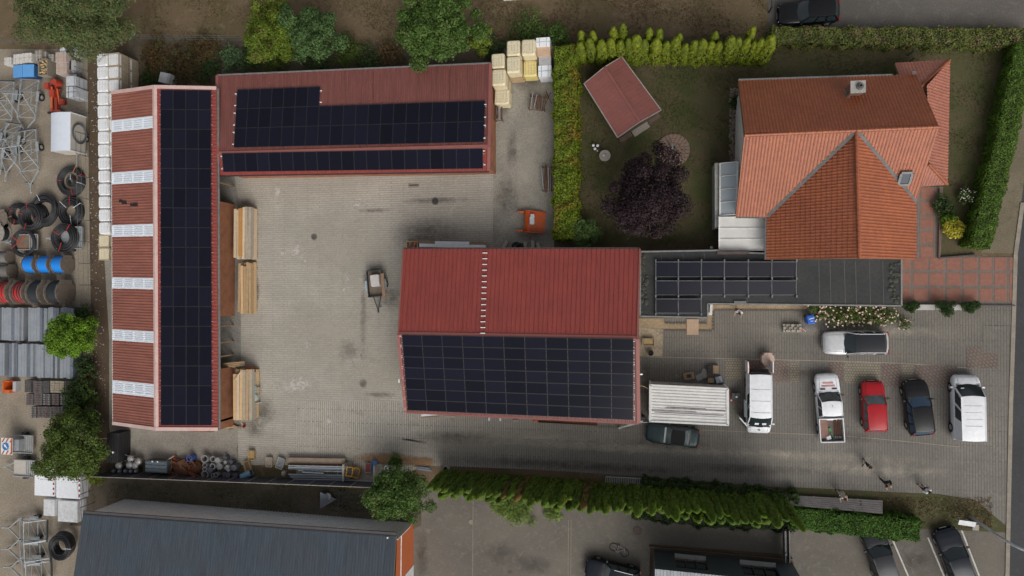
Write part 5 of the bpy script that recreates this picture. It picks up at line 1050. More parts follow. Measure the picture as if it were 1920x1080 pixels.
# ---- orange loader bucket
t = thing('loader_bucket', 'orange loader bucket with a white bag in it on the lane', 'bucket', W(1003, 417), R(-3)); w, d, h = 1.85, 1.85, .8
mb = MB(); prof = [(-.75, .75), (-.8, .35), (-.6, .08), (-.2, .03), (.9, .03)]
for (x0, z0), (x1, z1) in zip(prof, prof[1:]): mb.add([(x0, -w / 2, z0), (x1, -w / 2, z1), (x1, w / 2, z1), (x0, w / 2, z0), (x0, -w / 2, z0 - .04), (x1, -w / 2, z1 - .03), (x1, w / 2, z1 - .03), (x0, w / 2, z0 - .04)], [(0, 1, 2, 3), (7, 6, 5, 4), (0, 4, 5, 1), (3, 2, 6, 7), (0, 3, 7, 4), (1, 5, 6, 2)])
mb.build('scoop', m_orange, t)
for s in (-1, 1):
    mb = MB(); pts = [(x, s * w / 2, z) for x, z in prof] + [(.9, s * w / 2, .12), (-.5, s * w / 2, .8)]; k = len(pts); mb.add(pts + [(x, y - s * .05, z) for x, y, z in pts], [list(range(k)), list(range(k, 2 * k))[::-1]] + [(i, (i + 1) % k, k + (i + 1) % k, k + i) for i in range(k)]); mb.build('side_plate', m_orange, t)
    mb = MB(); mb.box((-1.15, s * .8, .42), (.75, .14, .3), tx=.7); mb.build('fork_arm', m_orange, t)
b = thing('cement_sack', 'white paper sack lying in the orange bucket', 'sack', W(998, 414, .12)); mb = MB(); mb.rrect((0, 0), (.45, .75), .1, 0, .22, top=.85); mb.rrect((.05, .42), (.4, .3), .08, .1, .3, top=.8); mb.build('sack', m_film, b)
# ---- trailers made of galvanised bars
def wheel(t, x, y, r=.31, wd=.18, axis='X'):
    mb = MB(); mb.lathe((x, y, r), [(r * .55, -wd / 2), (r * .95, -wd / 2), (r, -wd * .3), (r, wd * .3), (r * .95, wd / 2), (r * .55, wd / 2)], 18, axis=axis, close=True); w = mb.build('wheel', m_rub, t, smooth=True)
    mb = MB(); a = Vector((wd * .35, 0, 0)) if axis == 'X' else Vector((0, wd * .35, 0)); mb.cyl(Vector((x, y, r)) - a, Vector((x, y, r)) + a, r * .58, n=14); mb.cyl(Vector((x, y, r)) - a * 1.3, Vector((x, y, r)) + a * 1.3, r * .18, n=8); mb.build('rim', m_alu, w)
def frame_trailer(label, x, y, rz, w=1.5, L=3.0, arch=1.9, lat=4, lift=0.0, name='cable_trailer'):
    t = thing(name, label, 'trailer', W(x, y, 0), rz); t.scale = (1.22, 1.2, 1.1)
    for s in (-1, 1):
        mb = MB(); mb.bar((s * w / 2, -L / 2, .5), (s * w / 2, L / 2, .5), .09, .1); mb.bar((s * w / 2, L / 2, .5), (0, L / 2 + 1.1, .5), .08, .09); mb.build('chassis_beam', m_galv, t)
        mb = MB(); mb.bar((s * w / 2, -L * .42, .5), (s * w / 2, 0, arch), .07); mb.bar((s * w / 2, L * .42, .5), (s * w / 2, 0, arch), .07); mb.bar((s * w / 2, -L * .2, 1.1), (s * w / 2, L * .2, 1.1), .05); mb.build('drum_arch', m_galv, t)
        wheel(t, s * (w / 2 + .18), -.2)
    for i in range(lat):
        mb = MB(); yy = -L / 2 + L * (i + .02) / (lat - 1) * .98; mb.bar((-w / 2, yy, .52), (w / 2, yy, .52), .06); mb.build('cross_member', m_galv, t)
        if i < lat - 1: mb = MB(); mb.bar((-w / 2, yy, .5), (w / 2, yy + L / (lat - 1), .5), .04); mb.build('brace', m_galv, t)
    mb = MB(); mb.cyl((-w / 2 - .15, 0, arch), (w / 2 + .15, 0, arch), .04); mb.build('drum_axle', m_galv, t)
    mb = MB(); mb.bar((0, L / 2 + 1.0, .5), (0, L / 2 + 1.7, .48), .1, .1); mb.ball((0, L / 2 + 1.75, .48), .08); mb.build('drawbar', m_galv, t)
    mb = MB(); mb.cyl((.22, L / 2 + .9, .08), (.22, L / 2 + .9, .8), .035); mb.cyl((.17, L / 2 + .9, .1), (.27, L / 2 + .9, .1), .1); mb.build('jockey_wheel', m_steel, t)
    for s in (-1, 1): mb = MB(); mb.box((s * (w / 2 + .18), -.2, .68), (.26, .8, .05)); mb.build('mudguard', m_galv, t)
    mb = MB(); mb.box((0, -L / 2 - .05, .55), (w, .1, .14)); mb.build('light_bar', m_steel, t)
    return t
frame_trailer('bare steel drum trailer just below the blue container', 62, 188, R(174), 1.7, 3.2, 2.0); frame_trailer('bare steel drum trailer at the frame edge below the blue container', 18, 192, R(176), 1.6, 3.2, 2.2, 5); frame_trailer('bare steel drum trailer beside the white box trailer', 62, 285, R(185), 1.7, 3.4, 2.2, 5); frame_trailer('tangled steel drum trailer between the two rows', 30, 268, R(170), 1.4, 3.0, 1.8, 5); frame_trailer('half visible steel trailer at the left frame edge', 0, 292, R(172), 1.5, 3.0, 1.6)
frame_trailer('lowest steel trailer beside the slate blue roof', 78, 1062, R(92), 1.7, 2.8, 1.6, 4, name='frame_trailer'); frame_trailer('steel trailer carrying the coil next to the slate blue roof', 75, 1028, R(92), 1.7, 2.9, 1.6, 4, name='frame_trailer'); frame_trailer('steel trailer right below the white barrier stacks', 72, 990, R(90), 1.7, 2.6, 1.5, 4, name='frame_trailer')
# ---- white box trailer
c, w, d = rp(92.5, 211.5, 128.5, 281, 2.5); t = thing('box_trailer', 'white closed box trailer with a hose hung on its side', 'trailer', c)
mb = MB(); mb.box((0, 0, 1.35), (w, d, 1.9)); mb.build('body', M('trailer_side', (.47, .44, .385), (.42, .39, .34), rough=.6, amt=.1), t, bevel=.04)
mb = MB(); n_ = 9
for i in range(n_):
    x0, x1 = -w / 2 + w * i / n_, -w / 2 + w * (i + 1) / n_; f = lambda x: 2.3 + .22 * (1 - (2 * x / w) ** 2)
    mb.add([(x0, -d / 2 - .02, f(x0)), (x1, -d / 2 - .02, f(x1)), (x1, d / 2 + .02, f(x1)), (x0, d / 2 + .02, f(x0)), (x0, -d / 2 - .02, 2.2), (x1, -d / 2 - .02, 2.2), (x1, d / 2 + .02, 2.2), (x0, d / 2 + .02, 2.2)], [(0, 1, 2, 3), (0, 4, 5, 1), (3, 2, 6, 7)])
mb.build('roof', M('bluish_white', (.58, .62, .68), (.54, .58, .64), rough=.4, amt=.05), t)
for s in (-1, 1): mb = MB(); mb.bar((w / 2 + .02, s * d / 2, .4), (w / 2 + .02, s * d / 2, 2.35), .07); mb.build('corner_trim', m_clip, t); wheel(t, s * (w / 2 - .1), -.3, .3)
mb = MB(); 
for r_ in (.86, .92, .98): mb.tube([(w / 2 + .08 + .03 * math.sin(r_ * 40), r_ * math.cos(2 * math.pi * i / 28), 1.35 + r_ * .85 * math.sin(2 * math.pi * i / 28)) for i in range(28)], .045, 6, closed=True)
mb.build('hanging_hose', M('grey_hose', (.12, .12, .13)), t); mb = MB(); mb.bar((0, -d / 2, .4), (0, -d / 2 - 1.2, .4), .1); mb.build('drawbar', m_galv, t)
# ---- coils of black cable duct
def coil(name, label, x, y, Rm, h, turns, lean=(0, 0), rt=.055, mat=None, straps=(), thick=.5, z0=0.0):
    t = thing(name, label, 'cable coil', W(x, y, z0)); mb = MB(); layers = max(2, int(h / (rt * 2))); per = max(2, int(turns / layers)); mat = mat or m_blk
    for l in range(layers):
        z = rt + l * rt * 1.9; ox, oy = lean[0] * l / layers, lean[1] * l / layers
        for k in range(per):
            r_ = Rm - k * thick / per + random.uniform(-.03, .03); jx, jy = random.uniform(-.03, .03), random.uniform(-.03, .03)
            mb.tube([(ox + jx + r_ * math.cos(2 * math.pi * i / 30), oy + jy + r_ * math.sin(2 * math.pi * i / 30), z + .02 * math.sin(i)) for i in range(30)], rt, 6, closed=True)
    stuff(mb.build('windings', mat, t, smooth=True))
    for a, cname in straps:
        mb = MB(); a = R(a); u = Vector((math.cos(a), math.sin(a), 0)); z = layers * rt * 1.95 + .01; L_ = Vector((lean[0], lean[1], 0))
        mb.bar(u * (Rm - thick - .08) + L_ + Vector((0, 0, z)), u * (Rm + .09) + L_ + Vector((0, 0, z)), .05, .02); mb.bar(u * (Rm + .08) + L_ + Vector((0, 0, z)), u * (Rm + .08) + Vector((0, 0, .03)), .05, .02)
        mb.build('strap', M('strap_' + cname, {'red': (.5, .03, .03), 'white': (.7, .7, .7), 'orange': (.6, .2, .08)}[cname]), t)
    return t
coil('duct_coil', 'largest black duct coil standing apart with a second coil inside', 137, 341, 1.42, .5, 30, (.0, .1), .05, None, ((60, 'orange'), (180, 'red'), (285, 'red'), (20, 'red'), (-15, 'white'))); coil('small_coil', 'narrow black duct coil propped inside the biggest coil', 136, 340, .5, .35, 16, (.05, 0), .04, None, ((90, 'white'),), .3, z0=.02)
coil('duct_coil', 'upper of two overlapping black coils, leaning toward the single coil', 86, 397, 1.45, .7, 30, (.35, .3), .055, None, ((120, 'white'), (230, 'red')), .55); coil('duct_coil', 'thick black coil in front of the overlapping pair with red ties', 72, 406, 1.25, .9, 36, (-.3, -.1), .055, None, ((160, 'red'), (250, 'red'), (100, 'red')), .5); coil('duct_coil', 'smallest black coil at the far left of the coil row', 40, 400, 1.0, .6, 24, (-.2, -.15), .05, None, ((140, 'red'), (260, 'red'), (200, 'orange')), .45)
coil('duct_coil', 'black coil with white ties below the biggest coil', 136, 398, 1.35, .6, 34, (.1, .1), .05, None, ((30, 'white'), (140, 'white'), (90, 'red'), (280, 'white')), .8); coil('duct_coil', 'black coil strapped onto the grey ramp trailer', 126, 446, 1.35, .5, 30, (0, 0), .05, None, ((150, 'red'), (60, 'red'), (250, 'red')), .75, z0=.62)
coil('duct_coil', 'oval black coil half hidden by the slate blue roof', 122, 1018, 1.2, .9, 34, (.2, -.2), .055, None, ((0, 'white'),), .6, z0=.6)
coil('duct_coil', 'black coil lashed on the trailer with the red cross strap', 47, 456, 1.35, .3, 14, (0, 0), .06, None, (), .3, z0=.62)
def flat_trailer(label, x, y, rz, w, L, mat=None, slat=True, cross=False):
    t = thing('flat_trailer', label, 'trailer', W(x, y), rz); mb = MB(); mb.box((0, 0, .52), (L, w, .1)); mb.build('bed', mat or m_galv, t)
    for i in range(5): mb = MB(); mb.bar((L / 2 - .9 + i * .22, -w / 2, .62), (L / 2 - .9 + i * .22, w / 2, .62), .09, .06); mb.build('ramp_slat', m_galv, t)
    for s in (-1, 1): mb = MB(); mb.bar((-L / 2, s * w / 2, .64), (L / 2, s * w / 2, .64), .08, .16); mb.build('side_rail', m_galv, t); wheel(t, 0, s * (w / 2 + .16), axis='Y')
    mb = MB(); mb.bar((-L / 2, -w * .3, .5), (-L / 2 - 1.0, 0, .5), .08); mb.bar((-L / 2, w * .3, .5), (-L / 2 - 1.0, 0, .5), .08); mb.box((-L / 2 - 1.05, 0, .5), (.5, .14, .12)); mb.build('drawbar', m_galv, t)
    if cross:
        for s in (-1, 1): mb = MB(); mb.bar((-L / 2 - .1, s * w * .45, 1.0), (L * .12, -s * w * .45, 1.0), .06, .02); mb.build('lashing_strap', M('strap_red', ()), t)
    return t
flat_trailer('grey ramp trailer carrying a strapped black coil by the brown strip', 140, 447, R(0), 2.1, 2.9); flat_trailer('small trailer with a red cross strap and plywood bed', 60, 455, R(0), 1.5, 2.6, M('plywood', (.20, .15, .10), rough=.85), cross=True)
# ---- cable drums
m_dw = M('drum_wood', (.185, .150, .118), (.12, .098, .08), rough=.92, scale=4, amt=.35)
def drum(label, x, y, rad, wd, mat, z=0.0, axis='X', rz=0.0, stripe=None, wound=.78, flange=None, name='cable_drum'):
    t = thing(name, label, 'cable drum', W(x, y, z), rz); f = .07; fm = flange or m_dw
    for s in (-1, 1):
        mb = MB(); a = s * wd / 2
        if axis == 'X':
            mb.lathe((0, 0, rad), [(.06, a - f / 2), (rad, a - f / 2), (rad, a + f / 2), (.06, a + f / 2)], 28, axis='X', close=True)
            fl = mb.build('flange', fm, t)
            for k in range(5): mb = MB(); yy = -rad + rad * 2 * (k + .5) / 5; ln = math.sqrt(max(.01, rad * rad - yy * yy)); mb.box((a + s * .045, yy, rad), (.02, rad * .385, ln * 1.96)); mb.build('plank', fm, fl)
        else:
            zz = .04 if s < 0 else wd - .04; mb.lathe((0, 0, zz), [(.06, -f / 2), (rad, -f / 2), (rad, f / 2), (.06, f / 2)], 28, close=True); fl = mb.build('flange', fm, t)
            for k in range(5): mb = MB(); yy = -rad + rad * 2 * (k + .5) / 5; ln = math.sqrt(max(.01, rad * rad - yy * yy)); mb.box((0, yy, zz + .045), (ln * 1.96, rad * .385, .02)); mb.build('plank', fm, fl)
    mb = MB(); n_ = max(3, int(wd / .09)); h0 = -wd / 2 + f / 2; pr = []
    for i in range(n_):
        b0 = h0 + (wd - f) * i / n_; b1 = h0 + (wd - f) * (i + 1) / n_; rr = rad * wound; pr += [(rr - .02, b0), (rr + .012, (b0 + b1) / 2)]
    pr.append((rad * wound - .02, -h0)); mb.lathe((0, 0, rad if axis == 'X' else wd / 2), pr, 26, axis='X' if axis == 'X' else 'Z')
    if stripe: mb.m = [1 if (i // 26) % 7 in (2, 3, 4) else 0 for i in range(len(mb.f))]
    mb.build('cable', [mat] + ([stripe] if stripe else []), t, smooth=True); return t
m_blue = M('blue_duct', (.012, .20, .66), (.016, .23, .70), rough=.35, scale=1, amt=.1); m_redc = M('red_duct', (.62, .03, .02), rough=.4); m_blkc = M('black_cable', (.020, .024, .028), (.030, .036, .040), rough=.45, scale=3); m_yelc = M('yellow_edge', (.55, .47, .05))
for i, x in enumerate((131, 105, 78)): drum('wooden drum full of bright blue duct, %s from the brown strip' % nth(i + 1), x, 496.5, .88, 1.15, m_blue, wound=.93)
for lb, x, mt, st, fl in (('black cable drum closest to the brown strip', 131, m_blkc, None, None), ('black cable drum second from the brown strip', 97, m_blkc, None, None), ('black cable drum with red windings, between black and red drums', 68, m_blkc, m_redc, None), ('drum with mostly red cable', 38, m_redc, m_blkc, None), ('drum with yellow flange at the left frame edge', 6, m_blkc, None, m_yelc)): drum(lb, x, 548, 1.2, 1.28, mt, stripe=st, flange=fl, wound=.85)
drum('old grey drum laid flat at the left edge above the cross-strapped trailer', 8, 438, .95, .9, m_blkc, axis='Z', flange=M('pale_drum', (.30, .275, .24), (.22, .20, .18), rough=.9)); drum('small grey drum below the cross-strapped trailer', 20, 483, .62, 1.1, M('grey_wound', (.20, .19, .18)), wound=.9); drum('grey drum with a metal band left of the blue drums', 22, 509, .68, 1.5, M('grey_wound', ()), wound=.92); drum('little wooden drum touching the left blue drum', 56, 492, .52, .6, m_dw, axis='Z', flange=M('fresh_drum', (.42, .33, .27), rough=.9)); drum('pale wooden drum behind the open van', 1437, 672, .50, .75, M('fresh_drum', ()), axis='Z', flange=M('pink_drum', (.52, .38, .31), (.46, .33, .27), rough=.85)); drum('weathered drum at the left edge of the coil row', 12, 410, .85, .7, m_dw, axis='Z', wound=.7)
# ---- bundles of galvanised sheet
m_gs = M('sheet_zinc', (.36, .385, .41), (.29, .315, .345), rough=.42, metal=.35, scale=.8, amt=.18); m_gs2 = M('sheet_zinc_dark', (.21, .235, .275), (.17, .19, .23), rough=.45, metal=.35, scale=1.5)
BX = [(576.5, 639, [(-40, -2), (3, 46), (53, 99), (101, 140)]), (643, 707, [(-40, 15), (17, 29), (34, 67), (70, 99), (103, 137)])]
for r_, (y0, y1, grp) in enumerate(BX):
    for gi, (x0, x1) in enumerate(grp):
        c, w, d = rp(x0, y0 + (.03 * x0 if r_ else 0), x1, y1 + .03 * x0, 1.25); t = thing('sheet_bundle', 'bundle of upright grey steel sheets, %s row, %s from the left edge' % ('upper' if r_ == 0 else 'lower', nth(gi + 1)), 'steel sheets', c, 0, 'bundled steel sheets')
        n_ = max(3, int(w / .32)); x = -w / 2
        for i in range(n_):
            ww = w / n_ * random.uniform(.7, 1.25); ww = min(ww, w / 2 - x)
            if ww < .06: break
            h = 1.25 - (random.random() < .25) * random.uniform(.1, .35); mb = MB(); mb.box((x + ww / 2, random.uniform(-.04, .04), h / 2 + .05), (ww - .02, d * random.uniform(.96, 1.0), h - .1)); mb.build('sheet', m_gs2 if (random.random() < .22 or (r_ == 0 and gi == 3)) else m_gs, t); x += ww
        for y in (-.35, .35): mb = MB(); mb.box((0, y * d, .05), (w, .1, .1)); mb.build('bearer', m_pal, t)
# ---- pallets of dark hollow blocks
m_hb = M('dark_block', (.115, .105, .10), (.085, .08, .078), rough=.9, scale=4, amt=.3); m_hbl = M('light_block', (.34, .32, .30), rough=.9); m_beige = M('beige_block', (.34, .29, .215), (.27, .225, .165), rough=.9, scale=4)
BP = [(46, 712, 57, 736, 0), (62, 714, 78, 737, 1), (79, 714, 92, 737, 0), (94, 714, 120, 737, 3), (122, 714, 140, 736, 0), (49, 738, 62, 760, 1), (64, 736, 79, 760, 1), (81, 738, 94, 760, 2), (97, 738, 110, 760, 1), (113, 738, 127, 760, 2), (130, 738, 143, 760, 0), (58, 762, 68, 784, 2), (70, 762, 82, 783, 1), (82, 762, 97, 784, 1), (98, 762, 112, 784, 1), (113, 762, 129, 786, 1), (131, 762, 144, 784, 0)]
for i, (x0, y0, x1, y1, kind) in enumerate(BP):
    row = 0 if y0 < 730 else (1 if y0 < 750 else 2); idx = [b_ for b_ in BP if (0 if b_[1] < 730 else (1 if b_[1] < 750 else 2)) == row].index((x0, y0, x1, y1, kind)) + 1
    h = .95; c, w, d = rp(x0, y0, x1, y1, h); t = thing('block_pallet', '%s on a pallet, %s row below the steel sheets, %s from the left' % (['plain dark blocks', 'red-dotted dark blocks', 'pale-striped blocks', 'beige stacked boards'][kind], ['upper', 'middle', 'lower'][row], nth(idx)), 'pallet', c, 0, 'block pallets'); pallet(t, w, d)
    mb = MB(); nx, ny = 3, 5; top = MB()
    for ix in range(nx):
        for iy in range(ny):
            px_, py_ = -w / 2 + w * (ix + .5) / nx, -d / 2 + d * (iy + .5) / ny; hh = h + random.uniform(-.03, .01); mb.box((px_, py_, (hh + .15) / 2), (w / nx * .93, d / ny * .92, hh - .15))
            if kind == 1 and ix == 1 or (kind == 2 and ix != 1): top.box((px_, py_, h + .018), (w / nx * .42, d / ny * .5, .03))
            elif kind == 0: top.cyl((px_, py_, h - .01), (px_, py_, h + .016), w / nx * .25, n=8)
    stuff(mb.build('blocks', m_beige if kind == 3 else m_hb, t))
    if top.v: stuff(top.build('block_inserts', {0: m_dark, 1: M('red_insert', (.22, .07, .06)), 2: m_hbl}[kind], t))
def junk(name, label, cat, x, y, parts, rz=0.0, z=0.0):
    """parts: (name, material, [(kind, args...), ...])"""
    t = thing(name, label, cat, W(x, y, z), rz)
    for pn_, m, ops in parts:
        mb = MB()
        for op in ops: getattr(mb, op[0])(*op[1:])
        mb.build(pn_, m, t)
    return t
junk('orange_barrier', 'small orange plastic frame at the left end of the block rows', 'barrier', 28, 723, [('frame', m_orange, [('box', (0, .55, .5), (.75, .1, 1.0)), ('box', (0, -.45, .5), (.75, .3, .9)), ('box', (-.32, 0, .5), (.14, 1.1, 1.0))]), ('foot', m_greyb, [('box', (.55, 0, .3), (.35, 1.0, .6))])])
junk('orange_tray', 'orange tray half under the olive tree', 'tray', 118, 797, [('tray', m_orange, [('box', (0, 0, .3), (.8, .55, .5))]), ('rim', m_redp, [('box', (0, .3, .57), (.9, .05, .06)), ('box', (0, -.3, .57), (.9, .05, .06))])])
# ---- red ground drill, boxes along the top of the yard
junk('red_machine', 'bright red drilling attachment between the steel trailers and white boxes', 'machine', 110, 182, [('mast', m_redp, [('bar', (-.2, -1.5, .5), (-.1, 1.5, .7), .22), ('bar', (.25, -1.4, .45), (.3, 1.3, .6), .2), ('bar', (-.6, .3, .5), (.7, .5, .5), .18)]), ('gearbox', m_redp, [('cyl', (.4, 1.2, .3), (.4, 1.2, 1.0), .35, .3, 12), ('box', (-.55, .9, .6), (.5, .55, .7)), ('box', (.1, .1, .75), (.5, .7, .4))]), ('ram', m_orange, [('cyl', (0, -1.3, .8), (.1, .9, .9), .1, .07, 10), ('cyl', (.6, -.9, .5), (.5, .6, .7), .09, .07, 10)]), ('auger', m_redp, [('cyl', (.75, -.9, .35), (.75, -.4, .35), .3, .3, 12), ('cyl', (-.5, -1.4, .3), (.6, -1.45, .3), .14, .14, 10)]), ('bolts', m_blk, [('bar', (-.9, -1.6, .3), (.9, -1.6, .3), .2), ('cyl', (.2, .8, .95), (.2, .8, 1.1), .1, .1, 8)])])
m_boxw = M('box_white', (.60, .57, .53), (.50, .47, .44), rough=.7, scale=3); m_wgrey = M('weathered_slats', (.27, .235, .185), (.20, .175, .14), rough=.9, scale=4)
carton('goods_pallet', 'white goods pallet at the left of the rear row', 'pallet', 8, 108, 21, 121, 1.1, m_boxw); carton('goods_pallet', 'cream goods pallet second in the rear row', 'pallet', 25, 102, 41, 119, 1.2, m_boxw); carton('goods_pallet', 'printed white goods pallet third in the rear row', 'pallet', 41, 100, 59, 116, 1.2, m_boxw, lid=M('grey_print', ())); carton('slat_crate', 'grey slatted crate in the rear row', 'crate', 65, 95, 78, 114, 1.3, m_wgrey); carton('slat_crate', 'small weathered crate right of the grey slatted one', 'crate', 79, 97, 87, 112, 1.0, m_wgrey); carton('slat_crate', 'brown crate in the gap before the brick pallets', 'crate', 90, 102, 101, 114, .9, m_wgrey)
carton('brick_pallet', 'upper pinkish brick pallet with a board across', 'pallet', 104, 98, 124, 117, 1.3, m_pink, lid=m_board); carton('brick_pallet', 'lower pinkish brick pallet with a board across', 'pallet', 105, 119, 125, 138, 1.2, m_pink, lid=m_board)
junk('plastic_barrels', 'white and dark barrels in the rear corner of the yard', 'barrels', 141, 104, [('barrel', m_white, [('cyl', (-.5, .2, 0), (-.5, .2, 1.0), .32, .3, 14)]), ('crate', m_dark, [('box', (.2, .1, .4), (.7, .9, .8))]), ('box', m_greyb, [('box', (.85, 0, .45), (.45, .8, .9))])])
junk('black_bin', 'black open bin in a grey frame in the rear corner', 'bin', 141, 128, [('bin', m_blk, [('box', (-.2, 0, .45), (.85, .75, .9), 0, 0, 1.1, 1.1)]), ('frame', m_greyb, [('box', (.55, 0, .4), (.5, 1.0, .8)), ('box', (0, -.55, .3), (1.2, .2, .6))])])
t = thing('blue_container', 'bright blue lidded container under the steel trailer arms', 'container', rp(23, 122, 62, 143, 1.2)[0]); c, w, d = rp(23, 122, 62, 142, 1.2)
mb = MB(); mb.box((0, 0, .55), (w * .92, d * .92, 1.0), tx=1.06, ty=1.05); mb.build('tub', M('blue_steel', (.035, .13, .33), rough=.5), t)
for s in (-1, 1): mb = MB(); mb.box((s * w / 4, 0, 1.12), (w / 2 - .04, d, .12), ry=s * .1); mb.build('lid', M('sky_blue_lid', (.105, .31, .62), (.10, .28, .57), rough=.45, amt=.1), t, bevel=.03)
c, w, d = rp(72, 111, 88, 140, 1.3); t = thing('gabion_crate', 'wooden crate filled with yellowish stones', 'crate', c); mb = MB()
for s in (-1, 1): mb.box((s * w / 2, 0, .65), (.08, d, 1.3)); mb.box((0, s * d / 2, .65), (w, .08, 1.3))
mb.box((0, 0, .5), (w - .1, d - .1, .9)); mb.build('crate', m_wgrey, t); mb = MB()
for i in range(34): s = random.uniform(.09, .16); mb.ball((random.uniform(-w, w) * .4, random.uniform(-.4, .42) * d, 1.05 + random.uniform(0, .15)), (s, s * .8, s * .7), 7, 5)
stuff(mb.build('stones', M('yellow_stone', (.48, .36, .17), (.36, .22, .11), rough=.85, scale=5), t))
carton('white_box', 'upper white box beside the red drilling attachment', 'box', 124, 143, 142, 161, 1.5, M('pale_box', (.55, .565, .60), rough=.5), slats=False); carton('framed_box', 'pale box with dark frame below the other white box', 'box', 124, 163, 142, 182, 1.6, M('pale_box', ()), lid=m_steel)
junk('bin_rack', 'brown box against the fence right of the white boxes', 'box', 152, 155, [('box', M('brown_crate', (.17, .12, .10)), [('box', (0, 0, .5), (.9, .9, 1.0))]), ('lid', m_greyb, [('box', (0, 0, 1.03), (.95, .95, .05))])])
# ---- barriers, sign trailers
def barriers(label, x0, y0, x1, y1, n, marks=1, zt=None, z0=0.0):
    h = n * .085; c, w, d = rp(x0, y0, x1, y1, z0 + h); t = thing('barrier_stack', label, 'barriers', c + Vector((0, 0, z0)))
    for i in range(n):
        sh = (n - 1 - i) * .012; mb = MB(); mb.box((random.uniform(-.02, .02), sh * 0, .045 + i * .085), (w, d, .07)); 
        for k in range(8): mb.box((0, -d / 2 + d * (k + .5) / 8, .045 + i * .085), (w + .03, d / 14, .074)) if i == n - 1 else None
        mb.build('barrier', m_white if i % 3 else M('white_plastic_b', (.66, .67, .68), rough=.5), t)
        if marks and i == n - 1:
            for k in range(4): mb = MB(); mb.box((w / 2 - .09, -d * .36 + k * d * .24, .095 + i * .085), (.15, d * .1, .03)); mb.build('reflector', M('reflector_red', (.35, .012, .02)), t)
barriers('upper left stack of white roadwork barriers with red reflectors', 65, 891, 102, 931, 12); barriers('upper right stack of white roadwork barriers with red reflectors', 106, 892, 150, 936, 12); barriers('narrow lower stack of white barriers', 82, 936, 102, 968, 10, 0); barriers('lower right stack of white barriers beside the slate roof', 109, 938, 145, 980, 13, 0); barriers('white barriers half under the olive tree', 87, 868, 124, 888, 11, 0)
t = flat_trailer('small grey trailer behind the arrow sign', 52, 830, R(0), 1.7, 2.4, M('trailer_bed', (.33, .29, .26), rough=.8)); t = flat_trailer('trailer covered with a pale tarpaulin', 55, 875, R(0), 1.6, 2.4, M('tarpaulin', (.47, .43, .38), (.42, .38, .34), rough=.8))
junk('metal_toolbox', 'pale metal box with chain on the trailer behind the arrow sign', 'box', 43, 832, [('box', m_galv, [('box', (0, 0, .35), (.55, 1.05, .7))]), ('lid', m_gs, [('box', (0, 0, .72), (.6, 1.1, .05))])], z=.58)
c, w, d = rp(2, 821, 23, 853, 1.6); t = thing('arrow_sign', 'roadworks warning board with a blue arrow disc and red stripes', 'sign', c + Vector((0, 0, 1.55))); mb = MB(); mb.box((0, 0, .02), (w, d, .04)); mb.build('board', M('sign_white', (.70, .66, .64), amt=.1), t)
m_sr = M('sign_red', (.36, .06, .025)); 
for sy, n_ in ((1, 3), (-1, 3)):
    for i in range(n_):
        mb = MB(); y0 = d / 2 - .02 if sy > 0 else -d / 2 + .40; x = -w / 2 + .05 + i * w * .34; mb.poly([(x, y0 - .38, .045), (min(x + .16, w / 2), y0 - .38, .045), (min(x + .42, w / 2 - .01), y0, .045), (min(x + .26, w / 2 - .01), y0, .045)]); mb.build('stripe', m_sr, t)
mb = MB(); mb.box((w * .42, 0, .046), (w * .14, d * .9, .006)); mb.build('edge_panel', M('sign_orange', (.40, .11, .03)), t)
mb = MB(); mb.cyl((-.12, 0, .04), (-.12, 0, .055), .42, n=28); dc = mb.build('disc', M('sign_blue', (.03, .17, .42)), t); mb = MB(); mb.lathe((-.12, 0, .056), [(.39, 0), (.42, 0), (.42, .003), (.39, .003)], 28, close=True); mb.build('disc_rim', m_clip, dc)
mb = MB(); a = Vector((-.12, 0, .062)); u = Vector((-1, 1, 0)).normalized(); v = Vector((1, 1, 0)).normalized(); q = [a - u * .28 + v * .05, a + u * .05 + v * .05, a + u * .02 + v * .16, a + u * .30, a + u * .02 - v * .16, a + u * .05 - v * .05, a - u * .28 - v * .05]; mb.poly(q); mb.build('arrow', m_clip, dc)
mb = MB(); mb.bar((0, 0, 0), (0, 0, -1.5), .1); mb.bar((-.5, 0, -1.5), (1.4, 0, -1.1), .09); mb.build('stand', m_galv, t)

# ---- behind / between the halls
junk('white_box', 'leaning white box above the west hall gable', 'box', 322, 152, [('box', M('plain_white', (.55, .56, .57), amt=.08), [('box', (0, 0, .5), (1.15, .95, 1.0))]), ('lid', M('pale_lid', (.42, .43, .43)), [('box', (.48, 0, 1.02), (.3, .95, .05))])], R(-14))
# ---- timber along the west hall
def boards(label, x0, y0, x1, y1, h, n, layers=3, cols=None, name='timber_stack'):
    c, w, d = rp(x0, y0, x1, y1, h); t = thing(name, label, 'timber', c); cols = cols or [m_board]
    for y in (-.38, 0, .38): mb = MB(); mb.box((0, y * d, .06), (w, .1, .12)); mb.build('bearer', m_pal, t)
    for l in range(layers):
        x = -w / 2
        for i in range(n):
            ww = w / n; L_ = d * random.uniform(.88, 1.0); th = (h - .12) / layers; mb = MB(); mb.box((x + ww / 2, random.uniform(-1, 1) * (d - L_) / 2, .12 + th * (l + .5) - (random.random() < .3) * (l == layers - 1) * .04), (ww - .035, L_, th - .015), random.uniform(-.014, .014)); mb.build('plank', random.choice(cols), t); x += ww
    return t
m_bp = M('pale_board', (.62, .49, .34), (.54, .42, .28), rough=.8, scale=3, amt=.2); m_bg = M('grey_board2', (.42, .36, .28), (.34, .29, .22), rough=.85, scale=3); m_bo = M('orange_board', (.50, .25, .075), (.44, .21, .065), rough=.8, scale=2); m_by = M('yellow_board', (.62, .42, .225), (.55, .36, .185), rough=.8, scale=3, amt=.15)
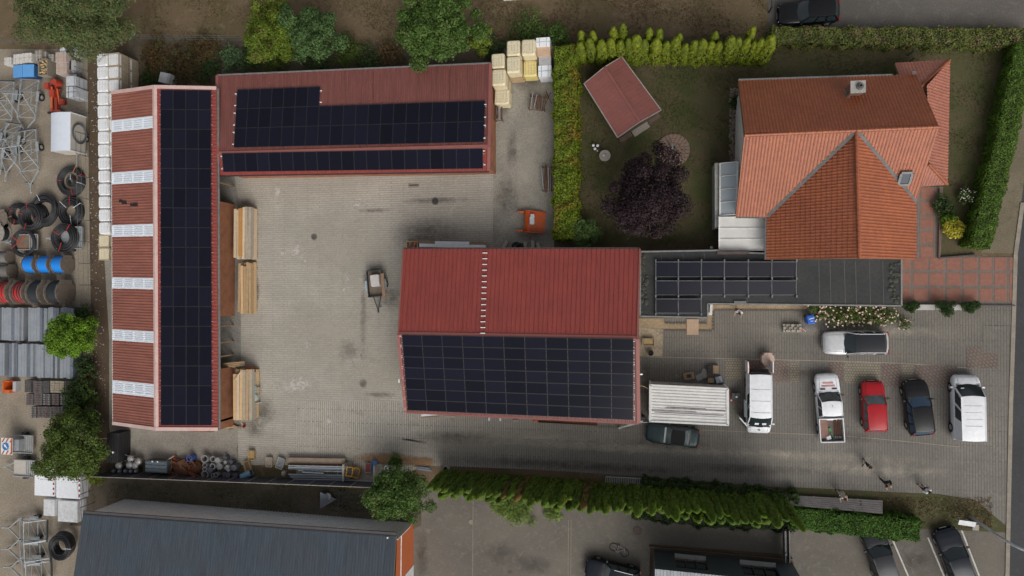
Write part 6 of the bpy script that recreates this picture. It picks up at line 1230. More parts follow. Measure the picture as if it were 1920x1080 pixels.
boards('pale loose boards stacked against the brick bay, upper half', 437.5, 388, 470, 486, 1.25, 6, 2, [m_bp, m_bp, m_bg]); boards('honey coloured boards stacked against the brick bay, lower half', 446, 491, 470.5, 589, 1.1, 5, 2, [m_by, m_board, m_by, m_bp]); boards('neat yellow boards stacked against the short brick bay', 437, 692, 472, 789, 1.35, 6, 3, [m_by, m_by, m_bp, m_board, m_bg])
t = thing('shuttering_panel', 'orange shuttering panel leaning on the pale boards', 'panel', W(466, 438)); mb = MB(); mb.box((0, 0, 1.32), (.33, 4.4, .1)); mb.build('panel', m_bo, t); mb = MB(); mb.box((0, 0, .62), (.28, 4.0, 1.24)); mb.build('support', m_pal, t)
t = thing('loose_board', 'single pale board lying beside the pale stack', 'board', W(474.5, 448), R(5)); mb = MB(); mb.box((0, 0, .45), (.12, 3.5, .06)); mb.build('board', m_bp, t); mb = MB(); mb.box((0, 1.2, .21), (.3, .1, .42)); mb.box((0, -1.2, .21), (.3, .1, .42)); mb.build('trestle', m_pal, t)
t = thing('crowbar_board', 'short white batten lying slantwise on the yellow boards', 'board', W(447, 704, 1.38), R(-38)); mb = MB(); mb.box((0, 0, .03), (.1, 1.2, .05)); mb.build('batten', m_bp, t)
t = thing('loose_beams', 'beams projecting at the top of the yellow stack', 'beams', W(448, 685)); 
for i in range(3): mb = MB(); mb.bar((-1.0, -.1 + i * .16, .9 + i * .05), (1.0, .1 + i * .15, .7), .12, .08); mb.build('beam', m_board, t)
mb = MB(); mb.box((0, .05, .4), (.3, .4, .8)); mb.build('support', m_pal, t)
t = thing('cement_mixer_drum', 'orange round mixing bucket at the corner of the yellow boards', 'mixer', W(474, 701)); mb = MB(); mb.lathe((0, 0, .1), [(.02, .02), (.3, 0), (.42, .5), (.34, .95), (.29, .95), (.36, .5), (.25, .1), (.02, .1)], 18); mb.build('drum', m_orange, t, smooth=True); mb = MB(); mb.box((0, .5, .45), (.5, .35, .6)); mb.box((.1, -.45, .4), (.4, .2, .5)); mb.build('motor_housing', m_orange, t); mb = MB(); mb.bar((.3, .3, .5), (.8, .3, .4), .06); mb.bar((-.3, 0, .05), (.4, 0, .05), .1); mb.build('handle', m_steel, t)
junk('table_saw', 'turquoise site saw beside the yellow boards', 'saw', 483, 736, [('table', M('turquoise', (.20, .36, .40), (.17, .30, .33), rough=.5), [('box', (0, .4, .8), (.75, .65, .06)), ('box', (-.2, -.5, .7), (.4, 1.0, .06))]), ('guard', M('turquoise_pale', (.33, .43, .41), rough=.4), [('cyl', (.1, -.35, .65), (.1, -.35, .82), .38, .36, 18)]), ('leg', m_steel, [('bar', (-.3, .6, 0), (-.3, .6, .8), .06), ('bar', (.3, .6, 0), (.3, .6, .8), .06), ('bar', (-.3, -.8, 0), (-.3, -.8, .7), .06), ('bar', (.3, -.8, 0), (.3, -.8, .7), .06)]), ('fence_rail', m_alu, [('bar', (.2, .2, .86), (.85, .2, .86), .05), ('bar', (.2, -.85, .78), (.9, -.8, .78), .06)])])
junk('red_bucket', 'tiny red bucket at the foot of the yellow boards', 'bucket', 460, 798, [('bucket', m_redp, [('lathe', (0, 0, 0), [(.1, 0), (.15, .28), (.135, .28), (.09, .02), (.005, .02)], 12)]), ('handle', m_board, [('bar', (-.1, .1, .2), (-.5, .6, .3), .04)])])
t = thing('scrap_boards', 'dark rubbish boards on the ground below the short brick bay', 'boards', W(432, 797))
for i in range(6): mb = MB(); mb.box((random.uniform(-.8, .8), random.uniform(-.25, .25), .04 + i * .035), (random.uniform(.8, 1.6), .16, .035), random.uniform(-.4, .4)); mb.build('board', random.choice([m_board, M('dark_board', (.09, .05, .03)), m_pal]), t)
# ---- yard trailer with a white tub
t = thing('yard_trailer', 'small open car trailer standing alone in the paved yard', 'trailer', W(709, 532), R(5)); w, L = 1.35, 2.3
mb = MB(); mb.box((0, 0, .5), (w, L, .06)); mb.build('bed', M('trailer_ply', (.20, .155, .115), (.15, .115, .085), rough=.9), t)
for s in (-1, 1): mb = MB(); mb.box((s * w / 2, 0, .68), (.05, L, .36)); mb.build('side_board', m_steel, t); wheel(t, s * (w / 2 + .2), -.1, .3, .17); mb = MB(); mb.rrect((s * (w / 2 + .2), -.1), (.26, .95), .12, .58, .66, top=.9); mb.build('mudguard', M('pale_guard', (.40, .48, .52), rough=.45), t)
for s in (-1, 1): mb = MB(); mb.box((0, s * L / 2, .68), (w, .05, .36)); mb.build('end_board', m_steel, t)
mb = MB(); mb.bar((-.35, -L / 2, .48), (0, -L / 2 - 1.2, .48), .07); mb.bar((.35, -L / 2, .48), (0, -L / 2 - 1.2, .48), .07); mb.box((0, -L / 2 - 1.3, .48), (.12, .3, .12)); mb.build('drawbar', m_steel, t); mb = MB(); mb.cyl((.16, -L / 2 - .9, .1), (.16, -L / 2 - .9, .7), .04); mb.build('jockey_wheel', m_blk, t)
mb = MB(); mb.bar((-.75, L / 2 + .12, .55), (.75, L / 2 + .12, .55), .06); mb.build('light_bar', m_steel, t)
b = thing('white_tub', 'upturned white tub on the small yard trailer', 'tub', W(706, 526, .6), R(6)); mb = MB(); mb.rrect((0, 0), (.86, 1.1), .12, .0, .45, top=.93); mb.build('tub', M('dirty_white', (.58, .54, .52), (.50, .46, .44), rough=.6), b, bevel=.03)
b = thing('plank', 'brown plank lying along the small yard trailer', 'plank', W(718.5, 536, .92), R(5)); mb = MB(); mb.box((0, 0, 0), (.30, 2.2, .05)); mb.build('board', M('brown_plank', (.32, .20, .13), (.27, .17, .11), rough=.85), b); mb = MB(); mb.box((0, -.9, -.03), (.3, .12, .06)); mb.build('cleat', m_board, b)
# ---- north side of the middle hall
def gutter_stack():
    t = thing('panel_trolley', 'white insulation panels on a timber trolley above the middle hall roof', 'panels', W(842, 459)); off_ = t.location
    a, c = W(786, 461, .7), W(912, 463, .7); mb = MB(); mb.bar(a, c, .9, .08); mb.build('trolley_bed', m_pal, t, off_)
    mb = MB(); mb.bar(a + Vector((.1, .05, .18)), c + Vector((0, .0, .18)), .28, .16); mb.build('panel', m_white, t, off_); mb = MB(); mb.bar(W(816, 455, .9), W(880, 456, .9), .25, .14); mb.build('panel', m_white, t, off_)
    for x in (800, 860, 905): p = W(x, 462, 0); mb = MB(); mb.box((p.x, p.y, .33), (.15, .8, .66)); mb.build('leg', m_pal, t, off_)
gutter_stack()
t = thing('tool_crate', 'open wooden crate of tools at the corner of the middle hall', 'crate', W(776, 461)); mb = MB()
for s in (-1, 1): mb.box((s * .5, 0, .25), (.06, .7, .5)); mb.box((0, s * .35, .25), (1.0, .06, .5))
mb.box((0, 0, .04), (1, .7, .06)); mb.build('crate', m_board, t)
for i in range(5): mb = MB(); mb.bar((random.uniform(-.4, .4), -.3, .3), (random.uniform(-.4, .4), .35, .42), .07); mb.build('tool', [m_steel, m_orange, m_blk][i % 3], t)
for i, (x, y, r_) in enumerate(((948, 459, .32), (985, 462, .4), (1000, 460, .36), (1011, 463, .4))):
    t = thing('kerb_stone', 'loose granite kerb stone behind the middle hall, %s from the hall trolley' % nth(i + 1), 'stone', W(x, y), R(-30 + 15 * i), 'kerb stones behind the hall'); mb = MB(); mb.box((0, 0, .15), (.32, .8, .3)); mb.build('stone', m_concb, t, bevel=.04)
t = thing('tyre_pile', 'black tyres lying behind the middle hall', 'tyre', W(968, 462)); mb = MB(); mb.lathe((0, 0, .1), [(.22, -.1), (.36, -.1), (.4, 0), (.36, .1), (.22, .1)], 20, close=True); mb.build('tyre', m_rub, t, smooth=True); mb = MB(); mb.lathe((.35, -.1, .26), [(.22, -.1), (.36, -.1), (.4, 0), (.36, .1), (.22, .1)], 20, close=True); mb.build('tyre', m_rub, t, smooth=True)
# ---- along the south wall of the middle hall
t = thing('ladder_beam', 'pale metal beam leaning at the right corner of the middle hall', 'beam', W(1180, 798)); mb = MB(); mb.bar(W(1160, 803, .5) - t.location, W(1205, 790, 1.6) - t.location, .14, .1); mb.bar(W(1163, 799, .4) - t.location, W(1196, 790, 1.2) - t.location, .08, .08); mb.build('beam', M('pale_metal', (.55, .53, .50), rough=.5), t); mb = MB(); mb.bar(W(1161, 802, .0) - t.location, W(1161, 802, .52) - t.location, .1); mb.build('prop', m_galv, t)
junk('gas_bottles', 'tangle of pipes at the right end of the middle hall', 'pipes', 1206, 783, [('bottle', m_blk, [('cyl', (0, .1, 0), (0, .1, .9), .14, .12, 10)]), ('rack', m_galv, [('bar', (-.3, -.3, .5), (.5, -.3, .5), .06), ('bar', (.4, -.4, 0), (.4, .4, 1.0), .06)])])
t = thing('wall_board', 'white board lying under the left eave of the middle hall', 'board', W(800, 777)); mb = MB(); mb.bar(W(790, 779, .1) - t.location, W(824, 776, .1) - t.location, .18, .05); mb.build('board', m_white, t); mb = MB(); mb.bar(W(790, 780, .03) - t.location, W(824, 778, .03) - t.location, .3, .05); mb.build('bearer', m_pal, t)
for i, (x, y, m, s) in enumerate(((846, 781, m_concb, (1.4, .25, .12)), (918, 785, m_white, (.12, .3, .3)), (939, 785, m_white, (.12, .3, .3)), (968, 788, m_concb, (.35, .2, .2)), (1005, 789, m_orange, (.25, .2, .2)))):
    t = thing('wall_oddment', ['flat concrete lintel under the middle hall eave', 'small white bracket under the middle hall eave, left one', 'small white bracket under the middle hall eave, right one', 'grey stone chunk under the middle hall eave', 'small orange can under the middle hall eave'][i], ['lintel', 'bracket', 'bracket', 'stone', 'can'][i], W(x, y)); mb = MB(); mb.box((0, 0, s[2] / 2), s); mb.build('piece', m, t, bevel=.02); mb = MB(); mb.box((0, 0, s[2] + .02), (s[0] * .8, s[1] * .7, .04)); mb.build('top', m, t)
t = thing('rust_beams', 'long rusty beams under the right half of the middle hall eave', 'beams', W(1080, 793))
for i in range(3): mb = MB(); mb.bar(W(1010, 789 + i, .1) - t.location, W(1120, 794 + i * 1.5, .1) - t.location, .1, .14); mb.build('beam', m_rusty, t)
# ---- concrete ring, grating
t = thing('concrete_ring', 'round concrete shaft ring by the thuja hedge', 'ring', W(838, 877)); mb = MB(); mb.lathe((0, 0, 0), [(.2, 0), (.32, 0), (.32, .5), (.2, .5)], 24, close=True); mb.build('ring', m_concb, t, smooth=False); mb = MB(); mb.cyl((0, 0, .005), (0, 0, .03), .2, n=20); mb.build('bottom', m_dark, t)
t = thing('steel_grating', 'grey steel grating leaning against the long thuja hedge', 'grating', W(1169, 899.5)); 
for y in (-.28, .28): mb = MB(); mb.bar((-1.45, y, .5 - y * .5), (1.45, y, .5 - y * .5), .07, .06); mb.build('frame_bar', m_galv, t)
for i in range(21): mb = MB(); x = -1.45 + 2.9 * i / 20; mb.bar((x, -.28, .64), (x, .28, .36), .035); mb.build('grate_bar', m_galv, t)
for s in (-1, 1): mb = MB(); mb.bar((s * 1.4, -.28, 0), (s * 1.4, -.28, .66), .06); mb.build('leg', m_galv, t)
# ---- goods along the black fence
t = thing('black_racking', 'stack of black plastic crates at the corner below the west hall', 'crates', rp(200, 812, 222, 868, 1.6)[0]); c, w, d = rp(200, 812, 222, 868, 1.6)
for l in range(4):
    mb = MB(); z = .2 + l * .4
    for i in range(5): mb.box((-w / 2 + w * (i + .5) / 5, 0, z), (w / 6, d, .36))
    mb.build('crate', m_blk, t)
mb = MB(); mb.cyl((.1, -.4, 1.62), (.1, -.4, 1.68), .1, n=10); mb.build('cap', m_clip, t)
t = thing('pallet_frame', 'upright timber frame beside the black crates', 'frame', W(191, 838)); mb = MB(); mb.bar((-.3, 1.0, 1.2), (1.8, 1.15, 1.2), .08); mb.bar((-.1, 1.0, 1.2), (-.2, -1.2, 1.2), .09); mb.build('beam', m_board, t); mb = MB()
for x, y in ((-.3, 1.0), (1.6, 1.1), (-.2, -1.1)): mb.bar((x, y, 0), (x, y, 1.2), .08)
mb.build('post', m_board, t); junk('blue_drum', 'dark blue drum beside the timber frame', 'drum', 194, 852, [('body', M('navy_plastic', (.012, .022, .085), rough=.45), [('cyl', (0, 0, 0), (0, 0, .9), .3, .3, 16)]), ('lid', M('navy_lid', (.02, .03, .10)), [('cyl', (0, 0, .9), (0, 0, .95), .27, .25, 16)])])
for i, (x, y, tilt) in enumerate(((234, 858, 0), (254, 857, .2), (232, 870, .1), (252, 869, 0), (262, 870, .2), (268, 862, .3))):
    t = thing('crossed_trestle', 'pile of grey folding trestles and pots near the black fence, %s from the black crates' % nth(i + 1), 'trestle', W(x, y), tilt, 'trestles by the fence')
    mb = MB(); mb.lathe((0, 0, 0), [(.25, 0), (.25, .5), (.38, .55), (.30, .75), (.1, .8), (.02, .8)], 12); mb.build('hood', M('pale_zinc', (.46, .45, .43), (.36, .35, .33), rough=.4, metal=.3), t, smooth=True); mb = MB(); mb.bar((-.4, -.3, .05), (.45, .5, .9), .05); mb.bar((.4, -.3, .05), (-.3, .5, .9), .05); mb.build('legs', m_steel, t)
for i, x in enumerate((222, 233, 244, 254, 264)): junk('engine_block', 'small grey machine part lined up on the black fence, %s from the black crates' % nth(i + 1), 'machine part', x, 880, [('block', m_steel, [('box', (0, 0, .3), (.45, .4, .6))]), ('head', M('part_grey', (.30, .30, .31)), [('cyl', (0, 0, .6), (0, 0, .75), .15, .12, 10)])])
t = thing('skip_container', 'blue-grey steel skip by the black fence', 'skip', rp(274, 864, 312, 886, 1.0)[0]); c, w, d = rp(274, 864, 312, 886, 1.0); m_skip = M('skip_paint', (.085, .115, .135), (.07, .09, .10), rough=.55, amt=.25)
mb = MB(); mb.box((0, 0, .5), (w, d, 1.0), tx=1.06, ty=1.1); mb.build('body', m_skip, t)
for i in range(3): mb = MB(); mb.box((0, -d * .35 + i * d * .35, 1.02), (w * 1.04, d * .25, .06)); mb.build('lid', M('skip_lid', (.11, .14, .16), rough=.5), t)
for x in (-.35, .2): mb = MB(); mb.cyl((x, d * .48, 1.05), (x, d * .48, 1.1), .08, n=8); mb.build('knob', m_clip, t)
t = thing('scrap_heap', 'heap of rust-red scrap metal between the skip and the concrete pots', 'scrap', W(352, 876)); 
for i in range(46):
    mb = MB(); c = Vector((random.uniform(-1.7, 1.7), random.uniform(-.75, .75), random.uniform(.1, .75))); a = random.uniform(0, 3.1)
    if i % 3: mb.bar(c - Vector((math.cos(a), math.sin(a), .1)) * random.uniform(.2, .7), c + Vector((math.cos(a), math.sin(a), .1)) * random.uniform(.2, .7), random.uniform(.06, .16), random.uniform(.04, .12))
    else: mb.box(c, (random.uniform(.3, .9), random.uniform(.3, .7), .06), a, rx=random.uniform(-.5, .5))
    mb.build('scrap_piece', m_rusty if i % 5 else M('rust_red', (.20, .05, .02), rough=.9), t)
mb = MB(); mb.ball((0, 0, .1), (1.75, .8, .5), 16, 8); mb.build('rubble', m_rusty, t)
t = thing('loose_pipe', 'pale pipe lying over the scrap heap', 'pipe', W(322, 862)); mb = MB(); mb.bar((-.8, -.4, .8), (.6, .5, .45), .07); mb.build('pipe', M('pale_metal', ()), t)
def open_drum(name, label, x, y, r_, h, mat, cat='pot', hole=True, lay=None, group=None, z=0.0):
    t = thing(name, label, cat, W(x, y, z), 0, group); mb = MB()
    if lay is not None:
        a = Vector((math.cos(lay), math.sin(lay), 0)) * h / 2; n_ = 20; c = Vector((0, 0, r_)); mb.cyl(c - a, c + a, r_, n=20, caps=False); mb.cyl(c - a, c + a, r_ * .78, n=20, caps=False); mb.build('shell', mat, t, smooth=True)
        mb = MB(); mb.cyl(c - a * .9, c + a * .97, r_ * .76, n=18); mb.build('inside', m_dark, t); mb = MB(); mb.cyl(c + a * .9, c + a * 1.02, r_ * 1.08, r_ * 1.08, 20, caps=False); mb.cyl(c - a * .9, c - a * 1.02, r_ * 1.08, r_ * 1.08, 20, caps=False); mb.build('rim', mat, t); return t
    if hole: mb.lathe((0, 0, 0), [(r_ * .92, 0), (r_, h * .5), (r_, h), (r_ * .76, h), (r_ * .72, h * .25), (.01, h * .25)], 22); mb.build('shell', mat, t, smooth=False); mb = MB(); mb.cyl((0, 0, h * .2), (0, 0, h * .3), r_ * .7, n=16); mb.build('inside', m_dark, t)
    else: mb.cyl((0, 0, 0), (0, 0, h), r_, r_ * .98, 22); mb.build('body', mat, t); mb = MB(); mb.lathe((0, 0, h), [(r_, 0), (r_, .04), (r_ * .85, .04), (r_ * .85, 0)], 22); mb.build('rim', mat, t)
    return t
m_cp = M('concrete_pipe', (.30, .30, .295), (.22, .22, .22), rough=.9, scale=4); m_dp = M('dark_pipe', (.085, .095, .115), (.065, .07, .085), rough=.6, scale=4); m_blp = M('blue_plastic', (.045, .10, .36), (.055, .12, .40), rough=.4)
open_drum('blue_barrel', 'blue open barrel above the rusty scrap heap', 365, 856, .30, .8, m_blp, 'barrel')
PP = [(392, 857, .36, m_cp, 1), (406, 858, .28, m_cp, 1), (417, 860, .28, m_cp, 0), (392, 869, .22, m_cp, 1), (393, 876, .22, m_cp, 1), (407, 871, .28, m_cp, 1), (418, 872, .30, m_cp, 0), (393, 886, .36, m_cp, 1), (407, 888, .2, m_cp, 1), (413, 887, .22, m_cp, 1), (430, 864, .17, m_cp, 0), (436, 871, .16, m_cp, 0), (430, 875, .16, m_cp, 0), (436, 878, .16, m_cp, 0), (427, 887, .25, m_dp, 0), (436, 887, .26, m_dp, 0), (446, 889, .29, m_dp, 0), (448, 873, .28, m_dp, 0), (428, 856, .2, m_dp, 0), (403, 878, .28, m_dp, 0), (440, 864, .2, m_dp, 0)]
for i, (x, y, r_, m, hl) in enumerate(PP): open_drum('shaft_pipe', '%s %s by the black fence, %s of the cluster' % ('pale grey' if m is m_cp else 'dark', 'open pipe' if hl else 'closed pipe', nth(i + 1)), x, y, r_, random.uniform(.5, .8), m, 'pipe', bool(hl), None, 'pipe pieces by the fence')
open_drum('blue_pipe', 'light blue pipe lying by the black fence', 466, 888, .30, 1.05, M('light_blue', (.20, .36, .47), (.17, .30, .40), rough=.5), 'pipe', True, R(205))
def tray(name, label, x, y, rz, mat, fill=None, w=.62, d=.9, h=.4, z=0.0, cat='tub'):
    t = thing(name, label, cat, W(x, y, z), rz); mb = MB(); k = 4; o = [(w / 2, d / 2), (-w / 2, d / 2), (-w / 2, -d / 2), (w / 2, -d / 2)]; q = .84
    vs = [(x_ * q, y_ * q, 0) for x_, y_ in o] + [(x_, y_, h) for x_, y_ in o] + [(x_ * .88, y_ * .9, h) for x_, y_ in o] + [(x_ * .76, y_ * .78, .05) for x_, y_ in o]
    mb.add(vs, [(3, 2, 1, 0)] + [(j * 4 + i, j * 4 + (i + 1) % 4, (j + 1) * 4 + (i + 1) % 4, (j + 1) * 4 + i) for j in range(3) for i in range(4)] + [(12, 13, 14, 15)]); mb.build('shell', mat, t, bevel=.02)
    if fill: mb = MB(); mb.box((0, 0, h * .45), (w * .8, d * .82, h * .3)); mb.build('contents', fill, t)
    return t
m_tub = M('mortar_tub', (.46, .33, .155), (.38, .27, .13), rough=.7, scale=3); m_pt = M('pale_tub', (.45, .39, .30), (.38, .33, .25), rough=.7)
tray('mortar_tub', 'upright ochre mortar tub beside the concrete edge', 475, 852, R(2), m_tub, M('ochre', (.44, .28, .11))); tray('mortar_tub', 'tilted ochre tub with brown contents next to the blue pipe', 467, 872, R(18), m_tub, M('brown_mud', (.16, .09, .045))); tray('mortar_tub', 'pale beige tub standing alone near the black fence', 508, 865, R(0), m_pt, M('sand_fill', (.36, .29, .22))); tray('mortar_tub', 'tub with silvery fittings at the left end of the pipe rack', 529, 867, R(-18), m_pt, M('fittings', (.40, .43, .47), (.12, .13, .15), rough=.4, metal=.4, scale=8, amt=.5), .7, 1.05); tray('fish_box', 'beige box with straw fill beside the middle hall', 1216, 641, R(90), M('beige_box', (.44, .34, .24), rough=.7), M('straw', (.36, .26, .11)), .62, 1.0, .4)
# pipe rack
t = thing('pipe_rack', 'long rack of steel rails and pipes against the black fence', 'rack', W(595, 882)); off_ = t.location
mb = MB(); mb.bar(W(541, 862, .25), W(648, 864, .25), .5, .5); mb.build('block_wall', M('brownish_block', (.28, .215, .155), (.20, .15, .11), rough=.9, scale=2), t, off_)
mb = MB(); mb.bar(W(541, 869, .2), W(648, 871, .2), .4, .4); mb.build('timber', m_rusty, t, off_)
for i, (x0, x1, y, z, m) in enumerate(((541, 648, 873, .75, m_galv), (541, 648, 876, .8, m_gs), (541, 645, 878.5, .7, m_gs2), (567, 607, 885, .7, m_gs), (541, 650, 889, .45, m_galv), (543, 652, 891.5, .45, m_gs2), (545, 655, 894, .4, m_galv), (549, 662, 898, .35, m_galv), (560, 648, 882, .5, m_galv))):
    mb = MB(); mb.bar(W(x0, y, z), W(x1, y + 2.2, z), .10, .10); mb.build('rail', m, t, off_)
for x in (575, 587, 633, 650): mb = MB(); mb.bar(W(x, 872, .6), W(x, 893, .3), .07, .08); p = W(x, 880, 0); mb.box((p.x, p.y, .2), (.08, .3, .4)); mb.build('bracket', m_galv, t, off_)
junk('concrete_bollard', 'pale rounded stone at the left end of the pipe rack', 'stone', 535, 886, [('stone', m_concb, [('ball', (0, 0, .25), (.22, .3, .3), 10, 6)]), ('foot', m_concb, [('box', (0, 0, .05), (.35, .4, .1))])])
for i, (x0, y0, x1, y1, lb) in enumerate(((649, 866, 653, 898, 'left'), (706, 868, 711, 902, 'right'))):
    t = thing('concrete_divider', 'upright L-shaped concrete divider at the %s of the coloured tubs' % lb, 'divider', W((x0 + x1) / 2, (y0 + y1) / 2)); mb = MB(); mb.box((0, 0, .45), (.16, 1.5, .9)); mb.build('stem', m_concb, t); mb = MB(); mb.box((.3, 0, .06), (.45, 1.5, .12)); mb.build('foot', m_concb, t)
t = thing('concrete_kerb', 'low concrete kerb behind the coloured tubs', 'kerb', W(680, 899)); mb = MB(); mb.box((0, 0, .2), (2.3, .16, .4)); mb.build('kerb', m_concb, t); mb = MB(); mb.box((0, .25, .05), (2.3, .4, .1)); mb.build('foot', m_concb, t)
tray('tub_stack', 'yellow tub on a red one beside the left concrete divider', 659, 882, R(-8), M('yellow_tub', (.58, .33, .05), rough=.5), m_dark, .6, .85, .5, .42); tray('red_tub', 'red tub under the yellow one beside the left divider', 659, 884, R(-8), M('red_tub', (.45, .03, .04), rough=.5), None, .62, .85, .4); tray('yellow_tub', 'yellow tub with dark lid right of the red and yellow pair', 672, 884, R(-14), M('yellow_tub', ()), M('brown_lid', (.16, .12, .08)), .62, .9, .6)
tray('white_tray', 'white-rimmed tray with red contents between the tubs and blue board', 692, 876, R(0), M('pinkish_tray', (.45, .33, .31), rough=.6), M('red_fill', (.26, .045, .04)), .55, .9, .3); tray('blue_tray', 'blue upright tray beside the right concrete divider', 705, 872, R(0), M('blue_tray', (.09, .22, .46), rough=.5), M('blue_tray', ()), .5, .95, .5)
junk('white_bucket_row', 'pale tubs half hidden under the corner tree', 'tubs', 734, 878, [('tub', m_white, [('box', (-.2, 0, .3), (.45, .6, .6))]), ('lid', m_concb, [('box', (.35, .1, .25), (.4, .5, .5))])])
t = thing('pipe_offcut', 'short grey pipe at the hedge beside the shaft ring', 'pipe', W(795, 879)); mb = MB(); mb.bar((-.6, 0, .1), (.7, -.1, .1), .14); mb.bar((-.6, .16, .1), (.6, .08, .1), .1); mb.build('pipe', M('blue_grey_pipe', (.28, .30, .36), rough=.5), t)
# hopper behind the fence
t = thing('steel_hopper', 'grey triangular steel hopper with frame behind the black fence', 'hopper', W(628, 934)); mb = MB(); mb.add([(-1.0, .75, .9), (-1.0, -.75, .9), (.3, 0, .3), (-.95, .7, .2), (-.95, -.7, .2)], [(0, 1, 2), (0, 3, 4, 1), (0, 2, 3), (1, 4, 2), (2, 4, 3)]); mb.build('chute', M('hopper_steel', (.17, .185, .21), rough=.45, metal=.3), t); mb = MB()
for a, c in (((.2, .6, .5), (1.0, .6, .5)), ((.2, -.3, .5), (1.0, -.3, .5)), ((.6, .8, .5), (.6, -.6, .5)), ((1.0, .8, .5), (1.0, -.6, .5)), ((.6, .3, .5), (1.9, .25, .5))): mb.bar(a, c, .05)
for x, y in ((.6, .8), (1.0, -.6), (1.0, .8), (.6, -.6)): mb.bar((x, y, 0), (x, y, .52), .05)
mb.build('frame', m_steel, t); junk('hopper_cover', 'round grey lid inside the hopper frame', 'lid', 619, 928, [('lid', m_greyb, [('lathe', (0, 0, .5), [(.02, .1), (.3, .08), (.35, 0), (.3, -.1)], 16)]), ('stand', m_steel, [('bar', (0, 0, 0), (0, 0, .5), .06)])])

# ================================================================== SITE CONTAINER
c, w, d = rp(1219, 727, 1365, 795, 2.6); cA, cB, cC, cD = W(1219.5, 722, 2.6), W(1364, 729, 2.6), W(1364.5, 796.5, 2.6), W(1219.5, 789.5, 2.6)
ct = thing('site_container', 'white corrugated site container parked beside the middle hall', 'container', (cA + cC).to_2d().to_3d() / 2); off_ = ct.location
m_ctw = M('container_white', (.66, .65, .62), (.56, .55, .53), rough=.5, scale=1.5, amt=.15); m_ctg = M('container_grime', (.16, .13, .135), (.40, .39, .38), rough=.6, scale=2.5, amt=.3)
ribbed(cA, cD, cC, cB, .235, .05).build('roof', m_ctw, ct, off_); cl4 = [cA, cB, cC, cD]
for i in range(4):
    a, b2 = cl4[i], cl4[(i + 1) % 4]; MB().bar(a + Vector((0, 0, .03)), b2 + Vector((0, 0, .03)), .14 if i % 2 == 0 else .2, .14).build('roof_rail', m_ctw, ct, off_); MB().bar((a.x, a.y, .05), (a.x, a.y, 2.65), .15).build('corner_post', m_ctw, ct, off_)
    mb = MB(); dn = Vector((0, 0, 2.55)); lo = Vector((0, 0, 2.5)); A0, B0 = a - dn, b2 - dn
    if i == 0: mb = ribbed(A0, B0, b2 - Vector((0, 0, .1)), a - Vector((0, 0, .1)), .22, .0)
    else: mb.poly([A0, B0, b2, a])
    mb.build('side_wall', M('container_side', (.42, .41, .40), rough=.5), ct, off_)
for t_, x0, x1 in ((.58, .22, .72), (.62, .2, .97), (.68, .02, .6), (.74, .05, .95)):
    a0 = cA.lerp(cD, t_).lerp(cB.lerp(cC, t_), x0); a1 = cA.lerp(cD, t_).lerp(cB.lerp(cC, t_), x1); MB().bar(a0 + Vector((0, 0, .035)), a1 + Vector((0, 0, .035)), .08, .03).build('dirt_streak', m_ctg, ct, off_)
MB().box((cA.x + 2.0, cA.y + .06, 2.2), (1.4, .06, .18)).build('nameplate', M('plate_grey', (.30, .30, .30)), ct, off_)
# boxes and machines round it
def box(label, x, y, w, d, h, rz, mat=None, z=0.0, open_=False):
    t = thing('cardboard_box', label, 'box', W(x, y, z), rz); mat = mat or m_card; mb = MB(); mb.box((0, 0, h / 2), (w, d, h)); mb.build('box', mat, t)
    if open_:
        mb = MB(); mb.box((0, 0, h + .005), (w * .55, d * .55, .012)); mb.build('opening', m_dark, t)
        for s in (-1, 1): mb = MB(); mb.box((s * w * .55, 0, h), (w * .3, d, .02), ry=s * .4); mb.build('flap', mat, t)
    else: mb = MB(); mb.box((0, 0, h + .006), (.06, d, .012)); mb.build('tape', M('tape', (.42, .34, .24)), t)
box('open cardboard box, farthest left behind the site container', 1291, 704, .62, .55, .4, R(10), open_=True); box('open dark cardboard box at the back of the box pile', 1331, 691, .4, .55, .4, 0, m_dark, open_=True); box('plain cardboard box at the back of the box pile', 1341, 692, .45, .65, .45, 0); box('cardboard box leaning on the site container', 1332, 712, .5, .35, .5, 0); box('blue-white carton by the site container corner', 1347, 711, .5, .5, .4, R(15), M('blue_carton', (.42, .50, .60), (.30, .33, .38), rough=.6))
junk('foil_scraps', 'crumpled grey packing foil among the boxes', 'foil', 1314, 706, [('sheet', M('grey_foil', (.33, .32, .31), (.25, .24, .24), rough=.5), [('box', (0, 0, .06), (.8, .5, .1), .4), ('box', (.25, .35, .1), (.4, .6, .12), -.3)]), ('paper', M('brown_paper', (.36, .30, .23)), [('box', (.3, .1, .16), (.3, .35, .06), .7)])])
t = thing('hose', 'beige cable looped behind the site container', 'cable', W(1270, 706)); mb = MB(); mb.tube([(-.35 + .25 * math.cos(a / 5) + a * .035, .15 * math.sin(a / 3), .03) for a in range(30)], .02, 5); mb.build('cable', M('beige_cable', (.34, .27, .19)), t)
t = thing('power_cable', 'orange-beige cable from hall to container', 'cable', W(1208, 724)); mb = MB(); mb.tube([W(1198, 723, 3.0 - t_ * .04) - t.location + Vector((t_ * .045, -.003 * t_ * t_ * .3, 0)) for t_ in range(20)], .025, 5); mb.build('cable', M('orange_cable', (.40, .28, .15)), t)
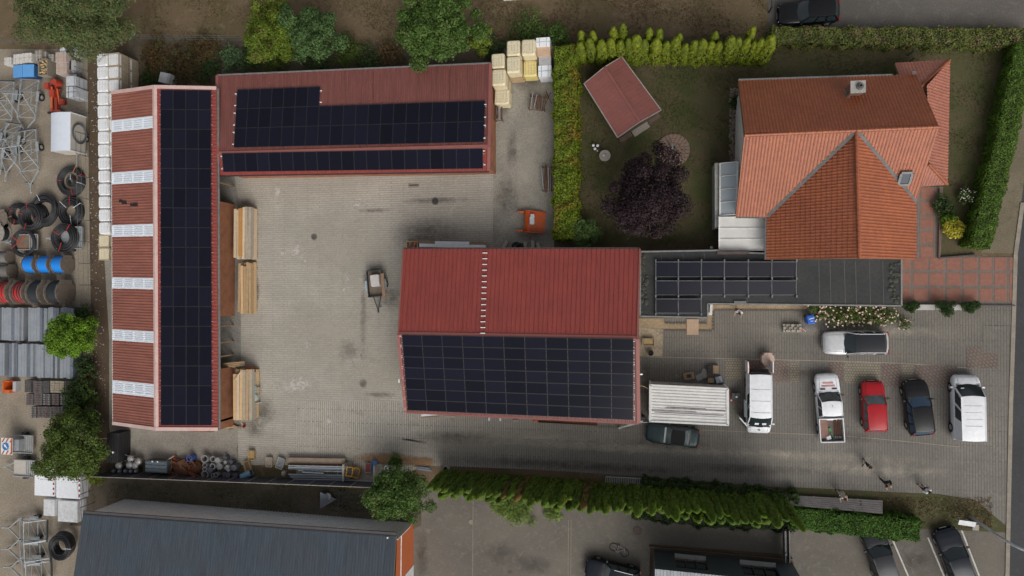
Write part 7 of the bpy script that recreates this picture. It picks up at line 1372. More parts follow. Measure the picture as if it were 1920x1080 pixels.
junk('vibrating_plate', 'small machine with red frame at the container end', 'machine', 1376, 741, [('engine', m_steel, [('box', (0, 0, .35), (.5, .5, .5)), ('cyl', (.25, .1, .3), (.25, .1, .7), .22, .2, 12)]), ('frame', m_redp, [('bar', (-.35, -.5, .3), (-.3, .4, .3), .06), ('bar', (-.3, -.55, .2), (.1, -.5, .2), .06)]), ('handle', m_blk, [('bar', (0, .3, .5), (.7, .45, .9), .05)]), ('cap', m_clip, [('ball', (.12, -.02, .68), .1, 8, 5), ('ball', (-.25, -.35, .4), .08, 8, 5)])])
junk('black_bucket', 'black bucket by the wall of the middle hall', 'bucket', 1220, 661, [('bucket', m_blk, [('lathe', (0, 0, 0), [(.16, 0), (.24, .42), (.2, .42), (.14, .05), (.005, .05)], 16)]), ('handle', m_steel, [('bar', (-.22, .0, .42), (.22, .0, .42), .02)])])
# brick pallet, blue bin, door mat
t = thing('brick_stack', 'stack of dark pavers on the drive near the blue bin', 'pavers', W(1484, 615)); 
for i in range(7):
    for j in range(3): mb = MB(); h = .3 + .1 * ((i + j) % 2); mb.box((-.6 + i * .2, -.22 + j * .22, h / 2), (.18, .2, h)); mb.build('paver', M('paver_grey', (.17, .15, .13), (.30, .27, .22), rough=.9, scale=6) if (i * j) % 3 else m_concb, t)
junk('broom', 'small red and white tool beside the stack of pavers', 'tool', 1503, 618, [('head', m_redp, [('box', (0, 0, .15), (.2, .2, .1))]), ('handle', m_clip, [('bar', (-.1, .2, .1), (.25, -.15, .3), .05)])])
t = thing('wheelie_bin', 'bright blue wheelie bin at the end of the rose bed', 'bin', W(1514.5, 599), R(6)); m_bb = M('bin_blue', (.012, .11, .52), rough=.4, amt=.1); mb = MB(); mb.box((0, 0, .5), (.46, .52, .95), tx=1.15, ty=1.15); mb.build('body', m_bb, t, bevel=.03); mb = MB(); mb.box((0, 0, 1.03), (.58, .68, .09), tx=.92, ty=.92); mb.build('lid', m_bb, t, bevel=.03); mb = MB(); mb.bar((-.26, .36, .95), (.26, .36, .95), .05); mb.build('handle', m_bb, t); mb = MB(); mb.box((.05, .1, 1.085), (.4, .05, .01), .2); mb.box((.0, -.1, 1.085), (.06, .06, .01)); mb.box((.12, -.1, 1.085), (.06, .06, .01)); mb.build('label', m_clip, t)
for s in (-1, 1): mb = MB(); mb.cyl((s * .22, .3, .1), (s * .27, .3, .1), .1, n=12); mb.build('wheel', m_rub, t)
# ---- garden furniture
t = thing('stone_circle', 'round patio of pinkish paving stones on the lawn', 'patio', W(1262, 282, .02)); rad = 0
for ring, (r0, r1, n_) in enumerate(((.08, .35, 6), (.37, .66, 12), (.68, .98, 18), (1.0, 1.36, 24))):
    for i in range(n_):
        a0, a1 = 2 * math.pi * (i + .06) / n_, 2 * math.pi * (i + .94) / n_; am = (a0 + a1) / 2; mb = MB(); mb.prism([(r0 * math.cos(a0), r0 * math.sin(a0)), (r1 * math.cos(a0), r1 * math.sin(a0)), (r1 * math.cos(am), r1 * math.sin(am)), (r1 * math.cos(a1), r1 * math.sin(a1)), (r0 * math.cos(a1), r0 * math.sin(a1))], 0, .035 + random.uniform(0, .012)); mb.build('stone', M('patio_stone', (.26, .175, .135), (.20, .135, .105), rough=.9, scale=2, amt=.3) if random.random() < .75 else M('patio_stone2', (.22, .16, .13)), t)
junk('fire_bowl', 'small bluish sundial in the middle of the stone circle', 'sundial', 1260, 279, [('bowl', M('verdigris', (.20, .28, .29), rough=.5), [('cyl', (0, 0, 0), (0, 0, .6), .1, .07, 10), ('box', (0, .0, .62), (.2, .3, .05))]), ('rod', M('verdigris', ()), [('bar', (0, -.2, .66), (0, .2, .8), .04)])], z=.03)
t = thing('garden_table', 'round pale stone table on the lawn near the white globes', 'table', W(1135, 295)); mb = MB(); mb.cyl((0, 0, .68), (0, 0, .76), .47, .47, 24); mb.build('table_top', M('pale_stone', ()), t); mb = MB(); mb.cyl((0, 0, 0), (0, 0, .68), .16, .12, 12); mb.build('leg', M('pale_stone', ()), t)
b = thing('stone_jug', 'little pale jug on the round garden table', 'jug', W(1132, 291, .76)); mb = MB(); mb.lathe((0, 0, 0), [(.06, 0), (.1, .1), (.06, .2), (.05, .2), (.02, .05)], 12); mb.build('jug', m_clip, b); mb = MB(); mb.bar((.05, 0, .15), (.16, .1, .1), .03); mb.build('handle', m_steel, b)
for i, (x, y, r_, lb) in enumerate(((1113, 274, .13, 'left one of the three'), (1121, 274.5, .13, 'right one of the three'), (1116, 280.5, .13, 'lowest of the three'), (1120.5, 284, .09, 'smaller greyish one beside them'))):
    t = thing('globe_lamp', 'white garden globe on the lawn, %s' % lb, 'globe', W(x, y), 0, 'garden globes'); mb = MB(); mb.ball((0, 0, .35), r_, 14, 9); mb.build('globe', m_clip if i < 3 else m_greyb, t, smooth=True); mb = MB(); mb.cyl((0, 0, 0), (0, 0, .25), .03); mb.build('stem', m_steel, t)
junk('snowman_post', 'small white figure post at the garage roof edge', 'post', 1332, 466, [('post', m_greyb, [('cyl', (0, 0, 0), (0, 0, .9), .08, .08, 10)]), ('globe', m_clip, [('ball', (0, 0, 1.0), .13, 10, 7)])])
sheet('hedge_path', [(1200, 458), (1345, 455), (1345, 470), (1200, 472)], .016, gm_soil)
# ---- street lamp, box sign
t = thing('street_lamp', 'grey street lamp with a curved arm over the road', 'street lamp', W(1818, 968)); mb = MB(); m_lp = M('lamp_grey', (.52, .53, .54), (.44, .45, .46), rough=.5); pts = [(0, 0, 0), (0, 0, 3), (0, 0, 5.6)] + [(1.7 * (1 - math.cos(a)), -.5 * (1 - math.cos(a)), 5.6 + 1.5 * math.sin(a)) for a in (.3, .6, .9, 1.2, 1.5)]; mb.tube(pts, [.12, .105, .095, .09, .085, .08, .075, .07], 10); mb.build('pole', m_lp, t, smooth=True); e = pts[-1]; mb = MB(); mb.box((e[0] + .3, e[1] - .1, e[2]), (.7, .24, .12), -.28); mb.build('lamp_head', m_lp, t, bevel=.03); mb = MB(); mb.box((e[0] + .32, e[1] - .1, e[2] - .07), (.5, .17, .03), -.28); mb.build('lamp_glass', m_clip, t)
junk('cabinet_sign', 'pale flat sign board on a post beside the street lamp', 'sign', 1800, 972, [('board', M('sign_grey', (.52, .53, .55), rough=.4), [('box', (0, 0, 1.15), (1.15, .42, .05), -.1, 0, 1, 1, .35)]), ('post', m_lp, [('bar', (-.4, 0, 0), (-.4, 0, 1.1), .06), ('bar', (.4, 0, 0), (.4, 0, 1.1), .06)])])
junk('junction_box', 'small pale junction box at the street lamp foot', 'box', 1822, 984, [('box', m_concb, [('box', (0, 0, .3), (.4, .4, .6))]), ('lid', m_concb, [('box', (0, 0, .62), (.44, .44, .04))])])
t = thing('gate_post', 'pair of grey metal posts at the dark office corner', 'gate', W(1474, 1020)); off_ = t.location
for x in (1470, 1478): MB().bar(W(x, 992, .9), W(x + 1, 1052, .9), .07, .9).build('panel', M('gate_grey', (.17, .17, .175), rough=.5), t, off_)
MB().bar(W(1474, 1040, 0), W(1474, 1040, 1.6), .14).build('post', m_galv, t, off_)
t = thing('fallen_bicycle', 'bicycle lying on the car park beside the dark car', 'bicycle', W(1161, 1031, .02), R(-25)); mb = MB()
for x in (-.5, .5): mb.tube([(x + .32 * math.cos(2 * math.pi * i / 20), .32 * math.sin(2 * math.pi * i / 20), .05) for i in range(20)], .022, 5, closed=True)
mb.build('wheels', m_rub, t); mb = MB(); mb.bar((-.5, 0, .06), (-.1, -.25, .08), .03); mb.bar((-.1, -.25, .08), (.35, .3, .08), .03); mb.bar((-.2, .3, .08), (.35, .3, .08), .03); mb.bar((-.2, .3, .08), (-.1, -.25, .08), .03); mb.bar((.35, .3, .08), (.5, 0, .06), .03); mb.bar((.3, .4, .1), (.4, .2, .1), .03); mb.build('frame', M('bike_white', (.30, .30, .31), rough=.4), t); mb = MB(); mb.box((-.22, .36, .09), (.22, .1, .06)); mb.build('saddle', m_blk, t)
junk('lane_gate', 'dark metal gate post at the start of the lane', 'gate', 1442, 12, [('post', m_blk, [('bar', (0, -.5, 0), (0, -.5, 1.2), .1), ('bar', (0, .6, 0), (0, .6, 1.2), .1)]), ('rail', m_blk, [('bar', (0, -.5, 1.1), (0, .6, 1.1), .08)])])
# ================================================================== VEHICLES
m_gl = glassmat('car_glass', (.020, .028, .032), .1); m_glb = glassmat('car_glass_blue', (.030, .060, .105), .1); m_glg = glassmat('car_glass_grey', (.085, .105, .11), .12)
m_hl = M('headlamp', (.62, .63, .64), rough=.25, amt=.1); m_tl = M('tail_lamp', (.30, .015, .012), rough=.3); m_trimb = M('black_trim2', (.012, .012, .013), rough=.5); m_seat = M('seat_cloth', (.03, .03, .033))
def loft(mb, rings, m=0, close=False):
    k = len(rings[0]); vs = [p for r_ in rings for p in r_]; fs = []
    for j in range(len(rings) - 1):
        for i in range(k - 1): fs.append((j * k + i, j * k + i + 1, (j + 1) * k + i + 1, (j + 1) * k + i))
    return mb.add(vs, fs, m)
def interp(tab, t):
    for (a, va), (b, vb) in zip(tab, tab[1:]):
        if t <= b: return va + (vb - va) * (t - a) / (b - a)
    return tab[-1][1]
WP = [(0, .70), (.012, .82), (.04, .92), (.10, .975), (.22, 1), (.7, 1), (.84, .985), (.92, .945), (.965, .87), (.99, .76), (1, .62)]
def car(name, label, cat, px, py, rz, L, Wd, H, body, top, gh, roof=None, glass=None, belt=.92, wr=.76, wb=.90, wp=None, roof_mat=None, pillars=(.5,), rails=False, mirror=True, wheels=.32, spec=None, bow=.16, gh_z0=None, hz=.9, group=None, blank=False):
    """front is +y. top: (t, height) along the body; gh: windscreen foot, windscreen head, rear head, rear foot as fractions from the rear"""
    t = thing(name, label, cat, under(px, py, hz), rz, group); hw = Wd / 2; mb = MB(); rings = []; wp = wp or WP; glass = glass or m_gl; N = 40
    for i in range(N + 1):
        f = i / N; f = .5 - .5 * math.cos(math.pi * f); y = -L / 2 + L * f; w = hw * interp(wp, f); zt = interp(top, f); zl = .2 + .08 * (f < .04 or f > .96)
        half = [(0, zl), (w * .82, zl), (w * .97, zl + .12), (w, zl + .34), (w * .985, zt * .80), (w * .95, zt * .93), (w * .86, zt * .985), (w * .5, zt + .012), (0, zt + .02)]
        rings.append([(x, y, z) for x, z in half] + [(-x, y, z) for x, z in half[-2::-1]])
    loft(mb, rings); k = len(rings[0]); mb.add(rings[0], [list(range(k))]); mb.add(rings[-1], [list(range(k))[::-1]]); bo = mb.build('body', body, t, smooth=True)
    yA, yB, yC, yD = [-L / 2 + L * g_ for g_ in gh]; zr = H; zb = gh_z0 or belt; nb = 8
    zA, zD = interp(top, gh[0]) + .0, interp(top, gh[3]) + .0
    def across(y, w, z, b_, crown=0.0): return [(w * (2 * i / nb - 1), y - b_ * (2 * i / nb - 1) ** 2, z - crown * (2 * i / nb - 1) ** 2) for i in range(nb + 1)]
    wA, wR, wD = hw * wb, hw * wr, hw * wb * .96
    mb = MB(); loft(mb, [across(yA, wA, zA, bow * 1.6, .02), across((yA + yB) / 2, (wA + wR) / 2, (zA + zr) / 2 + .03, bow, .03), across(yB, wR, zr - .02, bow * .6, .03)]); mb.build('windscreen', glass, t, smooth=True)
    mb = MB(); loft(mb, [across(yB - .01, wR, zr - .015, bow * .6, .035), across(yB - .12, wR, zr + .01, bow * .4, .045), across((yB + yC) / 2, wR * 1.01, zr + .03, 0, .05), across(yC + .1, wR * .99, zr + .005, -.03, .045), across(yC, wR * .98, zr - .015, -.05, .04)]); mb.build('roof', roof_mat or body, t, smooth=True)
    mb = MB(); loft(mb, [across(yC, wR * .97, zr - .02, -.05, .04), across((yC + yD) / 2, (wR + wD) / 2, (zr + zD) / 2 + .03, -.06, .03), across(yD, wD, zD, -.08, .02)]); mb.build('rear_window', glass, t, smooth=True)
    for s in (-1, 1):
        def side(u0, u1):        # strip of side glass between two fractions of the cabin length
            lo0, lo1 = yD + (yA - .16 - yD) * u0, yD + (yA - .16 - yD) * u1; hi0, hi1 = yC + (yB - .08 - yC) * u0, yC + (yB - .08 - yC) * u1
            return [(s * hw * .945, lo0, zb - .03), (s * hw * .945, lo1, zb - .03), (s * wR * 1.0, hi1, zr - .06), (s * wR * 1.0, hi0, zr - .06)]
        mb = MB(); q = side(0, 1); mb.poly(q); mb.build('pillar_panel', body, t)
        cuts_ = [0.03] + list(pillars) + [.97]
        for a, b_ in zip(cuts_, cuts_[1:]):
            if blank and a < .1: continue
            q = [Vector(p) for p in side(a + .018, b_ - .018)]; n_ = Vector((s, 0, .5)).normalized() * .012; c_ = sum(q, Vector()) / 4; mb = MB(); mb.poly([c_ + (p - c_) * .93 + n_ for p in q]); mb.build('side_window', glass, t)
        mb = MB(); mb.bar((s * wA, yA - bow * 1.6 + .02, zA), (s * wR, yB - bow * .6, zr - .01), .07, .05); mb.bar((s * wR, yB - bow * .6, zr - .02), (s * wR * .98, yC + .05, zr - .02), .05, .05); mb.bar((s * wR * .98, yC + .05, zr - .02), (s * wD, yD + .08, zD), .09, .05); mb.build('roof_pillar', body, t)
        if mirror: mb = MB(); mb.rrect((s * (hw + .11), yA - .30), (.2, .13), .05, .92, 1.08, top=.9); mb.build('mirror', m_trimb if mirror == 'b' else body, t)
        if rails: mb = MB(); mb.bar((s * wR * .96, yC + .2, zr + .035), (s * wR * .96, yB - .35, zr + .035), .04, .04); mb.build('roof_rail', m_alu if rails == 'a' else m_trimb, t)
        zf = interp(top, .965); mb = MB(); mb.add([(s * hw * .88, L / 2 - .42, zf * .97), (s * hw * .90, L / 2 - .20, zf * .88), (s * hw * .62, L / 2 - .03, zf * .84), (s * hw * .55, L / 2 - .16, zf * .985), (s * hw * .88, L / 2 - .36, zf * .72), (s * hw * .62, L / 2 + .005, zf * .7)], [(0, 1, 2, 3), (0, 4, 1), (1, 4, 5, 2)]); mb.build('headlight', m_hl, t)
        zf = interp(top, .03); mb = MB(); mb.box((s * hw * .74, -L / 2 + .05, zf * .82), (.32, .10, .16)); mb.build('taillight', m_tl, t)
        for f in (.185, .80):
            y = -L / 2 + L * f; mb = MB(); r_ = wheels; x = s * (hw - .10); mb.lathe((x, y, r_), [(r_ * .6, -.1), (r_ * .96, -.1), (r_, -.06), (r_, .06), (r_ * .96, .1), (r_ * .6, .1)], 20, axis='X', close=True); w_ = mb.build('wheel', m_rub, t, smooth=True); mb = MB(); mb.cyl((x - s * .02, y, r_), (x + s * .09, y, r_), r_ * .6, n=14); mb.build('rim', m_alu, w_)
            mb = MB(); mb.lathe((s * (hw - .012), y, r_ + .03), [(r_ * 1.0, 0), (r_ * 1.14, 0), (r_ * 1.14, s * .02), (r_ * 1.0, s * .02)], 18, axis='X', close=True); mb.build('wheel_arch', m_trimb, t)
    for s in (-1, 1):
        mb = MB(); f0 = gh[0] + .02
        for j in range(5): f1, f2 = f0 + (.95 - f0) * j / 5, f0 + (.95 - f0) * (j + 1) / 5; mb.bar((s * hw * .70 * interp(wp, f1), -L / 2 + L * f1, interp(top, f1) + .008), (s * hw * .70 * interp(wp, f2), -L / 2 + L * f2, interp(top, f2) + .008), .016, .012)
        mb.build('bonnet_crease', M('crease_' + body.name, tuple(x * .45 for x in body.node_tree.nodes['Mix'].inputs[6].default_value[:3])), t)
    mb = MB(); zf = interp(top, .98); mb.box((0, L / 2 - .03, zf * .66), (hw * 1.0, .07, .15)); mb.build('grille', m_trimb, t); mb = MB(); mb.box((0, L / 2 + .0, .38), (.52, .03, .11)); mb.build('number_plate', m_clip, t)
    mb = MB(); mb.bar((-wA * .9, yA - bow * .9 + .03, zA + .02), (wA * .9, yA - bow * .9 + .03, zA + .02), .1, .025); mb.build('wiper_cowl', m_trimb, t)
    for yy, ww in ((yA + .10 - bow * .2, wA * .93),):
        mb = MB(); mb.bar((-ww, yy - .06, interp(top, (yy + L / 2) / L) + .006), (ww, yy - .06, interp(top, (yy + L / 2) / L) + .006), .02, .012); mb.build('bonnet_seam', m_trimb, t)
    return t
SUVT = [(0, .80), (.03, .98), (.08, 1.03), (.60, 1.03), (.70, 1.05), (.80, 1.03), (.92, .94), (.97, .82), (1, .62)]
SEDT = [(0, .68), (.03, .86), (.06, .90), (.22, .94), (.62, .92), (.72, .92), (.86, .84), (.95, .74), (.98, .64), (1, .5)]
HATT = [(0, .72), (.03, .92), (.07, .96), (.3, .96), (.62, .95), (.74, .95), (.86, .88), (.95, .78), (.98, .66), (1, .5)]
VANT = [(0, .95), (.02, 1.10), (.5, 1.12), (.80, 1.12), (.90, 1.06), (.96, .92), (.985, .74), (1, .55)]
VANW = [(0, .90), (.01, .95), (.03, .985), (.3, 1), (.82, 1), (.91, .96), (.96, .90), (.985, .80), (1, .64)]
c_white = paint('white_car_paint', (.74, .75, .77)); c_red = paint('red_car_paint', (.36, .008, .014)); c_blk = paint('black_car_paint', (.005, .005, .006)); c_gry = paint('anthracite_car_paint', (.020, .021, .025), .2); c_grn = paint('dark_green_car_paint', (.028, .046, .048), .3); c_blu = paint('midnight_car_paint', (.010, .013, .020), .2); c_sil = paint('silver_car_paint', (.56, .56, .57), .2)
car('parked_suv', 'white estate SUV with black roof parked alone below the roses', 'car', 1605, 643, R(91), 4.72, 1.88, 1.62, c_sil, SUVT, (.70, .56, .10, .03), roof_mat=glassmat('panorama_roof', (.016, .017, .020), .15), rails='a', belt=1.0, wr=.78, pillars=(.33, .63), glass=m_gl, mirror='b')
van = car('open_van', 'white van with its doors open beside the site container', 'van', 1424, 757, R(180), 4.9, 1.92, 1.95, c_white, VANT, (.89, .715, .012, .004), roof_mat=c_white, belt=1.12, wr=.86, wb=.93, wp=VANW, pillars=(.40, .70), wheels=.33, hz=1.2, blank=True)
for s, y0, y1, x in ((1, .35, 1.45, 1.28),):
    mb = MB(); mb.box((x - .15, .35, 1.45), (.06, 1.25, .9)); mb.build('sliding_door', c_white, van); mb = MB(); mb.box((x - .10, .35, 1.92), (.22, 1.2, .04), ry=-.5); mb.build('door_window', m_glg, van)
mb = MB(); mb.bar((.98, 1.75, 1.0), (1.55, 1.10, 1.0), .08, 1.1); mb.build('front_door', c_white, van)
mb = MB(); mb.box((.93, -2.9, 1.1), (.07, .9, 1.5)); mb.build('rear_door', c_white, van); mb = MB(); mb.box((-.93, -2.95, 1.1), (.07, .85, 1.5)); mb.build('rear_door', c_white, van)
mb = MB(); mb.box((.86, -2.85, 1.2), (.06, .6, 1.0)); mb.build('door_panel', m_orange, van); mb = MB(); mb.box((0, -2.46, 1.2), (1.5, .06, 1.2)); mb.box((0, -2.55, .8), (1.5, .3, .4)); mb.build('load_space', m_dark, van)
for y in (.6, -.3, -1.2): mb = MB(); mb.box((0, y, 1.985), (1.45, .025, .012)); mb.build('roof_seam', M('seam_grey', (.60, .61, .63)), van)
for x in (-.3, .25): mb = MB(); mb.box((x, 1.55, 1.46), (.3, .22, .02), rx=-.72); mb.build('dashboard_paper', m_clip, van)
mb = MB(); mb.cyl((0, 2.12, 1.06), (0, 2.14, 1.075), .09, n=14); mb.build('emblem', m_alu, van)
v2 = car('delivery_van', 'white panel van, rightmost of the parked row', 'van', 1817, 766, R(1), 4.95, 1.94, 1.95, c_white, VANT, (.875, .715, .03, .01), belt=1.12, wr=.84, wb=.93, wp=VANW, pillars=(.40, .68), wheels=.35, hz=1.2, blank=True)
for y in (.3, -.2, -.7, -1.2): mb = MB(); mb.box((0, y, 1.985), (1.1, .03, .012)); mb.build('roof_rib', M('seam_pale', (.68, .69, .71)), v2)
mb = MB(); mb.box((-.5, 1.55, 1.42), (.22, .12, .01), rx=.9); mb.build('dashboard_paper', m_clip, v2)
car('hatchback', 'small red hatchback in the parked row', 'car', 1640, 763, R(3), 3.95, 1.70, 1.50, c_red, HATT, (.74, .58, .08, .02), pillars=(.34, .66), glass=m_glg, wr=.78, mirror='b')
car('crossover', 'black compact SUV between the red hatchback and white van', 'car', 1723, 765, R(7), 4.25, 1.80, 1.58, c_blk, SUVT, (.72, .56, .10, .02), pillars=(.33, .64), glass=m_glb, wr=.76, belt=1.0, mirror='b')
cab = car('convertible', 'dark green convertible with black soft top below the site container', 'car', 1261, 817, R(84), 4.25, 1.66, 1.36, c_grn, SEDT, (.655, .535, .27, .15), pillars=(.6,), glass=m_glg, roof_mat=M('soft_top', (.012, .012, .013), rough=.95), wr=.78, mirror='b'); mb = MB(); mb.box((0, -1.15, 1.17), (.95, .28, .02), rx=-.5); mb.build('rear_pane', M('clear_plastic', (.36, .37, .34), rough=.3), cab)
mb = MB(); mb.bar((-.62, .60, 1.02), (.62, .60, 1.02), .14, .04); mb.build('windscreen_sill', M('pale_sill', (.42, .44, .43), rough=.4), cab)
car('estate_car', 'glossy black estate car on the lane at the top edge', 'car', 1517, 21, R(90), 4.6, 1.85, 1.5, c_blk, HATT, (.70, .54, .10, .02), pillars=(.33, .63), glass=m_gl, rails='b', wr=.76)
car('hatchback', 'dark hatchback half under the car park hedge', 'car', 1652, 1043, R(17), 4.3, 1.8, 1.5, c_gry, HATT, (.72, .56, .10, .02), pillars=(.34, .66), glass=m_gl, wr=.77, mirror='b')
car('hatchback', 'dark blue-grey car in the bay nearest the road', 'car', 1793, 1046, R(19), 4.4, 1.82, 1.48, c_blu, SEDT, (.70, .54, .18, .06), pillars=(.36, .68), glass=m_gl, wr=.76, mirror='b')
car('estate_car', 'dark estate car cut by the lower frame edge', 'car', 1148, 1078, R(80), 4.5, 1.82, 1.5, c_blu, HATT, (.70, .56, .10, .02), pillars=(.33, .64), rails='a', glass=m_glg, wr=.76, mirror='b')
# pickup with an open load bed
PKT = [(0, .62), (.005, .70), (.34, .70), (.345, 1.0), (.40, 1.02), (.72, 1.04), (.80, 1.02), (.93, .95), (.98, .80), (1, .58)]
PKW = [(0, .94), (.005, .98), (.3, .99), (.5, 1), (.8, 1), (.9, .97), (.95, .91), (.985, .80), (1, .64)]
pk = car('pickup_truck', 'white double-cab pickup with tools in its open bed', 'pickup', 1556, 765, R(4), 5.3, 1.82, 1.75, c_white, PKT, (.745, .625, .40, .365), pillars=(.48,), glass=m_gl, wr=.80, wp=PKW, belt=1.05, wheels=.37, hz=1.0, mirror='b')
yb0, yb1 = -2.64, -.80
for s in (-1, 1): mb = MB(); mb.box((s * .87, (yb0 + yb1) / 2, .90), (.06, yb1 - yb0, .46)); mb.build('bed_side', c_white, pk)
mb = MB(); mb.box((0, yb0, .90), (1.78, .06, .46)); mb.build('tailgate', c_white, pk); mb = MB(); mb.box((0, yb1, .98), (1.78, .06, .6)); mb.build('bed_head', m_alu, pk); mb = MB(); mb.box((0, (yb0 + yb1) / 2, .725), (1.7, yb1 - yb0, .02)); mb.build('bed_floor', M('bed_liner', (.15, .11, .095), rough=.9), pk)
for y, w_ in ((1.95, .75), (1.72, .95)): mb = MB(); mb.box((0, y, 1.055 if y < 1.8 else 1.03), (w_, .1, .012)); mb.build('bonnet_lettering', M('red_lettering', (.62, .25, .22)), pk)
for x in (-.42, .42): mb = MB(); mb.box((x, 1.50, 1.07), (.36, .11, .012)); mb.build('bonnet_vent', m_trimb, pk)
mb = MB(); mb.cyl((0, .35, 1.78), (0, .20, 1.95), .012, n=6); mb.build('aerial', m_trimb, pk)
def on_bed(x, y, z): return pk.matrix_basis @ Vector((x, y, z))
pk_m = Matrix.Translation(pk.location) @ Matrix.Rotation(R(4), 4, 'Z')
t = thing('plywood_sheet', 'reddish board lying in the pickup bed', 'board', pk_m @ Vector((-.5, -1.6, .74)), R(6)); mb = MB(); mb.box((0, 0, .06), (.55, 1.55, .1)); mb.build('sheet', M('reddish_ply', (.27, .155, .12), rough=.85), t); mb = MB(); mb.box((0, 0, .005), (.5, 1.4, .01)); mb.build('batten', m_pal, t)
for i, (x, a) in enumerate(((.3, -2), (.42, 1), (.55, -1), (.66, 2))): t = thing('rusty_tool', 'long rusty tool handle in the pickup bed, %s from the reddish board' % nth(i + 1), 'tool', pk_m @ Vector((x, -1.55, .76)), R(4 + a), 'tools in the pickup bed'); mb = MB(); mb.cyl((0, -.75, .04), (0, .75, .06), .035, n=7); mb.build('shaft', m_rusty, t); mb = MB(); mb.box((0, -.78, .05), (.14, .2, .06)); mb.build('blade', m_steel, t)
t = thing('green_spade', 'green spade lying slantwise in the pickup bed', 'spade', pk_m @ Vector((.08, -2.2, .78)), R(22)); mb = MB(); mb.cyl((0, -.4, .03), (0, .4, .05), .03, n=7); mb.build('shaft', M('spade_green', (.06, .24, .07)), t); mb = MB(); mb.box((0, .5, .05), (.2, .28, .03)); mb.build('blade', M('spade_green', ()), t)
t = thing('paper_sack', 'white crumpled sack at the tail of the pickup bed', 'sack', pk_m @ Vector((-.22, -2.35, .745)), R(20)); mb = MB(); mb.rrect((0, 0), (.42, .38), .08, 0, .16, top=.7); mb.build('sack', m_film, t); mb = MB(); mb.rrect((.1, .1), (.15, .2), .04, .12, .22, top=.6); mb.build('fold', m_film, t)

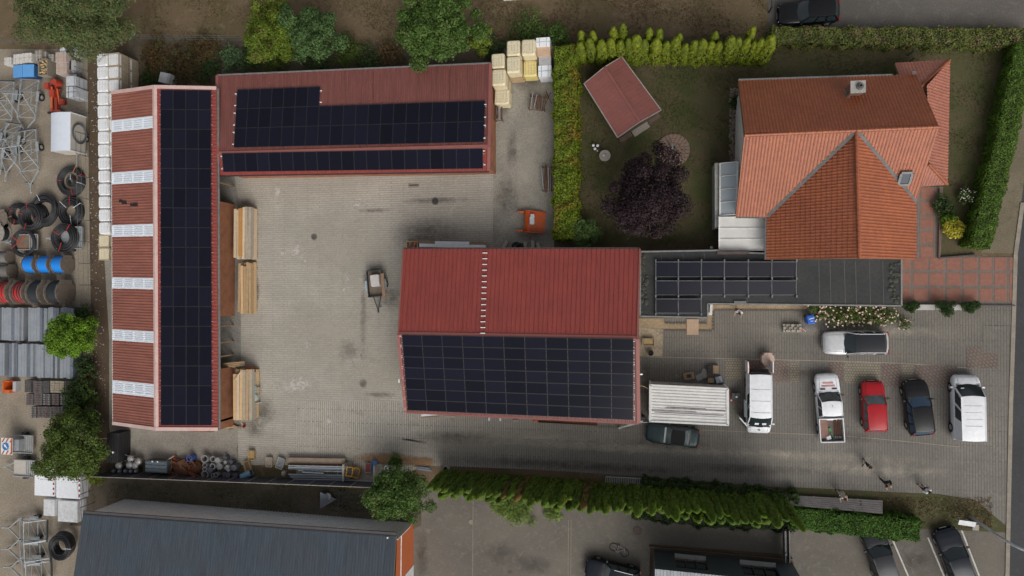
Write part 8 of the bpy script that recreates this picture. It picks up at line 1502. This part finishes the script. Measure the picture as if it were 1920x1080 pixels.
# ================================================================== PEOPLE
m_skin = M('skin', (.45, .27, .19), rough=.6, amt=.08); m_hair_d = M('dark_hair', (.018, .013, .010), rough=.7); m_hair_b = M('blond_hair', (.40, .29, .15), rough=.7)
def skin(name, V_, E_, rad, mat, parent, sub=1, root=0):
    me = bpy.data.meshes.new(name); me.from_pydata([tuple(v) for v in V_], E_, []); me.materials.append(mat); o = bpy.data.objects.new(name, me); col.objects.link(o); o.parent = parent
    o.modifiers.new('skin', 'SKIN')
    for i, r_ in enumerate(rad):
        sv_ = me.skin_vertices[0].data[i]; sv_.radius = (r_, r_) if not isinstance(r_, tuple) else r_; sv_.use_root = (i == root)
    s_ = o.modifiers.new('sub', 'SUBSURF'); s_.levels = s_.render_levels = sub; return o
def person(label, px, py, rz, shirt, trousers, hair, stride=.16, arms=(.1, -.1), bend=0.0, carry=None, elbows=(.12, .12)):
    t = thing('person', label, 'person', W(px, py, .03), rz, 'people on the drive')
    def B(x, y, z): return Vector((x, y + bend * max(0, z - .95), z - .25 * bend * bend * max(0, z - .95)))
    hipL, hipR = B(-.10, 0, .92), B(.10, 0, .92); pel, wai, che, nk, hd0, hd1 = B(0, 0, .96), B(0, 0, 1.12), B(0, .0, 1.34), B(0, .01, 1.50), B(0, .02, 1.60), B(0, .03, 1.70)
    Vb = [pel, wai, che, nk, hd0, hd1, B(0, .03, 1.76)]; Eb = [(0, 1), (1, 2), (2, 3), (3, 4), (4, 5), (5, 6)]; rb = [.135, .125, (.165, .12), .055, .085, .105, .06]
    Vs, Es, rs = [pel, wai, che, B(0, .01, 1.46)], [(0, 1), (1, 2), (2, 3)], [.15, .145, (.185, .135), .075]; Vt, Et, rt_ = [B(0, 0, 1.0)], [], [.15]
    hands = []
    for s, a, el in ((-1, arms[0], elbows[0]), (1, arms[1], elbows[1])):
        sh, eb_, wr_, hn = B(s * .19, 0, 1.42), B(s * (.25 + .02), -.03 + a, 1.16), B(s * .25, el + a * 1.6, .98), B(s * .25, el + .06 + a * 1.8, .92)
        k = len(Vb); Vb += [sh, eb_, wr_, hn]; Eb += [(2, k), (k, k + 1), (k + 1, k + 2), (k + 2, k + 3)]; rb += [.06, .045, .032, .042]; hands.append(hn)
        k = len(Vs); Vs += [sh, eb_]; Es += [(2, k), (k, k + 1)]; rs += [.082, .066]
        # five fingers
    for s, d_ in ((-1, stride), (1, -stride)):
        kn, an, to = B(s * .105, d_ * .6, .50), B(s * .10, d_, .09), B(s * .11, d_ + .16, .035); hp = hipL if s < 0 else hipR
        k = len(Vb); Vb += [hp, kn, an, to]; Eb += [(0, k), (k, k + 1), (k + 1, k + 2), (k + 2, k + 3)]; rb += [.085, .055, .04, .035]
        k = len(Vt); Vt += [hp, kn, B(s * .10, d_, .16)]; Et += [(0, k), (k, k + 1), (k + 1, k + 2)]; rt_ += [.105, .075, .06]
        mb = MB(); mb.rrect((s * .11, d_ + .07), (.095, .27), .045, 0, .09, top=.85); mb.build('shoe', m_blk, t)
    bo = skin('body', Vb, Eb, rb, m_skin, t, 2); skin('shirt', Vs, Es, rs, shirt, t, 2); skin('trousers', Vt, Et, rt_, trousers, t, 2)
    h = hd1; mb = MB(); mb.ball((h.x, h.y - .02, h.z + .02), (.098, .115, .11), 14, 9); mb.build('hair', hair, t, smooth=True)
    mb = MB(); mb.ball((h.x, h.y + .105, h.z - .035), (.016, .022, .02), 8, 5); mb.build('nose', m_skin, t); mb = MB(); mb.box((h.x, h.y + .098, h.z - .085), (.045, .012, .01)); mb.build('mouth', M('lips', (.30, .12, .10)), t)
    for s in (-1, 1):
        mb = MB(); mb.ball((h.x + s * .035, h.y + .095, h.z - .005), .012, 6, 4); mb.build('eye', m_trimb, t); mb = MB(); mb.ball((h.x + s * .1, h.y + .0, h.z - .03), (.014, .025, .03), 6, 5); mb.build('ear', m_skin, t)
    for hn, s in zip(hands, (-1, 1)):
        for k, (dx, ln) in enumerate(((-.03, .07), (-.01, .085), (.01, .08), (.03, .062))): mb = MB(); mb.tube([hn + Vector((dx, .02, -.02)), hn + Vector((dx, .035, -.02 - ln * .55)), hn + Vector((dx, .02, -.02 - ln))], [.010, .009, .007], 5); mb.build('finger', m_skin, t)
        mb = MB(); mb.tube([hn + Vector((-s * .03, .02, 0)), hn + Vector((-s * .05, .05, -.03)), hn + Vector((-s * .045, .065, -.06))], [.012, .010, .008], 5); mb.build('thumb', m_skin, t)
    return t
m_wsh = M('white_shirt', (.68, .68, .69), amt=.1); m_bsh = M('black_cloth', (.013, .013, .015), rough=.9); m_psh = M('pale_green_shirt', (.42, .45, .42), rough=.8); m_jean = M('dark_jeans', (.03, .035, .05), rough=.9); m_bei = M('beige_trousers', (.36, .30, .24), rough=.9); m_lt = M('light_trousers', (.45, .42, .39), rough=.9); m_or = M('orange_collar', (.40, .12, .05))
person('person in black top and light trousers walking near the drive edge, farthest from the road', 1619, 866, R(150), m_bsh, m_lt, m_hair_d, .22, (.15, -.12)); person('person all in black striding towards the grass island', 1655, 900, R(215), m_bsh, m_bsh, m_hair_b, .26, (-.15, .15)); person('person in white shirt and dark trousers by the kerb of the grass island', 1727, 912, R(40), m_wsh, m_jean, m_hair_d, .12, (.2, .1), elbows=(.25, .25))
person('person in pale shirt leaning on the grey plank wall', 1571, 919, R(200), m_psh, m_bei, m_hair_d, .08, (.2, .2), .35, elbows=(.25, .25)); person('person in white shirt standing by the garage wall', 1382, 582, R(170), m_wsh, m_jean, m_hair_d, .10, (.1, .1), .25, elbows=(.25, .2))
t = thing('shoulder_bag', 'dark bag carried beside the person in the white shirt', 'bag', W(1736, 920, .75)); mb = MB(); mb.rrect((0, 0), (.34, .2), .07, 0, .34, top=.85); mb.build('bag', m_bsh, t); mb = MB(); mb.tube([(-.12, 0, .33), (-.06, 0, .5), (.06, 0, .5), (.12, 0, .33)], .015, 5); mb.build('strap', m_bsh, t)
